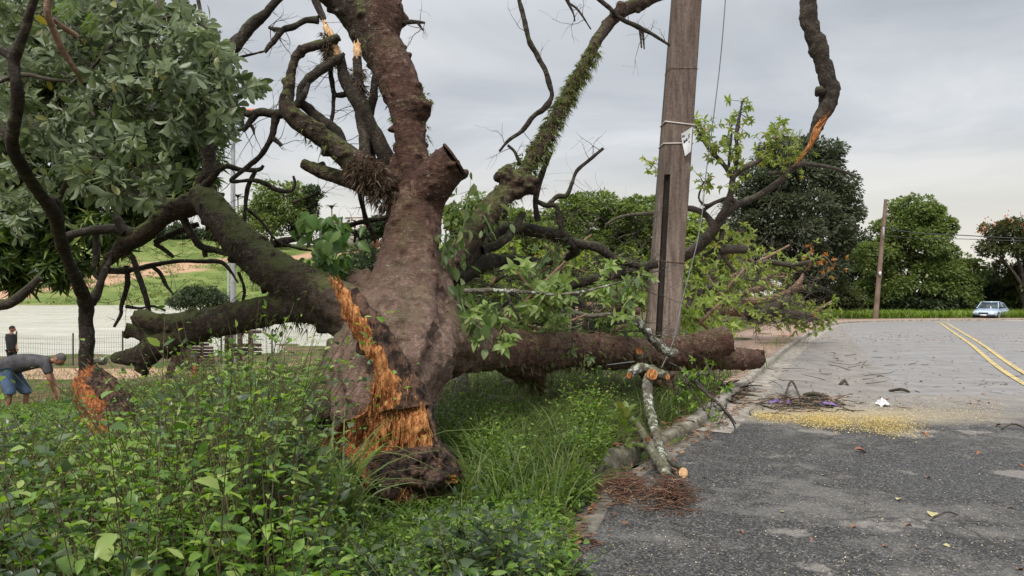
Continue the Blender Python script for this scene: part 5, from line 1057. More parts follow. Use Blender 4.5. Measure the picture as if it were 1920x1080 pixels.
# young broad plant beside the propped sticks
x, d = P(1170, 0, 7.3).x, 7.3; g = GZ(x, d); o = empty('young_plant', (x, d, g), 'young plant with upright yellow green leaves between the kerb and the propped sticks', 'plant'); mb = MB(); rg = np.random.default_rng(4)
pos = []; dv = []
for k in range(26):
    t = k / 26; a = k * 2.4; pos.append((x + .03 * math.cos(a), d + .03 * math.sin(a), g + .05 + .33 * t)); dv.append((math.cos(a) * (1.1 - t), math.sin(a) * (1.1 - t), .35 + t))
leaves(mb, pos, dv, rg.uniform(.12, .19, 26), 'obov', 1.1, roll=.15, rng=rg, curl=1.5); mb.build('leaf', leafmat('young_leaf', [(0, (.11, .17, .03)), (.7, (.20, .27, .06)), (1, (.32, .30, .08))], .4), o); mb = MB(); tube(mb, [(x, d, g, .008), (x, d, g + .4, .004)], 6); mb.build('stem', STEM, o)
# ---------------------------------------------------------------- poles, lamps, wires
CPOLE = simple('pole_concrete', (.36, .29, .24), None, 4, .92, .2, .7, stops=[(.28, (.13, .095, .08)), (.5, (.24, .185, .155)), (.7, (.36, .30, .26))])
m, t, b = M('pole_concrete_stained', .92, .2); g = geo_pos(t)
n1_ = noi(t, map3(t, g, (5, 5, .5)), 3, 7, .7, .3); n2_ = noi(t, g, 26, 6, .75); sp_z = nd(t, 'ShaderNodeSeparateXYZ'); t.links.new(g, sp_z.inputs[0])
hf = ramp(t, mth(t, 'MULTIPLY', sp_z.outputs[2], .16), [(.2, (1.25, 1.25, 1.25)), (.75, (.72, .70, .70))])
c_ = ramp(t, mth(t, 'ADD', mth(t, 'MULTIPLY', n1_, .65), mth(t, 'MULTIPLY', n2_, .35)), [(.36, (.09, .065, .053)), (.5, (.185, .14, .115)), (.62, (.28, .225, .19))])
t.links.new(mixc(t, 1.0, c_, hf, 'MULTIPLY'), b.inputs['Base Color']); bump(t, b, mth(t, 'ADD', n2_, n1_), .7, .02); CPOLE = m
DARKG = simple('groove_dark', (.05, .038, .033), (.025, .02, .018), 6, .95)  # darker tone for the inner faces of the groove
PD = 12.0; pb = P(1238, 744, PD); POLE = empty('utility_pole', (pb.x, PD, GZ(pb.x, PD)), 'leaning grooved concrete utility pole with a white card strapped to it', 'utility pole')
def pole_x(py): return 1240 + (640 - py) * (1287 - 1240) / 640.0
mb = MB(); mg = MB(); rows_ = []
ys = list(np.linspace(752, 340, 14)) + [336, 330] + list(np.linspace(300, -420, 12)); n0 = 0; prev = None; V = []; 
for y in ys:
    cxp = pole_x(y); wd = (29 - (640 - y) * .0062) / F * PD; c = P(cxp, y, PD); gd = .10 if y >= 336 else (.10 * max(0, (y - 328) / 8) if y > 328 else 0); gu = np.interp(y, [330, 640], [.10, .22]); ga, gb_ = -wd + gu * 2 * wd, -wd + (gu + .21) * 2 * wd; dp = wd * .8
    V.append([(-wd, dp), (-wd, -dp + .03), (-wd + .03, -dp), (ga, -dp), (ga + .012, -dp + gd), (gb_ - .012, -dp + gd), (gb_, -dp), (wd - .03, -dp), (wd, -dp + .03), (wd, dp)])
    rows_.append(c)
VV = np.array([[(c.x + a, c.y + b_, c.z) for a, b_ in v] for c, v in zip(rows_, V)]).reshape(-1, 3); k = 10; q = []; qg = []
for i in range(len(ys) - 1):
    for j in range(k):
        f = (i * k + j, i * k + (j + 1) % k, (i + 1) * k + (j + 1) % k, (i + 1) * k + j); (qg if j in (3, 4, 5) and ys[i] > 332 else q).append(f)
mb.add(VV, q, 0); mb.add(VV, qg, 1); mb.build('shaft', [CPOLE, DARKG], POLE, smooth=False)
STRAP = simple('white_strap', (.62, .58, .54), (.45, .42, .40), 20, .6)
def strap(y, tilt, th=.012, mat=STRAP, name='strap'):
    mb = MB(); wd = (29 - (640 - y) * .0062) / F * PD + .006; dp = wd * .8; c = P(pole_x(y), y, PD); pts = [(-wd, dp), (-wd, -dp), (wd, -dp), (wd, dp), (-wd, dp)]; pp = []
    for (a, b_), (a2, b2) in zip(pts[:-1], pts[1:]):
        for s_ in (0, .5): pp.append((c.x + a + (a2 - a) * s_, c.y + b_ + (b2 - b_) * s_, c.z - tilt * (a + (a2 - a) * s_), th))
    pp.append(pp[0]); tube(mb, pp, 6); return mb.build(name, mat, POLE)
strap(236, .12); strap(273, -.02); strap(492, .1, .006, simple('rusty_wire', (.16, .08, .05), (.08, .05, .04), 30), 'wire_tie'); strap(135, 0, .0035, simple('seam_dark', (.05, .04, .035)), 'wire_tie')
mb = MB(); cc_ = [P(1277, 251, 11.75), P(1299, 237, 11.68), P(1295, 284, 11.68), P(1284, 293, 11.75)]
nI, nJ = 6, 6; g_ = []
for i in range(nI + 1):
    for j in range(nJ + 1):
        u, v = j / nJ, i / nI; p_ = (cc_[0].lerp(cc_[1], u)).lerp(cc_[3].lerp(cc_[2], u), v); g_.append(p_ + Vector((0, .03 * math.sin(u * 3.1) + .015 * math.sin(v * 5), 0)))
V_ = np.array([list(v) for v in g_]); nn_ = len(V_); Q_ = np.array([(i * 7 + j, i * 7 + j + 1, (i + 1) * 7 + j + 1, (i + 1) * 7 + j) for i in range(6) for j in range(6)])
CARD = simple('white_card', (.66, .67, .68), (.55, .56, .58), 6, .5, .4, 0)
mb.add(V_, Q_); mb.add(V_ + [0, .004, 0], Q_[:, ::-1]); card = empty('notice_card', P(1288, 265, 11.7), 'small curled white card with dark handwriting strapped to the concrete pole', 'sign'); mb.build('card', CARD, card)
mb = MB()
def stroke(u0, v0, u1, v1, th=.006):
    L_ = []
    for u, v in ((u0, v0), (u1, v1)): p_ = (cc_[0].lerp(cc_[1], u)).lerp(cc_[3].lerp(cc_[2], u), v); L_.append((p_.x, p_.y + .03 * math.sin(u * 3.1) + .015 * math.sin(v * 5) - .004, p_.z, th))
    tube(mb, L_, 4)
for a in [(.08, .08, .10, .17), (.10, .17, .2, .16), (.24, .1, .24, .17), (.24, .17, .32, .16), (.18, .33, .18, .45), (.18, .33, .28, .36), (.28, .36, .20, .39), (.20, .39, .3, .43), (.3, .43, .18, .45), (.34, .36, .34, .43), (.34, .43, .42, .42), (.42, .36, .42, .43), (.47, .3, .47, .43), (.54, .36, .5, .42), (.5, .42, .57, .41), (.57, .35, .57, .42), (.8, .22, .68, .26), (.68, .26, .78, .33), (.78, .33, .66, .38), (.7, .5, .78, .52), (.72, .56, .8, .57)]: stroke(*a)
mb.build('lettering', simple('marker_ink', (.05, .05, .06), (.04, .04, .05)), card)
# far leaning pole with its meter box and wires
FD = 55.5; x0 = P(1641, 590, FD).x; g0 = GZ(x0, FD); fp = empty('utility_pole', (x0, FD, g0), 'distant slim brown utility pole on the far verge, leaning right', 'utility pole'); top = P(1661, 374, FD)
mb = MB(); tube(mb, [(x0, FD, g0 - .2, .21), (x0 * .5 + top.x * .5, FD, (g0 + top.z) / 2, .17), (*top, .13)], 8); mb.build('shaft', simple('brown_pole', (.26, .18, .14), (.14, .095, .075), 2, .9), fp)
mb = MB(); box(mb, P(1650, 513, FD - .25), .16, .12, .3); mb.build('meter_box', CARD, fp, smooth=False)
mb = MB(); box(mb, P(1656.5, 437, FD - .15), .1, .1, .9); mb.build('insulator_bracket', simple('grey_steel', (.4, .4, .42), (.3, .3, .32)), fp, smooth=False)
WIRE = simple('dark_cable', (.05, .05, .055), (.03, .03, .03), 10, .6); WIREG = simple('grey_cable', (.17, .17, .18), (.11, .11, .12), 10, .6)
def wire(spec, label, mat=WIRE, step=.3, name='cable', cat='cable', group=None):
    mb = MB(); tube(mb, catmull(parse(spec), step), 5); return tagit(mb.build(name, mat), label, cat, group)
wire(f'1657,427,{FD},.9 1720,437,53,.9 1800,441,51,.9 1920,447,48,.9 2100,449,44,.9', 'upper thin wire running right from the far leaning pole', group='wires of the far pole')
wire(f'1656,442,{FD},.6 1720,447,53,.6 1800,448,51,.6 1920,452,48,.6 2100,455,44,.6', 'lower thin wire running right from the far leaning pole', group='wires of the far pole')
wire('1364,-60,11.2,1 1358,30,11.2,1 1349,130,11.3,1 1334,250,11.3,1 1322,340,11.3,1 1318,390,11.3,1 1306,460,11,1 1280,560,10.6,1 1262,640,10.2,1.1 1240,690,9.9,1.1', 'thin grey wire hanging beside the concrete pole down to the fallen limb', WIREG, .15)
wire('1255,680,9.9,1.8 1290,700,9.6,1.8 1330,740,9.3,1.8 1362,775,9.1,1.8 1379,805,8.9,1.8 1368,832,8.5,1.8 1335,847,8.0,1.8 1300,850,7.9,1.8', 'black cable looping from the limb down onto the asphalt', WIRE, .06)
wire('1095,690,9.5,1.2 1150,683,9.4,1.2 1190,678,9.3,1.2', 'short taut grey wire left of the orange cut branch ends', WIREG, .1)
STEEL = simple('galvanised_steel', (.42, .43, .45), (.33, .34, .36), 5, .5, .5, 0, .3); REDL = simple('red_lamp_shell', (.62, .16, .08), (.5, .12, .06), 4, .5); LENS = simple('lamp_glass', (.7, .66, .6), (.6, .56, .5), 4, .3)
def lamp(px, ytop, d, label, hw, side=1, r=.07):
    x = (px - 960) / F * d; g = GZ(x, d); z = P(0, ytop, d).z; o = empty('street_lamp', (x, d, g), label, 'street lamp', 'park lamp posts'); mb = MB(); tube(mb, [(x, d, g - .1, r * 1.2), (x, d, z, r * .8)], 10); mb.build('post', STEEL, o)
    mb = MB(); box(mb, (x, d, g + .03), r * 5, r * 5, .04); mb.build('base_plate', STEEL, o, smooth=False)
    for s in ((1, -1) if side == 0 else (side,)):
        mb = MB(); c = (x + s * hw * .55, d, z + .1); V = [(c[0] - hw / 2, d - .2, c[2] - .07), (c[0] + hw / 2, d - .2, c[2] + .02), (c[0] + hw / 2, d + .2, c[2] + .02), (c[0] - hw / 2, d + .2, c[2] - .07), (c[0] - hw * .35, d - .12, c[2] + .08), (c[0] + hw * .4, d - .12, c[2] + .1), (c[0] + hw * .4, d + .12, c[2] + .1), (c[0] - hw * .35, d + .12, c[2] + .08)]
        mb.add(V, [(0, 1, 5, 4), (1, 2, 6, 5), (2, 3, 7, 6), (3, 0, 4, 7), (4, 5, 6, 7), (3, 2, 1, 0)]); h_ = mb.build('lamp_head', REDL, o, smooth=False)
        mb = MB(); box(mb, (c[0], d, c[2] - .06), hw * .6, .28, .03); mb.build('lens', LENS, h_, smooth=False)
lamp(437, 216, 26, 'tall grey lamp post with a red head rising behind the mossy left limb', .8, 1, .085)
lamp(963, 402, 60, 'lamp post with an orange red double head among the middle trees', .62, 0, .09)
lamp(428, 452, 90, 'thin distant lamp post just left of the tall grey one', .8, -1, .1)
# pond fence: posts and welded mesh
FEN = empty('wire_fence', (P(137, 0, 31.5).x, 31.5, GZ(P(137, 0, 31.5).x, 31.5)), 'dark wire mesh fence with thin posts along the pond', 'fence')
FM = simple('fence_green_steel', (.05, .06, .055), (.035, .04, .04), 10, .6); fx0, fx1, fd = P(-120, 0, 31.5).x, P(560, 0, 31.5).x, 31.5; mb = MB()
def fz(x): return GZ(x, fd)
for px in (-60, 31, 137, 230, 323, 415, 510):
    x = (px - 960) / F * fd; mp_ = MB(); tube(mp_, [(x, fd, fz(x) - .1, .035), (x, fd, fz(x) + 1.38, .035)], 6); mp_.build('post', FM, FEN)
for h in np.arange(.1, 1.3, .2):
    X = np.linspace(fx0, fx1, 30); tube(mb, [(x, fd, fz(x) + h, .004) for x in X], 3, cap=False)
for x in np.arange(fx0, fx1, .1): g = fz(x); box(mb, (x, fd, g + .65), .006, .006, 1.25)
mb.build('mesh_panel', FM, FEN, smooth=False)
# log climbing frame
LOG = woodmat('weathered_log', (.07, .04, .032), (.16, .10, .08), (.28, .2, .16), (3, 14, 14)); LD = 19.5
def lg(mb, a, b_, r): tube(mb, [(*P(*a), r), (*((P(*a) + P(*b_)) / 2), r * 1.03), (*P(*b_), r * .95)], 10, .08, 5)
FR = empty('climbing_frame', (P(372, 0, LD).x, LD, GZ(P(372, 0, LD).x, LD)), 'weathered log climbing frame with an A shaped end seen under the left limb', 'playground frame')
for a, b_, r in [((345, 622, LD), (316, 708, LD), .10), ((343, 622, LD), (368, 704, LD), .10), ((338, 618, LD), (366, 618, LD + 1), .09), ((352, 640, LD + .4), (338, 680, LD + .4), .08)]: mb = MB(); lg(mb, a, b_, r); mb.build('leg', LOG, FR)
for k in range(8): mb = MB(); y = 652 + k * 5.6; lg(mb, (338 - k * .5, y, LD + .5), (400 + k * .6, y + (.4 if k else 0), LD + .6), .037); mb.build('log', LOG, FR)
for k in range(5): mb = MB(); y = 622 + k * 6; lg(mb, (354, y, LD + .7), (392, y, LD + .8), .035); mb.build('log', LOG, FR)
FR2 = empty('log_bench', (P(460, 0, 21).x, 21, GZ(P(460, 0, 21).x, 21)), 'dark wooden post and rail structure right of the log frame, before the pond', 'playground frame')
for px in (426, 433, 450, 470): mb = MB(); lg(mb, (px, 621, 21), (px, 690, 21), .07); mb.build('post', LOG, FR2)
for y in (623, 648, 656, 664): mb = MB(); lg(mb, (422, y, 21.2), (490, y - 1, 21.2), .05); mb.build('rail', LOG, FR2)
cn = empty('traffic_cone', (P(366, 0, 18.8).x, 18.8, GZ(P(366, 0, 18.8).x, 18.8)), 'small orange cone at the foot of the log frame', 'cone'); ORG = simple('orange_plastic', (.75, .2, .05), (.65, .16, .04), 8, .5); cz = P(0, 688, 18.8).z; cb = cn.location.z
mb = MB(); tube(mb, [(cn.location.x, 18.8, cb + .03, .16), (cn.location.x, 18.8, cb + .5, .03)], 16); mb.build('cone', ORG, cn); mb = MB(); box(mb, (cn.location.x, 18.8, cb + .02), .4, .4, .03); mb.build('base', ORG, cn, smooth=False)

# ---------------------------------------------------------------- people
def skin(name, verts, edges, radii, mat, parent, sub=2, root=0):
    me = bpy.data.meshes.new(name); Mi = fixmat(parent).inverted(); me.from_pydata([Mi @ Vector(v) for v in verts], edges, []); o = bpy.data.objects.new(name, me); COL.objects.link(o)
    md = o.modifiers.new('s', 'SKIN'); sv = me.skin_vertices[0].data if me.skin_vertices else None
    if sv is None:
        me.attributes; bm = bmesh.new(); bm.from_mesh(me); bm.verts.layers.skin.verify(); bm.to_mesh(me); bm.free(); sv = me.skin_vertices[0].data
    for i, r in enumerate(radii): sv[i].radius = (r, r) if not isinstance(r, tuple) else r
    sv[root].use_root = True; md.use_smooth_shade = True; s_ = o.modifiers.new('b', 'SUBSURF'); s_.levels = s_.render_levels = sub; dg = bpy.context.evaluated_depsgraph_get(); m2 = bpy.data.meshes.new_from_object(o.evaluated_get(dg)); bpy.data.objects.remove(o)
    m2.materials.clear(); m2.materials.append(mat); m2.name = name; o = bpy.data.objects.new(name, m2); COL.objects.link(o); o.parent = parent; return o
SKINM = simple('skin', (.34, .17, .11), (.28, .13, .085), 6, .55); HAIRG = simple('greying_hair', (.12, .11, .105), (.05, .045, .04), 60, .8); HAIRK = simple('dark_hair', (.025, .02, .018), (.015, .012, .01), 60, .8)
TGREY = simple('charcoal_shirt', (.095, .09, .095), (.04, .038, .042), 9, .9, .2, 1.0); DENIM = simple('blue_denim', (.13, .19, .30), (.045, .075, .14), 8, .9, .2, 1.0); BLACK = simple('black_cloth', (.025, .025, .028), (.014, .014, .016), 10, .9); BOOT = simple('dark_boot', (.05, .045, .045), (.03, .025, .025), 14, .7)
def head(parent, c, fwd, up, hair, s=1.0, hairname='hair'):
    """head with brow, nose, ears, eyes, mouth; fwd = facing"""
    f = Vector(fwd).normalized(); u = Vector(up).normalized(); r_ = f.cross(u).normalized(); u = r_.cross(f); c = Vector(c); Bm = Matrix((r_, f, u)).transposed()
    def W(v): return c + Bm @ (Vector(v) * s)
    bm = bmesh.new(); bmesh.ops.create_uvsphere(bm, u_segments=24, v_segments=18, radius=1); V = []
    for v in bm.verts:
        x, y, z = v.co; X, Y, Z = x * .076, y * .098, z * .115
        if z < -.2: X *= 1 - .28 * (-z - .2); Y = Y * (1 - .15 * (-z - .2)) + .012 * (-z - .2)
        if y > .75 and abs(x) < .18 and -.35 < z < .12: Y += .024 * (1 - abs(x) / .18) * (1 if z > -.3 else .4)
        if y > .7 and .12 < z < .28: Y += .005
        if y > .8 and -.6 < z < -.42: Y += .004
        V.append(W((X, Y, Z)))
    Fc = [[v.index for v in f_.verts] for f_ in bm.faces]; bm.free(); mb = MB(); mb.add(V, Fc)
    for sx in (-1, 1):
        blob(mb, W((sx * .078, -.005, 0)), .022 * s, 1, .1, sub=1, sq=(.6, 1, 1.4))
    mb.build('head', SKINM, parent)
    mb = MB()
    for sx in (-1, 1): blob(mb, W((sx * .03, .089, .018)), .009 * s, 1, 0, sub=1)
    tube(mb, [(*W((-.024, .095, -.058)), .003), (*W((0, .1, -.058)), .004), (*W((.024, .095, -.058)), .003)], 5); mb.build('face_detail', HAIRK, parent)
    bm = bmesh.new(); bmesh.ops.create_uvsphere(bm, u_segments=24, v_segments=18, radius=1); V = [W((v.co.x * .083, v.co.y * .104 - .008, v.co.z * .122 + .004)) for v in bm.verts]; keep = [[v.index for v in f_.verts] for f_ in bm.faces if f_.calc_center_median().z > -.05 + .75 * max(0, f_.calc_center_median().y)]; bm.free(); mb = MB(); mb.add(V, keep); mb.build(hairname, hair, parent)
def hand(parent_mb_list, wrist, dirv, side, s=1.0):
    """edges for palm + five fingers as skin chains"""
    pass
def person(label, d, J, cloth, hair, facing, headdir, shorts=True, fat=1.0):
    """J: joints in pixel space (px,py,doff)"""
    j = {k: np.array(P(v[0], v[1], d + (v[2] if len(v) > 2 else 0))) for k, v in J.items()}
    foot = (j['ank1'] + j['ank2']) / 2; o = empty('person', (foot[0], foot[1], GZ(foot[0], foot[1])), label, 'person')
    names = ['pel', 'hip1', 'kn1', 'ank1', 'toe1', 'hip2', 'kn2', 'ank2', 'toe2', 'sp', 'ch', 'nk', 'hd', 'sh1', 'el1', 'wr1', 'pm1', 'sh2', 'el2', 'wr2', 'pm2']
    rad = dict(pel=.10, hip1=.082, kn1=.055, ank1=.036, toe1=.03, hip2=.082, kn2=.055, ank2=.036, toe2=.03, sp=.105, ch=.12, nk=.05, hd=.05, sh1=.055, el1=.04, wr1=.027, pm1=.03, sh2=.055, el2=.04, wr2=.027, pm2=.03)
    ed = [('pel', 'hip1'), ('hip1', 'kn1'), ('kn1', 'ank1'), ('ank1', 'toe1'), ('pel', 'hip2'), ('hip2', 'kn2'), ('kn2', 'ank2'), ('ank2', 'toe2'), ('pel', 'sp'), ('sp', 'ch'), ('ch', 'nk'), ('nk', 'hd'), ('ch', 'sh1'), ('sh1', 'el1'), ('el1', 'wr1'), ('wr1', 'pm1'), ('ch', 'sh2'), ('sh2', 'el2'), ('el2', 'wr2'), ('wr2', 'pm2')]
    V = [j[n] for n in names]; Rr = [rad[n] for n in names]; E = [(names.index(a), names.index(b_)) for a, b_ in ed]
    for s in ('1', '2'):                       # five fingers each, rooted in the palm
        pm, wr = j['pm' + s], j['wr' + s]; dr = pm - wr; dr /= np.linalg.norm(dr); sd = np.cross(dr, facing); sd /= np.linalg.norm(sd) + 1e-9
        for k, (off, L_) in enumerate([(-.03, .062), (-.011, .075), (.009, .07), (.028, .055), (-.05, .045)]):
            a = pm + sd * off * .8 + dr * (.02 if k < 4 else -.01); m_1 = a + dr * L_ * .5 + sd * off * .3; e_ = a + dr * L_ * .9 + np.array(facing) * .02 + sd * off * .2
            n_ = len(V); V += [a, m_1, e_]; Rr += [.010, .009, .007]; E += [(names.index('pm' + s), n_), (n_, n_ + 1), (n_ + 1, n_ + 2)]
    skin('body', V, E, Rr, SKINM, o)
    top, bot, shoe = cloth
    def sub_(nm, chain, rr, mat):
        vs = []; es = []; rs = []; idx = {}
        for ch_ in chain:
            for a in ch_:
                if a not in idx:
                    p_ = j[a] if isinstance(a, str) else j[a[0]] * (1 - a[2]) + j[a[1]] * a[2]; idx[a] = len(vs); vs.append(p_); rs.append(rr[a])
            for a, b_ in zip(ch_[:-1], ch_[1:]): es.append((idx[a], idx[b_]))
        skin(nm, vs, es, rs, mat, o)
    e1, e2 = ('sh1', 'el1', .75), ('sh2', 'el2', .75)
    hem = ('sp', 'pel', 1.25); sub_('shirt', [(hem, 'pel', 'sp', 'ch', ('ch', 'nk', .7)), ('ch', 'sh1', e1), ('ch', 'sh2', e2)], {hem: .165 * fat, 'pel': .17 * fat, 'sp': .165 * fat, 'ch': .165 * fat, ('ch', 'nk', .7): .085, 'sh1': .085, 'sh2': .085, e1: .068, e2: .068}, top)
    k1, k2 = (('kn1', 'ank1', .1), ('kn2', 'ank2', .1)) if shorts else (('kn1', 'ank1', .92), ('kn2', 'ank2', .92))
    ch = [('pel', 'hip1', 'kn1', k1), ('pel', 'hip2', 'kn2', k2)]; sub_('shorts' if shorts else 'trousers', ch, {'pel': .165 if shorts else .13, 'hip1': .15 if shorts else .115, 'hip2': .15 if shorts else .115, 'kn1': .105 if shorts else .068, 'kn2': .105 if shorts else .068, k1: .10 if shorts else .055, k2: .10 if shorts else .055}, bot)
    for s in ('1', '2'):
        a, b_ = j['ank' + s] + [0, 0, -.02], j['toe' + s]; skin('shoe', [a, (a + b_) / 2 + [0, 0, -.01], b_], [(0, 1), (1, 2)], [.055, .05, .042], shoe, o)
    head(o, j['hc'], headdir[0], headdir[1], hair); return o
MD = 13.6
person('man in charcoal T-shirt and blue denim shorts bending over at the left edge', MD,
       dict(pel=(14, 688), hip1=(10, 698, -.1), kn1=(19, 736, -.13), ank1=(13, 781, -.1), toe1=(28, 787, -.1), hip2=(20, 700, .1), kn2=(50, 735, .16), ank2=(46, 779, .15), toe2=(60, 785, .15),
            sp=(42, 678), ch=(76, 677), nk=(96, 677), hd=(105, 676), sh1=(84, 680, -.17), el1=(93, 712, -.2), wr1=(101, 736, -.1), pm1=(104, 744, -.08), sh2=(86, 678, .17), el2=(98, 708, .2), wr2=(108, 730, .1), pm2=(111, 738, .08), hc=(112, 674)),
       (TGREY, DENIM, BOOT), HAIRG, (1, 0, -.2), ((.65, -.1, -.75), (.75, 0, .65)), fat=1.16)
person('man in black T-shirt and dark trousers standing by the pond fence', 26.5,
       dict(pel=(22, 655), hip1=(18, 658, 0), kn1=(18, 680), ank1=(18, 702), toe1=(23, 705, -.05), hip2=(26, 658, .05), kn2=(26, 680, .05), ank2=(26, 702, .05), toe2=(31, 705, 0),
            sp=(21, 646), ch=(20, 632), nk=(21, 624), hd=(22, 621), sh1=(14, 629), el1=(13, 642), wr1=(16, 653, -.1), pm1=(17, 657, -.1), sh2=(27, 629, .1), el2=(29, 641, .1), wr2=(31, 652, 0), pm2=(31.5, 656, 0), hc=(23, 617)),
       (BLACK, BLACK, BOOT), HAIRK, (1, .3, 0), ((.8, .6, -.15), (0, 0, 1)), shorts=False)

# ---------------------------------------------------------------- the car
def carpaint(name, c): 
    m, t, b = M(name, .28, .5); b.inputs['Base Color'].default_value = (*c, 1); b.inputs['Metallic'].default_value = .25; b.inputs['Coat Weight'].default_value = .7; b.inputs['Coat Roughness'].default_value = .06; return m
BLUEP = carpaint('blue_car_paint', (.46, .56, .72)); GLS, t, b = M('car_glass', .06, .6); b.inputs['Base Color'].default_value = (.05, .065, .07, 1); TYRE = simple('tyre_rubber', (.02, .02, .02), (.015, .015, .015), 30, .8); RIM = simple('rim_metal', (.5, .5, .52), (.4, .4, .42), 20, .35, .5, 0, .6); PLAST = simple('black_plastic', (.025, .025, .028), (.02, .02, .02), 20, .6); HLG = simple('headlight_glass', (.75, .76, .72), (.6, .62, .6), 20, .12, .6, 0); PLATE = simple('plate_white', (.7, .7, .68), (.6, .6, .58), 20, .5)
CD = 57.0; cx_ = (1858 - 960) / F * CD; CG = float(roadz(CD)) + .01; CAR = empty('parked_car', (cx_, CD, CG), 'light blue saloon car facing the viewer at the far end of the road', 'car')
_to = Vector((-cx_, -CD, 0)).normalized(); ang = math.atan2(_to.y, _to.x) - R(13); CM = Matrix.Translation((cx_, CD, CG)) @ Matrix.Rotation(ang, 4, 'Z')     # local +x = front
def cm(V): return np.array([list(CM @ Vector(v)) for v in V])
prof = [(-2.15, .35, .62, .74), (-2.1, .28, .86, .80), (-1.5, .22, .93, .84), (-.8, .2, .90, .85), (.3, .2, .90, .85), (.9, .2, .88, .84), (1.5, .22, .80, .82), (1.95, .26, .68, .76), (2.12, .3, .58, .68)]
V = []; seg = 14
for x, zb, zt, hw in prof:
    for k in range(seg):
        a = 2 * math.pi * k / seg; ca, sa = math.cos(a), math.sin(a); V.append((x, math.copysign(abs(ca) ** .35, ca) * hw, (zb + zt) / 2 + math.copysign(abs(sa) ** .45, sa) * (zt - zb) / 2))
n = len(prof); Q = [(i * seg + k, i * seg + (k + 1) % seg, (i + 1) * seg + (k + 1) % seg, (i + 1) * seg + k) for i in range(n - 1) for k in range(seg)] + [tuple(range(seg))[::-1], tuple((n - 1) * seg + k for k in range(seg))]
mb = MB(); mb.add(cm(V), Q); rf = [(-1.45, .88, .72), (-.95, 1.28, .56), (-.2, 1.36, .56), (.35, 1.32, .56), (1.0, .87, .70)]; 
V = [p for x, z, hw in rf[1:4] for p in ((x, hw, z), (x, -hw, z), (x, hw * .97, z + .025), (x, -hw * .97, z + .025))]; mb.add(cm(V), [(0, 4, 6, 2), (1, 3, 7, 5), (2, 6, 7, 3), (4, 8, 10, 6), (5, 7, 11, 9), (6, 10, 11, 7), (0, 2, 3, 1), (8, 9, 11, 10), (0, 1, 5, 4), (4, 5, 9, 8)])
for s in (1, -1):
    for a, b_ in ((0, 1), (3, 4)): p, q = rf[a], rf[b_]; tube(mb, cm([(p[0], s * p[2], p[1]), (q[0], s * q[2], q[1])]).tolist() and [(*cm([(p[0], s * p[2], p[1])])[0], .035), (*cm([(q[0], s * q[2], q[1])])[0], .035)], 6)
    tube(mb, [(*cm([(-.25, s * .56, 1.34)])[0], .03), (*cm([(-.25, s * .73, .9)])[0], .03)], 6)
mb.build('body', BLUEP, CAR)
for nm, vs in [('windscreen', [(.36, .54, 1.31), (.36, -.54, 1.31), (.99, -.68, .87), (.99, .68, .87)]), ('rear_window', [(-.96, -.54, 1.27), (-.96, .54, 1.27), (-1.44, .7, .88), (-1.44, -.7, .88)]), ('side_window', [(.33, .55, 1.31), (-.94, .55, 1.28), (-1.4, .715, .89), (.95, .715, .88)]), ('side_window', [(-.94, -.55, 1.28), (.33, -.55, 1.31), (.95, -.715, .88), (-1.4, -.715, .89)])]:
    mb = MB(); v = cm(vs); nn_ = np.cross(v[1] - v[0], v[2] - v[0]); nn_ /= np.linalg.norm(nn_); mb.add(np.vstack([v, v - nn_ * .01]), [(0, 1, 2, 3), (7, 6, 5, 4), (0, 4, 5, 1), (1, 5, 6, 2), (2, 6, 7, 3), (3, 7, 4, 0)]); mb.build(nm, GLS, CAR, smooth=False)
for x in (-1.3, 1.35):
    for s in (1, -1):
        mb = MB(); c0 = cm([(x, s * .66, .31)])[0]; c1 = cm([(x, s * .84, .31)])[0]; tube(mb, [(*c0, .31), (*(c0 * .1 + c1 * .9), .31), (*c1, .27)], 20); wv_ = mb.build('wheel', TYRE, CAR); mb = MB(); c2 = cm([(x, s * .852, .31)])[0]; tube(mb, [(*c1, .19), (*c2, .18)], 14); mb.build('rim', RIM, wv_)
def cbox(nm, c, sx, sy, sz, mat): mb = MB(); box(mb, (0, 0, 0), sx, sy, sz); o_ = mb; o_.v = [cm(v + np.array(c)) for v in o_.v]; return o_.build(nm, mat, CAR, smooth=False)
cbox('grille', (2.09, 0, .52), .08, .62, .11, PLAST); cbox('bumper', (2.1, 0, .33), .14, 1.5, .16, PLAST); cbox('number_plate', (2.18, 0, .37), .02, .42, .12, PLATE)
for s in (1, -1): cbox('headlight', (2.03, s * .52, .55), .14, .38, .13, HLG); cbox('mirror', (.75, s * .86, .93), .1, .18, .12, PLAST)
# ---------------------------------------------------------------- snapped limb hanging over the far branches, brushwood heap
SL = empty('snapped_limb', P(1340, 430, 16), 'snapped limb hanging from above, splintered orange at its break, with leafy upright shoots', 'branch')
def lb(spec, mat=BARKT, seg=9, lump=.25, parent=None, name='branch'): mb = MB(); tube(mb, catmull(parse(spec), .08), seg, lump, 5, 2); return mb.build(name, mat, parent or SL)
mb = MB(); tube(mb, catmull(parse('1526,-60,15,15 1518,-10,15,15 1515,30,15,15 1527,70,15,15 1538,105,15,15 1549,140,15,15 1557,165,15,17 1552,190,15,16 1543,212,15,14 1532,238,15,12 1524,256,15,9 1516,272,15,6'), .06), 12, .4, 5, 3)
blob(mb, P(1537, 172, 14.9), .1, 3, .5); blob(mb, P(1566, 168, 15), .09, 4, .5); blob(mb, P(1520, 50, 15), .07, 4, .5); mb.build('branch', BARKD, SL)
splinter_tube('splintered_wood', '1533,240,14.86,7 1526,258,14.86,6 1518,274,14.9,4.5 1508,287,14.95,3', SL, WOOD, 26, .3)
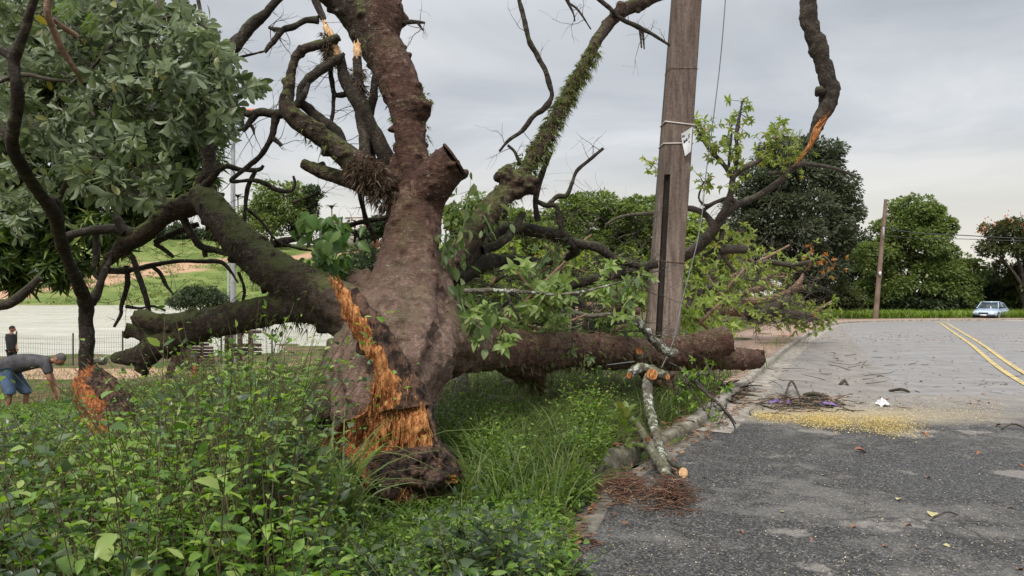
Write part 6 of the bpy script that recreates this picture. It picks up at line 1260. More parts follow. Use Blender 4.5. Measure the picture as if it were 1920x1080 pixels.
for s_ in ['1509,299,15,3 1502,308,15,4.5 1485,318,15.2,5.5 1455,345,15.4,6 1420,368,15.6,6.5 1385,383,15.7,7 1360,400,15.8,8 1340,428,16,10 1310,462,16.3,11 1280,480,16.6,12 1240,492,17,13',
           '1506,306,15,4 1540,311,15.2,4 1575,319,15.5,3 1612,335,15.8,1.5', '1490,312,15.1,4 1470,322,15.4,4 1440,325,15.5,3', '1348,412,15.8,7 1362,385,15.7,6.5 1372,355,15.6,6 1374,335,15.6,5 1395,315,15.5,5 1425,300,15.4,4 1450,270,15.3,3 1455,250,15.3,2',
           '1374,335,15.6,5 1362,315,15.6,4.5 1340,290,15.6,4 1318,262,15.6,3.5 1302,232,15.7,2 1299,215,15.7,1.5', '1374,345,15.6,4 1380,310,15.6,4 1383,280,15.6,4 1380,255,15.6,3.5 1385,225,15.6,3 1392,190,15.6,1.5', '1365,330,15.6,3 1368,290,15.6,2.5 1372,250,15.6,2',
           '1340,428,16,8 1325,405,16,6 1305,393,16,6 1275,390,16,6 1255,392,16,5', '1225,400,16,4 1190,402,16,3.5 1160,408,16,3 1135,422,16,2.5', '1380,388,15.7,5 1372,372,15.7,4 1340,380,15.8,4 1312,400,15.9,3', '1340,380,15.8,3 1322,385,15.8,2.5 1310,370,15.8,2 1320,340,15.8,2',
           '1355,430,16,5 1352,460,16,4.5 1362,490,16,4 1380,510,16,3', '1350,470,16,9 1385,466,16,9 1400,468,16,8', '1295,470,16,5 1270,480,16.2,5 1255,500,16.3,5']: lb(s_)
rng = np.random.default_rng(90)
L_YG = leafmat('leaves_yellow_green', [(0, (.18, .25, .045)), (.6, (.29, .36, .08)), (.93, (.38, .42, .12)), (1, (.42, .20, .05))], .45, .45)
def sprays(parent, pts, d, k, size, mat, kind='oval', name='leafy_spray', seed=0, wig=10, clusters=6):
    """pts (px,py): whorled leaf groups on short twigs"""
    rg = np.random.default_rng(seed); mb = MB(); cs = []; ds = []
    for (x, y) in pts:
        c0 = np.array(P(x, y, d))
        for _ in range(clusters):
            c = np.array(P(x + rg.normal(0, wig), y + rg.normal(0, wig), d + rg.normal(0, .3))); tube(mb, [(*c0, .008), (*c, .004)], 3, mi=1, cap=False); cs.append(c); q = c - c0 + [0, 0, .1]; ds.append(q + rg.normal(0, .15, 3))
    whorls(mb, cs, ds, k, size, kind, rg, .85, .85, droop=.35); return mb.build(name, [mat, BARKT], parent)
def segpts(a, b_, n): return [(a[0] + (b_[0] - a[0]) * t, a[1] + (b_[1] - a[1]) * t) for t in np.linspace(0, 1, n)]
for i, (a, b_, n) in enumerate([((1392, 190), (1382, 260), 4), ((1302, 220), (1340, 285), 5), ((1340, 290), (1372, 340), 2), ((1372, 235), (1366, 300), 3), ((1455, 245), (1425, 290), 4), ((1470, 235), (1450, 262), 3), ((1315, 335), (1330, 345), 2), ((1385, 280), (1395, 315), 3), ((1225, 310), (1238, 322), 2), ((1310, 230), (1330, 250), 2)]):
    sprays(SL, segpts(a, b_, n), 15.6, 6, .13, L_YG, name='leafy_shoot', seed=i, wig=11, clusters=5)
for i, (a, b_, n) in enumerate([((1470, 255), (1500, 290), 4), ((1440, 300), (1480, 300), 3)]):   # feathery shoots
    sprays(SL, segpts(a, b_, n), 15.3, 9, .10, L_YG, 'lance', name='feathery_shoot', seed=30 + i, wig=13, clusters=9)
# brushwood heap on the footway: each cut branch a thing of its own
def fallen(label, specs, d, leafpts=(), mat=BARKR, lsize=.16, seed=0, group='cut branches heaped on the footway', leafmat_=None, name='fallen_branch', cutr=None):
    v = parse(specs[0])[0]; o = empty(name, (v[0], v[1], GZ(v[0], v[1])), label, 'branch', group)
    for s_ in specs: mb = MB(); tube(mb, catmull(parse(s_), .08), 9, .2, 6, seed); mb.build('stem', mat, o)
    if leafpts: sprays(o, leafpts, d, 5, lsize, leafmat_ or L_YG, name='leafy_spray', seed=seed, wig=14, clusters=7)
    if cutr: disc('cut_face', P(*cutr[:3]), (cutr[4], -.8, .1), cutr[3], WOODC, o, th=.012)
    return o
FB = 24.0
fallen('reddish cut branch lying across the heap with a forked raised tip', ['1355,569,24,6 1400,566,24,7 1440,562,24,7 1462,556,24,7 1485,543,24,6 1500,528,24,5 1506,513,24,2', '1470,552,24,5 1490,541,24,5 1504,538,24,4.5'], 24, [], seed=1, cutr=(1504, 538, 24, .08, .8))
fallen('pale stripped branch rising to the right above the reddish one', ['1365,560,24.5,5 1400,548,24.5,6 1430,540,24.5,6 1452,537,24.5,5 1475,550,24.5,4', '1425,543,24.5,4 1437,525,24.5,4 1442,518,24.5,3 1475,520,24.5,2'], 24, [(1440, 520), (1465, 525)], seed=2)
fallen('thick dark forked branch at the front of the heap', ['1418,598,23,10 1440,585,23,11 1462,570,23,10 1480,560,23,8', '1445,585,23,8 1480,588,23,8 1505,592,23,7', '1500,590,23,6 1530,593,23,4'], 23, [(1500, 570), (1525, 600), (1540, 580)], BARKT, seed=3)
fallen('long leafy branch with rusty orange leaf tips pointing right at the top of the heap', ['1385,500,25,7 1410,497,25,5 1440,491,25,5 1480,496,25,5 1515,492,25,4 1545,480,25,2'], 25, [(1400, 490), (1430, 486), (1460, 492), (1490, 487), (1515, 484)], BARKT, seed=4)
L_RUST = leafmat('rust_leaves', [(0, (.34, .12, .04)), (.6, (.48, .20, .06)), (1, (.30, .24, .07))], .4)
fallen('rusty leafed twig at the right tip of the heap', ['1515,492,25.2,3 1545,482,25.2,2.5 1562,500,25.2,2'], 25.2, [(1530, 480), (1548, 490), (1560, 500)], BARKT, lsize=.14, seed=5, leafmat_=L_RUST)
fallen('upright grey cut branch standing in the middle of the heap', ['1378,575,23.5,8 1384,545,23.5,8 1390,515,23.5,7 1392,495,23.5,6 1384,478,23.5,4', '1392,500,23.5,4 1396,482,23.5,3'], 23.5, [(1386, 470), (1400, 460), (1412, 475)], BARKG, seed=6)
fallen('thin pale branch leaning left in the heap behind the concrete pole', ['1325,530,22,5 1340,505,22,4.5 1350,480,22,4 1352,460,22,4', '1345,430,22,5 1362,470,22,4 1375,510,22,4'], 22, [(1365, 455), (1375, 480), (1360, 440)], BARKT, seed=7)
fallen('low leafy branch lying at the left of the heap beside the pole', ['1285,560,19,6 1320,545,19,5 1350,530,19,4', '1300,600,19,4 1340,570,19,4'], 19, [(1290, 530), (1320, 520), (1345, 560), (1310, 575), (1340, 590), (1290, 590), (1300, 490)], BARKT, seed=8, leafmat_=L_LIGHT)
fallen('log lying flat along the back of the heap', ['1330,582,25.5,11 1380,583,25.5,11 1430,585,25.5,11 1480,587,25.5,10'], 25.5, [], BARKR, seed=9)
for i, (x0, x1, y, lab) in enumerate([(1420, 1455, 607, 'small leafy branch on the paving at the front of the heap'), (1465, 1500, 602, 'fresh green leafy branch near the kerb end of the heap'), (1505, 1545, 606, 'leafy branch end touching the gutter'), (1380, 1420, 530, 'leafy branch inside the heap under the upright one'), (1440, 1480, 575, 'leafy branch in the centre of the heap'), (1395, 1440, 585, 'leafy twig low in the heap next to the dark fork')]):
    dd = 22.5 + (i % 3); fallen(lab, [f'{x0},{y},{dd},3 {(x0+x1)/2},{y-8},{dd},3 {x1},{y-3},{dd},2'], dd, [(x0 + 8, y - 8), ((x0 + x1) / 2, y - 12), (x1 - 4, y - 8)], BARKT, seed=20 + i, lsize=.15, leafmat_=L_LIGHT)
rg = np.random.default_rng(8)
mb = MB()                                    # fine tangle of twigs in the heap and behind the limb
for _ in range(260):
    x, y = rg.uniform(1270, 1540), rg.uniform(515, 605); d = rg.uniform(20, 26); twig(mb, P(x, y, d), rg.normal(0, 1, 3) * [1, .5, .4], rg.uniform(.4, 1.4), .012, 1, rg, None, .3, 4)
for _ in range(520):
    x, y = rg.uniform(860, 1210), rg.uniform(500, 690); d = rg.uniform(9.5, 13); twig(mb, P(x, y, d), rg.normal(0, 1, 3) * [1, .5, .35], rg.uniform(.25, .9), .008, 1, rg, None, .35, 4)
for _ in range(70):
    x, y = rg.uniform(850, 1215), rg.uniform(400, 560); d = rg.uniform(9, 12.5); twig(mb, P(x, y, d), rg.normal(0, 1, 3) * [1, .4, .6], rg.uniform(.3, 1.0), .007, 1, rg, None, .4, 4)
for _ in range(30):
    x, y = rg.uniform(1275, 1500), rg.uniform(400, 560); d = rg.uniform(17, 22); twig(mb, P(x, y, d), rg.normal(0, 1, 3) * [1, .4, .7], rg.uniform(.5, 1.6), .011, 1, rg, None, .4, 4)
tagit(mb.build('brushwood', BARKT), 'tangle of fine brown twigs behind the limb and in the heap', 'brushwood', kind='stuff')
for i, (s_, lab) in enumerate([('1040,540,11,5 1080,560,11,6 1110,600,11,6', 'curved thin branch crossing behind the horizontal limb'), ('1080,620,11,7 1130,590,11,6 1165,560,11,5', 'rising brown branch behind the limb left of the pole'), ('920,610,10.5,6 980,600,10.5,6 1040,612,10.5,5', 'straight dark branch lying just above the limb'),
        ('1100,575,12,8 1160,575,12,8 1200,585,12,7', 'pale stripped branch ending at the concrete pole'), ('1060,650,11,5 1120,615,11,5 1180,600,11,4', 'slim leaning branch left of the pole foot'), ('870,590,10,4 905,560,10,4 930,520,10,3', 'thin upright branch close right of the trunk')]):
    fallen(lab, [s_], 11, [(float(s_.split()[1].split(',')[0]), float(s_.split()[1].split(',')[1]) - 8)], BARKR if i % 2 else BARKT, lsize=.1, seed=50 + i, group='loose branches caught behind the limb', leafmat_=L_PALE)
L_BIG = leafmat('leaves_big_pale', [(0, (.16, .24, .06)), (.6, (.28, .38, .11)), (1, (.42, .50, .20))], .5, .4)
SPR = [('leafy tangle of pale hanging leaves right of the trunk above the limb', 860, 560, 9.4, 960, 640, L_PALE), ('light green leafy tangle under the rising limb', 870, 440, 10.5, 960, 500, L_LIGHT), ('wilted leaf cluster in the middle of the tangle behind the limb', 960, 500, 10.5, 1060, 590, L_PALE), ('bright leafy tangle just left of the concrete pole', 1100, 480, 12.6, 1205, 540, L_LIGHT),
       ('pale leaf cluster resting on the limb left of the pole', 1080, 600, 10.8, 1200, 650, L_PALE), ('yellow green leafy tangle between lamp post and pole', 1000, 440, 13, 1110, 520, L_YG), ('green leafy mass above the limb between trunk and lamp post', 880, 500, 11, 970, 560, L_MID), ('small leaf cluster hanging by the pale stripped branch', 1040, 640, 9.6, 1120, 660, L_PALE),
       ('large pale leaves hanging in front of the straight pale branch', 950, 490, 8.3, 1060, 600, L_BIG), ('large pale leaves drooping over the limb near the trunk', 870, 580, 7.6, 945, 660, L_BIG), ('lime green leaves lying along the top of the limb', 960, 590, 9.2, 1100, 645, L_BIG), ('bright leaves caught on the dark branch left of the pole', 1120, 520, 9.8, 1200, 590, L_BIG),
       ('tall leafy mass directly right of the concrete pole', 1285, 440, 18, 1330, 600, L_LIGHT), ('leafy mass between the pole and the heap of branches', 1310, 500, 21, 1400, 600, L_LIGHT), ('yellow green leafy mass on top of the heap', 1370, 460, 25.5, 1480, 520, L_YG), ('leafy mass in the centre of the heap', 1400, 530, 25.5, 1500, 600, L_LIGHT), ('leafy end of the heap beside the gutter', 1490, 565, 25, 1560, 606, L_LIGHT), ('mid green leafy mass low behind the pole', 1275, 560, 14, 1360, 640, L_LIGHT), ('yellow leaves at the foot of the snapped limb', 1320, 430, 16.5, 1400, 480, L_YG)]
for i, (lab, x0, y0, dd, x1, y1, mt_) in enumerate(SPR):
    rg_ = np.random.default_rng(300 + i); npt = int(5 + (x1 - x0) * (y1 - y0) / (2600 if mt_ is L_BIG else 1150)); pts = [(rg_.uniform(x0, x1), rg_.uniform(y0, y1)) for _ in range(npt)]
    fallen(lab, [f'{x0},{y1},{dd},4 {(x0+x1)/2},{(y0+y1)/2},{dd},3.5 {x1},{y0},{dd},2', f'{x0+10},{y0+10},{dd},3 {(x0+x1)/2},{(y0+y1)/2+8},{dd},3 {x1-5},{y1-5},{dd},2'], dd, pts, BARKR if i % 3 else BARKT, lsize=(.13 if mt_ is L_BIG else .105) if dd < 14 else .15, seed=300 + i, group='leafy branches heaped behind the limb and beside the pole', leafmat_=mt_)
# propped lichen sticks by the kerb
def stick(label, specs, cuts, mat=BARKG, extra=None):
    v = parse(specs[0])[-1]; o = empty('lichen_stick', (v[0], v[1], 0.02), label, 'branch', 'lichen covered sticks propped against the limb')
    for s_ in specs: mb = MB(); tube(mb, catmull(parse(s_), .03), 12, .35, 14, 4); mb.build('stem', mat, o)
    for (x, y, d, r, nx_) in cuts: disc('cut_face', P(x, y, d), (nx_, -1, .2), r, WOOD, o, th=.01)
    return o
stick('tall lichen spotted stick leaning against the limb with two orange cut ends', ['1222,690,9.0,10 1214,720,8.8,10 1216,760,8.6,9.5 1226,800,8.2,9 1240,850,7.6,9 1252,903,6.7,10', '1222,695,9.0,10 1200,690,8.9,10 1182,700,8.8,8', '1222,695,9,10 1240,702,8.8,9 1250,706,8.7,8'], [(1222, 702, 8.75, .065, -.1), (1180, 704, 8.75, .035, -.9), (1251, 707, 8.65, .03, .4)])
stick('shorter lichen spotted stick crossing the tall one low by the kerb', ['1182,786,7.9,7 1198,800,7.7,7 1213,832,7.4,8 1232,862,7.0,9 1252,895,6.7,9', '1215,830,7.4,7 1196,845,7.4,8 1188,870,7.3,6'], [(1214, 824, 7.3, .022, .2)])
stick('thin dark stick leaning left beside the young plant', ['1176,790,7.9,3 1158,825,7.7,3 1140,862,7.5,2.5'], [], BARKT)
stick('orange cut stub standing on top of the limb left of the pole', ['1198,665,9.9,6 1200,672,9.9,7'], [(1198, 658, 9.85, .045, .1)])
fallen('dry seed hung vine draped from the limb towards the road', ['1275,690,9.6,3 1310,725,9.3,3 1345,755,9.1,3 1365,775,9.0,2.5 1380,795,8.9,1.5'], 9.2, [(1300, 715), (1335, 745), (1360, 770)], BARKT, lsize=.045, seed=61, group='vines and shoots hanging off the limb', leafmat_=L_DRYW)
for i, (pts, lab) in enumerate([([(1290, 720), (1305, 750), (1320, 770), (1335, 790)], 'leafy shoot drooping from the limb over the kerb'), ([(1270, 740), (1280, 770), (1300, 800)], 'leafy shoot hanging just right of the dark limb stub'), ([(1330, 700), (1355, 715), (1310, 700)], 'leafy shoot under the sawn limb ends')]):
    fallen(lab, [f'{pts[0][0]-10},{pts[0][1]-30},10,2 {pts[0][0]},{pts[0][1]},9.9,2 {pts[-1][0]},{pts[-1][1]},9.7,1.5'], 9.8, pts, BARKT, lsize=.075, seed=70 + i, group='vines and shoots hanging off the limb', leafmat_=L_W3)

# ---------------------------------------------------------------- broken kerb blocks, logs, litter
def rock(name, label, cat, c, r, sq, mat, seed, rz=0.0, group=None, lump=.35):
    mb = MB(); blob(mb, (0, 0, 0), r, seed, lump, 1.2, 4, 0, sq); R3 = np.array(Matrix.Rotation(rz, 3, 'Z')); mb.v = [v @ R3.T + np.array(c) for v in mb.v]
    return tagit(mb.build(name, mat), label, cat, group)
def kerbblock(pts, label, w=.17, h=.26, seed=1):
    """long rough slab following world points (x,y,z)"""
    mb = MB(); q = catmull([(*p, 1) for p in pts], .04)[:, :3]; T_ = np.gradient(q, axis=0); T_ /= np.linalg.norm(T_, axis=1)[:, None]; N_ = np.stack([-T_[:, 1], T_[:, 0], 0 * T_[:, 0]], 1); V = []; pr = [(0, -.12), (0, h * .3), (0, h * .6), (.015, h * .85), (.05, h), (w * .5, h * 1.02), (w - .03, h * .97), (w, h * .8), (w, h * .4), (w, -.12)]
    for i in range(len(q)):
        for s_, z_ in pr:
            p_ = q[i] + N_[i] * s_ + [0, 0, z_]; v = Vector(p_); k = noise.noise(v * 7 + Vector((seed, 0, 0))) * .010 + noise.noise(v * 22) * .007 + noise.noise(v * 2.5 + Vector((seed, 3, 0))) * .018; V.append(p_ + N_[i] * k * (-1 if s_ < w / 2 else 1) + [0, 0, k * .8 * (z_ > 0)])
    k = len(pr); n = len(q); i = np.arange(n - 1)[:, None] * k; j = np.arange(k - 1)[None]; V = np.array(V); mb.add(V, np.stack([i + j, i + k + j, i + k + j + 1, i + j + 1], -1).reshape(-1, 4)); mb.add(V, [tuple(range(k)), tuple((n - 1) * k + a for a in range(k))[::-1]])
    return tagit(mb.build('kerb_stone', CONCD), label, 'kerb stone', 'broken kerb stones')
kerbblock([(.20, 4.55, -.02), (.22, 4.9, -.01), (.27, 5.3, .0), (.44, 5.75, .0)], 'nearest worn kerb stone, half hidden by weeds at the bottom', seed=2, h=.17)
kerbblock([(.60, 6.15, .0), (.78, 6.6, .0), (1.02, 7.0, .0), (1.28, 7.4, -.02)], 'mossy kerb stone behind the nearest one, left of the red brown litter', seed=5, h=.19)
kerbblock([(1.45, 7.75, -.06), (1.75, 8.25, -.06), (2.1, 8.85, -.05), (2.42, 9.3, -.04)], 'low kerb stone behind the propped sticks', seed=8, h=.16)
mb = MB(); L2 = np.array([(.36, 5.0), (.72, 6.0), (1.12, 6.9), (1.7, 7.9), (2.25, 8.9), (2.5, 9.3)]); dd_ = densify(L2, .1); wv_ = [.10 + .05 * noise.noise(Vector((i * .13, 0, 0))) for i in range(len(dd_))]
T_ = np.gradient(dd_, axis=0); T_ /= np.linalg.norm(T_, axis=1)[:, None]; N_ = np.stack([-T_[:, 1], T_[:, 0]], 1); V = []
for p_, n_, w_ in zip(dd_, N_, wv_):
    for s_, z_ in ((.06, .0), (.0, .014), (-w_ * .6, .015), (-w_, .012), (-w_ - .03, -.004)): q_ = p_ + n_ * s_; V.append((*q_, z_))
k = 5; n = len(dd_); i = np.arange(n - 1)[:, None] * k; j = np.arange(k - 1)[None]; mb.add(V, np.stack([i + j, i + j + 1, i + k + j + 1, i + k + j], -1).reshape(-1, 4)); tagit(mb.build('concrete_apron', simple('dirty_concrete', (.2, .18, .15), None, 5, .95, .1, .8, stops=[(.3, (.06, .052, .042)), (.5, (.13, .115, .095)), (.72, (.24, .215, .185))])), kind='structure')
# left broken stump with orange top, small orange piece in front
def broken_log(label, spec, wood_at, seed, name='broken_log', big=False):
    v = parse(spec)[-1]; o = empty(name, (v[0], v[1], GZ(v[0], v[1])), label, 'log'); mb = MB(); q = catmull(parse(spec), .04); tube(mb, q, 20, .45, 7, seed); mb.build('bark', ROT, o)
    mb = MB(); c = q[0]; nrm_ = q[0, :3] - q[2, :3]; nrm_ /= np.linalg.norm(nrm_); blob(mb, c[:3] + nrm_ * c[3] * .1, c[3] * .9, seed, .5, 2.2, 4, 0, (1, .8, 1)); rg_ = np.random.default_rng(seed)
    for _ in range(110): p_ = c[:3] + rg_.normal(0, c[3] * .42, 3); tube(mb, [(*p_, c[3] * .05), (*(p_ + nrm_ * c[3] * rg_.uniform(.4, 1.0) + rg_.normal(0, c[3] * .1, 3)), c[3] * .006)], 4)
    if big: q2 = q.copy(); q2[:, 0] -= q[:, 3] * .55; q2[:, 1] -= q[:, 3] * .25; q2[:, 3] *= .8; tube(mb, q2[:int(len(q2) * .8)], 30, .4, 14, 5)
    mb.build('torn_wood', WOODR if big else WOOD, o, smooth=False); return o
broken_log('broken rotten log with a bright orange torn top right of the bending man', '176,712,7.3,24 192,738,7.2,32 212,772,7.1,36 235,812,7.0,36 250,860,6.9,30', None, 3, big=True)
broken_log('small chunk of torn orange wood low in the weeds at the bottom centre', '788,1052,4.5,13 800,1066,4.45,12 812,1085,4.4,12', None, 6)
broken_log('short reddish broken stub in the weeds left of the mound', '410,752,6.2,9 418,775,6.1,9 424,800,6.0,9', None, 9)
LG = [('865,700,10.5,12 868,725,10.3,13 870,742,10.2,13', 'grey mottled log end standing behind the right root fold', (866, 697, 10.3, .05, 0)), ('820,705,9.5,12 840,700,9.8,12 860,694,10,11', 'cut log with a pale face just behind the trunk', (820, 706, 9.4, .085, -.6)), ('985,735,10,9 1010,738,10.2,9 1040,735,10.5,9', 'log with a small orange cut face below the hanging burr', (1009, 737, 9.8, .05, -.3)),
      ('900,745,9.5,8 935,750,9.6,8 975,748,9.9,8', 'dark log half buried left of the hanging burr', None), ('1040,755,9.6,7 1075,760,9.7,7 1110,752,9.9,7', 'mossy log right of the hanging burr in the undergrowth', (1040, 755, 9.5, .045, -.8)), ('940,720,11,6 975,712,11,6 1000,700,11,5', 'slim dark log leaning under the limb', None)]
for s_, lab, cut in LG: fallen(lab, [s_], 10, [], BARKG, seed=len(lab), group='cut logs in the undergrowth', name='cut_log', cutr=cut)
fallen('light cut log lying behind the left limb stubs near the path', ['258,683,14,9 275,684,14,9 282,684,14,9'], 14, [], BARKR, seed=81, group='cut logs by the path', name='cut_log', cutr=(283, 684, 13.9, .08, .6)); fallen('grey stone like log beside the small tree trunk', ['176,676,14,8 188,676,14,8 198,677,14,8'], 14, [], BARKG, seed=82, group='cut logs by the path', name='cut_log')
# wood chips on the ground below the limb
CHIP = leafmat('wood_chips', [(0, (.42, .28, .14)), (.6, (.62, .48, .24)), (1, (.74, .64, .40))], .1, .9); DUST = leafmat('sawdust', [(0, (.50, .36, .12)), (.6, (.68, .52, .20)), (1, (.78, .66, .34))], .1, .95)
def scatter(name, label, cat, pts, size, mat, seed, kind='simple', ws=1.2, lift=.012, tilt=.25, curl=1.0):
    rg = np.random.default_rng(seed); n = len(pts); a = rg.uniform(0, 6.28, n); s = sdist(pts[:, 0], pts[:, 1]); z = np.where(s < 0, roadz(pts[:, 1]) + .008, ground(pts[:, 0], pts[:, 1])) + lift * rg.uniform(.2, 1, n); mb = MB()
    leaves(mb, np.c_[pts, z], np.stack([np.cos(a), np.sin(a), rg.normal(0, tilt, n)], 1), size * rg.uniform(.4, 1.5, n), kind, ws, roll=tilt, rng=rg, curl=curl); return tagit(mb.build(name, mat, smooth=False), label, cat, kind='stuff')
def pxpts(px, py): d = CAM * F / (np.array(py) - HZ); return np.c_[(np.array(px) - 960) / F * d, d]
n = 19000; u = rg.beta(1.6, 1.7, n); px = 1400 + u * 350; base_ = 782 + u * 24; py = base_ + rg.normal(0, 1, n) * (3.0 + 9 * u) - 4 * rg.random(n); kp = rg.random(n) < (.35 + .65 * (np.sin(px * .05) * .5 + .5)) * np.where(u < .12, u / .12, 1); px, py = px[kp], py[kp]; scatter('sawdust', 'yellow sawdust strewn in a band across the asphalt', 'sawdust', pxpts(px, py), .017, DUST, 1)
n = 5000; u = rg.random(n); px = 1400 + u * 480; py = 775 + u * 10 + rg.normal(0, 14, n) - 14; k = py > 700; scatter('wood_chips', 'pale wood chips around the sawdust', 'sawdust', pxpts(px[k], py[k]), .016, CHIP, 2)
n = 2600; px = rg.uniform(1100, 1950, n); py = rg.uniform(640, 1090, n); p_ = pxpts(px, py); p_ = p_[sdist(p_[:, 0], p_[:, 1]) < -.3]; scatter('grit', 'tiny pale chips and grit sprinkled over the asphalt', 'grit', p_, .010, CHIP, 3)
n = 700; px = np.r_[rg.normal(1720, 90, 350), rg.uniform(1450, 1950, 350)]; py = np.r_[rg.normal(634, 6, 350), rg.uniform(620, 760, 350)]; p_ = pxpts(px, py); p_ = p_[sdist(p_[:, 0], p_[:, 1]) < -.2]
L_BRN = leafmat('dead_leaves', [(0, (.12, .055, .03)), (.6, (.24, .12, .06)), (1, (.38, .2, .1))], .15, .7); scatter('leaf_litter', 'reddish brown leaf litter on the far asphalt', 'leaf litter', p_, .06, L_BRN, 4, 'oval', 1.0, .02)
n = 900; px = np.r_[rg.uniform(880, 1100, 450), rg.uniform(960, 1080, 450)]; py = np.r_[rg.normal(750, 12, 450), rg.normal(758, 8, 450)]; scatter('wood_chips', 'pale chips on bare earth under the hanging burr', 'sawdust', pxpts(px, py), .035, CHIP, 5, lift=.05)
n = 1500; px = rg.uniform(800, 1330, n); py = rg.uniform(700, 950, n); p_ = pxpts(px, py); p_ = p_[sdist(p_[:, 0], p_[:, 1]) > .1]; scatter('leaf_litter', 'brown leaf litter on the earth below the horizontal limb', 'leaf litter', p_, .07, L_BRN, 14, 'oval', 1.0, .12)
n = 420; u = rg.random(n); q_ = densify(np.array([(.4, 4.6), (.55, 5.4), (.8, 6.1), (1.2, 6.9), (1.9, 8.2), (2.6, 9.4), (3.7, 11.8)]), .02); i_ = rg.integers(0, len(q_), n); scatter('leaf_litter', 'dead leaves and dirt gathered along the kerb edge', 'leaf litter', q_[i_] + rg.normal(0, .10, (n, 2)), .05, L_BRN, 15, 'oval', 1.0, .04)
# single leaves lying on the road
LB = simple('dry_leaf_brown', (.28, .13, .07), (.18, .08, .045), 30, .8); LY = simple('dry_leaf_pale', (.48, .42, .22), (.34, .30, .14), 30, .8); proto = {}
spots = [(1614, 848, 'b', .13, 'large curled brown leaf alone on the dark asphalt beyond the worn patches'), (1748, 968, 'y', .09, 'pale yellow green leaf lying beside a thin twig on the asphalt'), (1740, 898, 'b', .06, 0), (1704, 988, 'b', .06, 0), (1322, 898, 'b', .05, 0), (1520, 1014, 'b', .04, 0), (1685, 938, 'y', .06, 0), (1660, 1028, 'b', .05, 0), (1835, 852, 'b', .07, 0), (1915, 876, 'b', .06, 0), (1912, 1072, 'b', .06, 0), (1775, 1026, 'y', .045, 0), (1466, 962, 'y', .04, 0), (1545, 892, 'y', .04, 0), (1895, 955, 'b', .05, 0), (1735, 818, 'b', .11, 'orange brown leaf at the right end of the sawdust'), (1872, 800, 'b', .09, 0), (1392, 1000, 'b', .04, 0), (1600, 990, 'b', .05, 0)]
for i, (px, py, c, sz, lab) in enumerate(spots):
    q = pxpts([px], [py])[0]; rg_ = np.random.default_rng(i)
    if c not in proto:
        mb = MB(); leaves(mb, [(0, -.5, .16)], [(0, 1, .05)], 1.0, 'oval', 1.5, roll=.05, rng=rg_, curl=1.6); o = mb.build('dry_leaf', LB if c == 'b' else LY); proto[c] = o
    else: o = proto[c].copy(); COL.objects.link(o)
    o.location = (q[0], q[1], float(roadz(q[1])) + .006); o.scale = (sz, sz, sz); o.rotation_euler = (rg_.normal(0, .1), rg_.normal(0, .1), rg_.uniform(0, 6.28))
    tagit(o, lab or ('brown leaf lying on the dark near asphalt' if c == 'b' else 'pale dry leaf lying on the dark near asphalt'), 'leaf', 'dry leaves scattered on the asphalt')
for i, (a, lab, cut, mt_) in enumerate([('1150,938,6.0,7 1158,948,5.9,8 1166,962,5.8,9', 'short grey log stub with orange cut end lying in the root fibres', (1167, 964, 5.75, .035, .3), BARKG), ('1262,880,6.9,5 1275,890,6.8,6 1288,900,6.7,5', 'pale torn wood chunk at the foot of the tall lichen stick', (1280, 886, 6.7, .045, .2), BARKR), ('1252,862,6.9,3 1262,872,6.8,3.5 1278,880,6.8,3', 'small dark bark piece above the pale wood chunk', None, BARKD), ('1188,850,7.3,5 1180,880,7.2,7 1178,905,7.0,5', 'brown twisted bark strip beside the young plant', None, BARKR)]): fallen(lab, [a], 6.8, [], mt_, seed=400 + i, group='broken pieces at the foot of the sticks', name='wood_piece', cutr=cut)
# twig piles
FIB = simple('red_brown_fibre', (.17, .075, .042), (.08, .038, .024), 30, .9)
def pile(name, label, px0, px1, py0, py1, n, L_, r, mats, seed, hmax=.08, kid=0, cat='debris'):
    rg_ = np.random.default_rng(seed); mb = MB()
    for i in range(n):
        u, v = rg_.normal(.5, .22), rg_.normal(.5, .22); q = pxpts([px0 + (px1 - px0) * u], [py0 + (py1 - py0) * v])[0]; z = .01 + hmax * max(0, 1 - 2.2 * math.hypot(u - .5, v - .5)) * rg_.random()
        dr = rg_.normal(0, 1, 3) * [1, 1, .15]; dr /= np.linalg.norm(dr); l = L_ * rg_.uniform(.3, 1.3); a = np.array([q[0], q[1], z + float(roadz(q[1]))]); m_ = a + dr * l / 2 + rg_.normal(0, .02, 3) * [1, 1, .3]; e_ = a + dr * l; m_[2] = max(m_[2], .012); e_[2] = max(e_[2], .008)
        tube(mb, catmull([(*a, r), (*m_, r * .9), (*e_, r * .5)], .06), 5, mi=int(rg_.integers(len(mats))))
    return tagit(mb.build(name, mats), label, cat, kind='stuff')
pile('root_fibres', 'heap of red brown root fibres and twigs round the foot of the sticks', 1125, 1215, 885, 950, 260, .15, .0042, [FIB, FIB, BARKT, BARKR], 1, .14)
pile('root_fibres', 'matted heap of red brown root fibres at the right foot of the sticks', 1205, 1305, 905, 965, 520, .13, .0036, [FIB, FIB, BARKT, BARKR], 11, .2)
pile('root_fibres', 'small nest of red brown bark strips in front of the nearest kerb stone', 1020, 1095, 985, 1040, 90, .15, .006, [FIB, BARKR], 2, .06)
pile('twig_litter', 'line of dark twigs and bark strips swept across the road beside the sawdust', 1395, 1610, 742, 774, 230, .32, .008, [BARKT, BARKR, BARKD], 3, .07)
pile('twig_litter', 'scattered twigs further up the road', 1480, 1740, 640, 735, 26, .4, .007, [BARKT], 4, .03)
pile('twig_litter', 'pile of broken bark and twigs against the kerb', 1335, 1400, 715, 762, 120, .4, .014, [BARKD, BARKR], 5, .2)
pile('twig_litter', 'stray twigs in the gutter beside the sawn limb', 1380, 1500, 640, 740, 24, .4, .006, [BARKT], 6, .02)
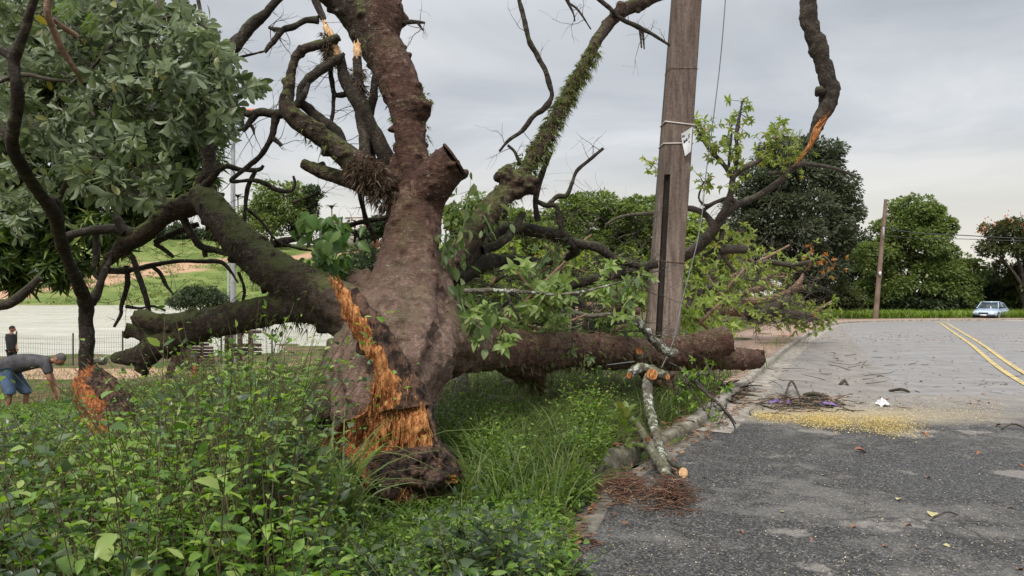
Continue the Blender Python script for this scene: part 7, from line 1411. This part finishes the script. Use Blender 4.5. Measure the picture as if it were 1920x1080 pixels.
def crumple(name, label, cat, px, py, w_, h_, mat, seed, hz_=.05):
    q = pxpts([px], [py])[0]; mb = MB(); n = 16; V = []
    for i in range(n):
        for j in range(n):
            u, v = i / (n - 1) - .5, j / (n - 1) - .5; k = noise.noise(Vector((u * 4, v * 4, seed))); V.append((q[0] + u * w_ + .03 * noise.noise(Vector((u * 6, v * 6, seed + 3))), q[1] + v * h_ + .04 * noise.noise(Vector((v * 6, u * 6, seed + 7))), float(roadz(q[1])) + .03 + hz_ * (k + .5) * (1 - 3 * (u * u + v * v))))
    Q_ = np.array([(i * n + j, i * n + j + 1, (i + 1) * n + j + 1, (i + 1) * n + j) for i in range(n - 1) for j in range(n - 1)]); mb.add(V, Q_); return tagit(mb.build(name, mat), label, cat)
PURP = simple('purple_cloth', (.24, .17, .36), (.13, .09, .23), 20, .8); WPL = simple('white_plastic', (.8, .8, .8), (.7, .7, .7), 20, .4)
crumple('cloth_scrap', 'purple crumpled cloth in the middle of the twig litter', 'cloth', 1552, 762, .26, .2, PURP, 1, .06); crumple('cloth_scrap', 'narrow purple cloth strip left in the twig litter', 'cloth', 1455, 757, .22, .12, PURP, 4, .05); crumple('cloth_scrap', 'smallest lilac cloth strip between the two purple ones', 'cloth', 1478, 760, .1, .12, PURP, 6, .06)
crumple('plastic_scrap', 'crumpled white plastic right of the twig litter', 'litter', 1655, 762, .15, .22, WPL, 8, .12)
crumple('tape_scrap', 'thin red strip lying on the paving by the heap', 'litter', 1472, 637, .5, .12, simple('red_tape', (.6, .05, .03), (.5, .04, .03)), 9, .02).location.z += .13
for i, (a, lab) in enumerate([('1508,742,12.1,4 1530,746,12,4.5 1555,748,11.9,4', 'thick dark stick lying behind the twig litter'), ('1470,748,11.9,2 1484,734,11.8,2.2 1500,745,11.8,2', 'thin twig arched up over the twig litter'), ('1575,722,13.6,2.5 1583,720,13.6,3 1590,723,13.6,1.5', 'short curved bark strip standing alone on the road'), ('1668,734,12.7,2.5 1690,737,12.6,3 1705,736,12.6,2', 'dark bark piece lying beyond the white plastic'), ('1878,806,9.1,1.5 1900,804,9.1,2 1925,806,9.1,1.5', 'dark twig at the right edge of the picture'), ('1745,978,5.45,1.2 1775,976,5.45,1.5 1795,968,5.5,1', 'thin crooked twig on the near asphalt')]):
    pp = [tuple(map(float, t_.split(','))) for t_ in a.split()]; mb = MB(); W_ = []
    for k, (x_, y_, d_, r_) in enumerate(pp): q = pxpts([x_], [max(y_, 600)])[0]; W_.append((q[0], q[1] , .012 + (.16 if 'arched' in lab and k == 1 else (.05 if k == 1 else 0)) + float(roadz(q[1])), r_ / F * d_))
    tube(mb, catmull(W_, .04), 7, .2, 12); tagit(mb.build('stick', BARKT), lab, 'stick', 'sticks lying on the road')
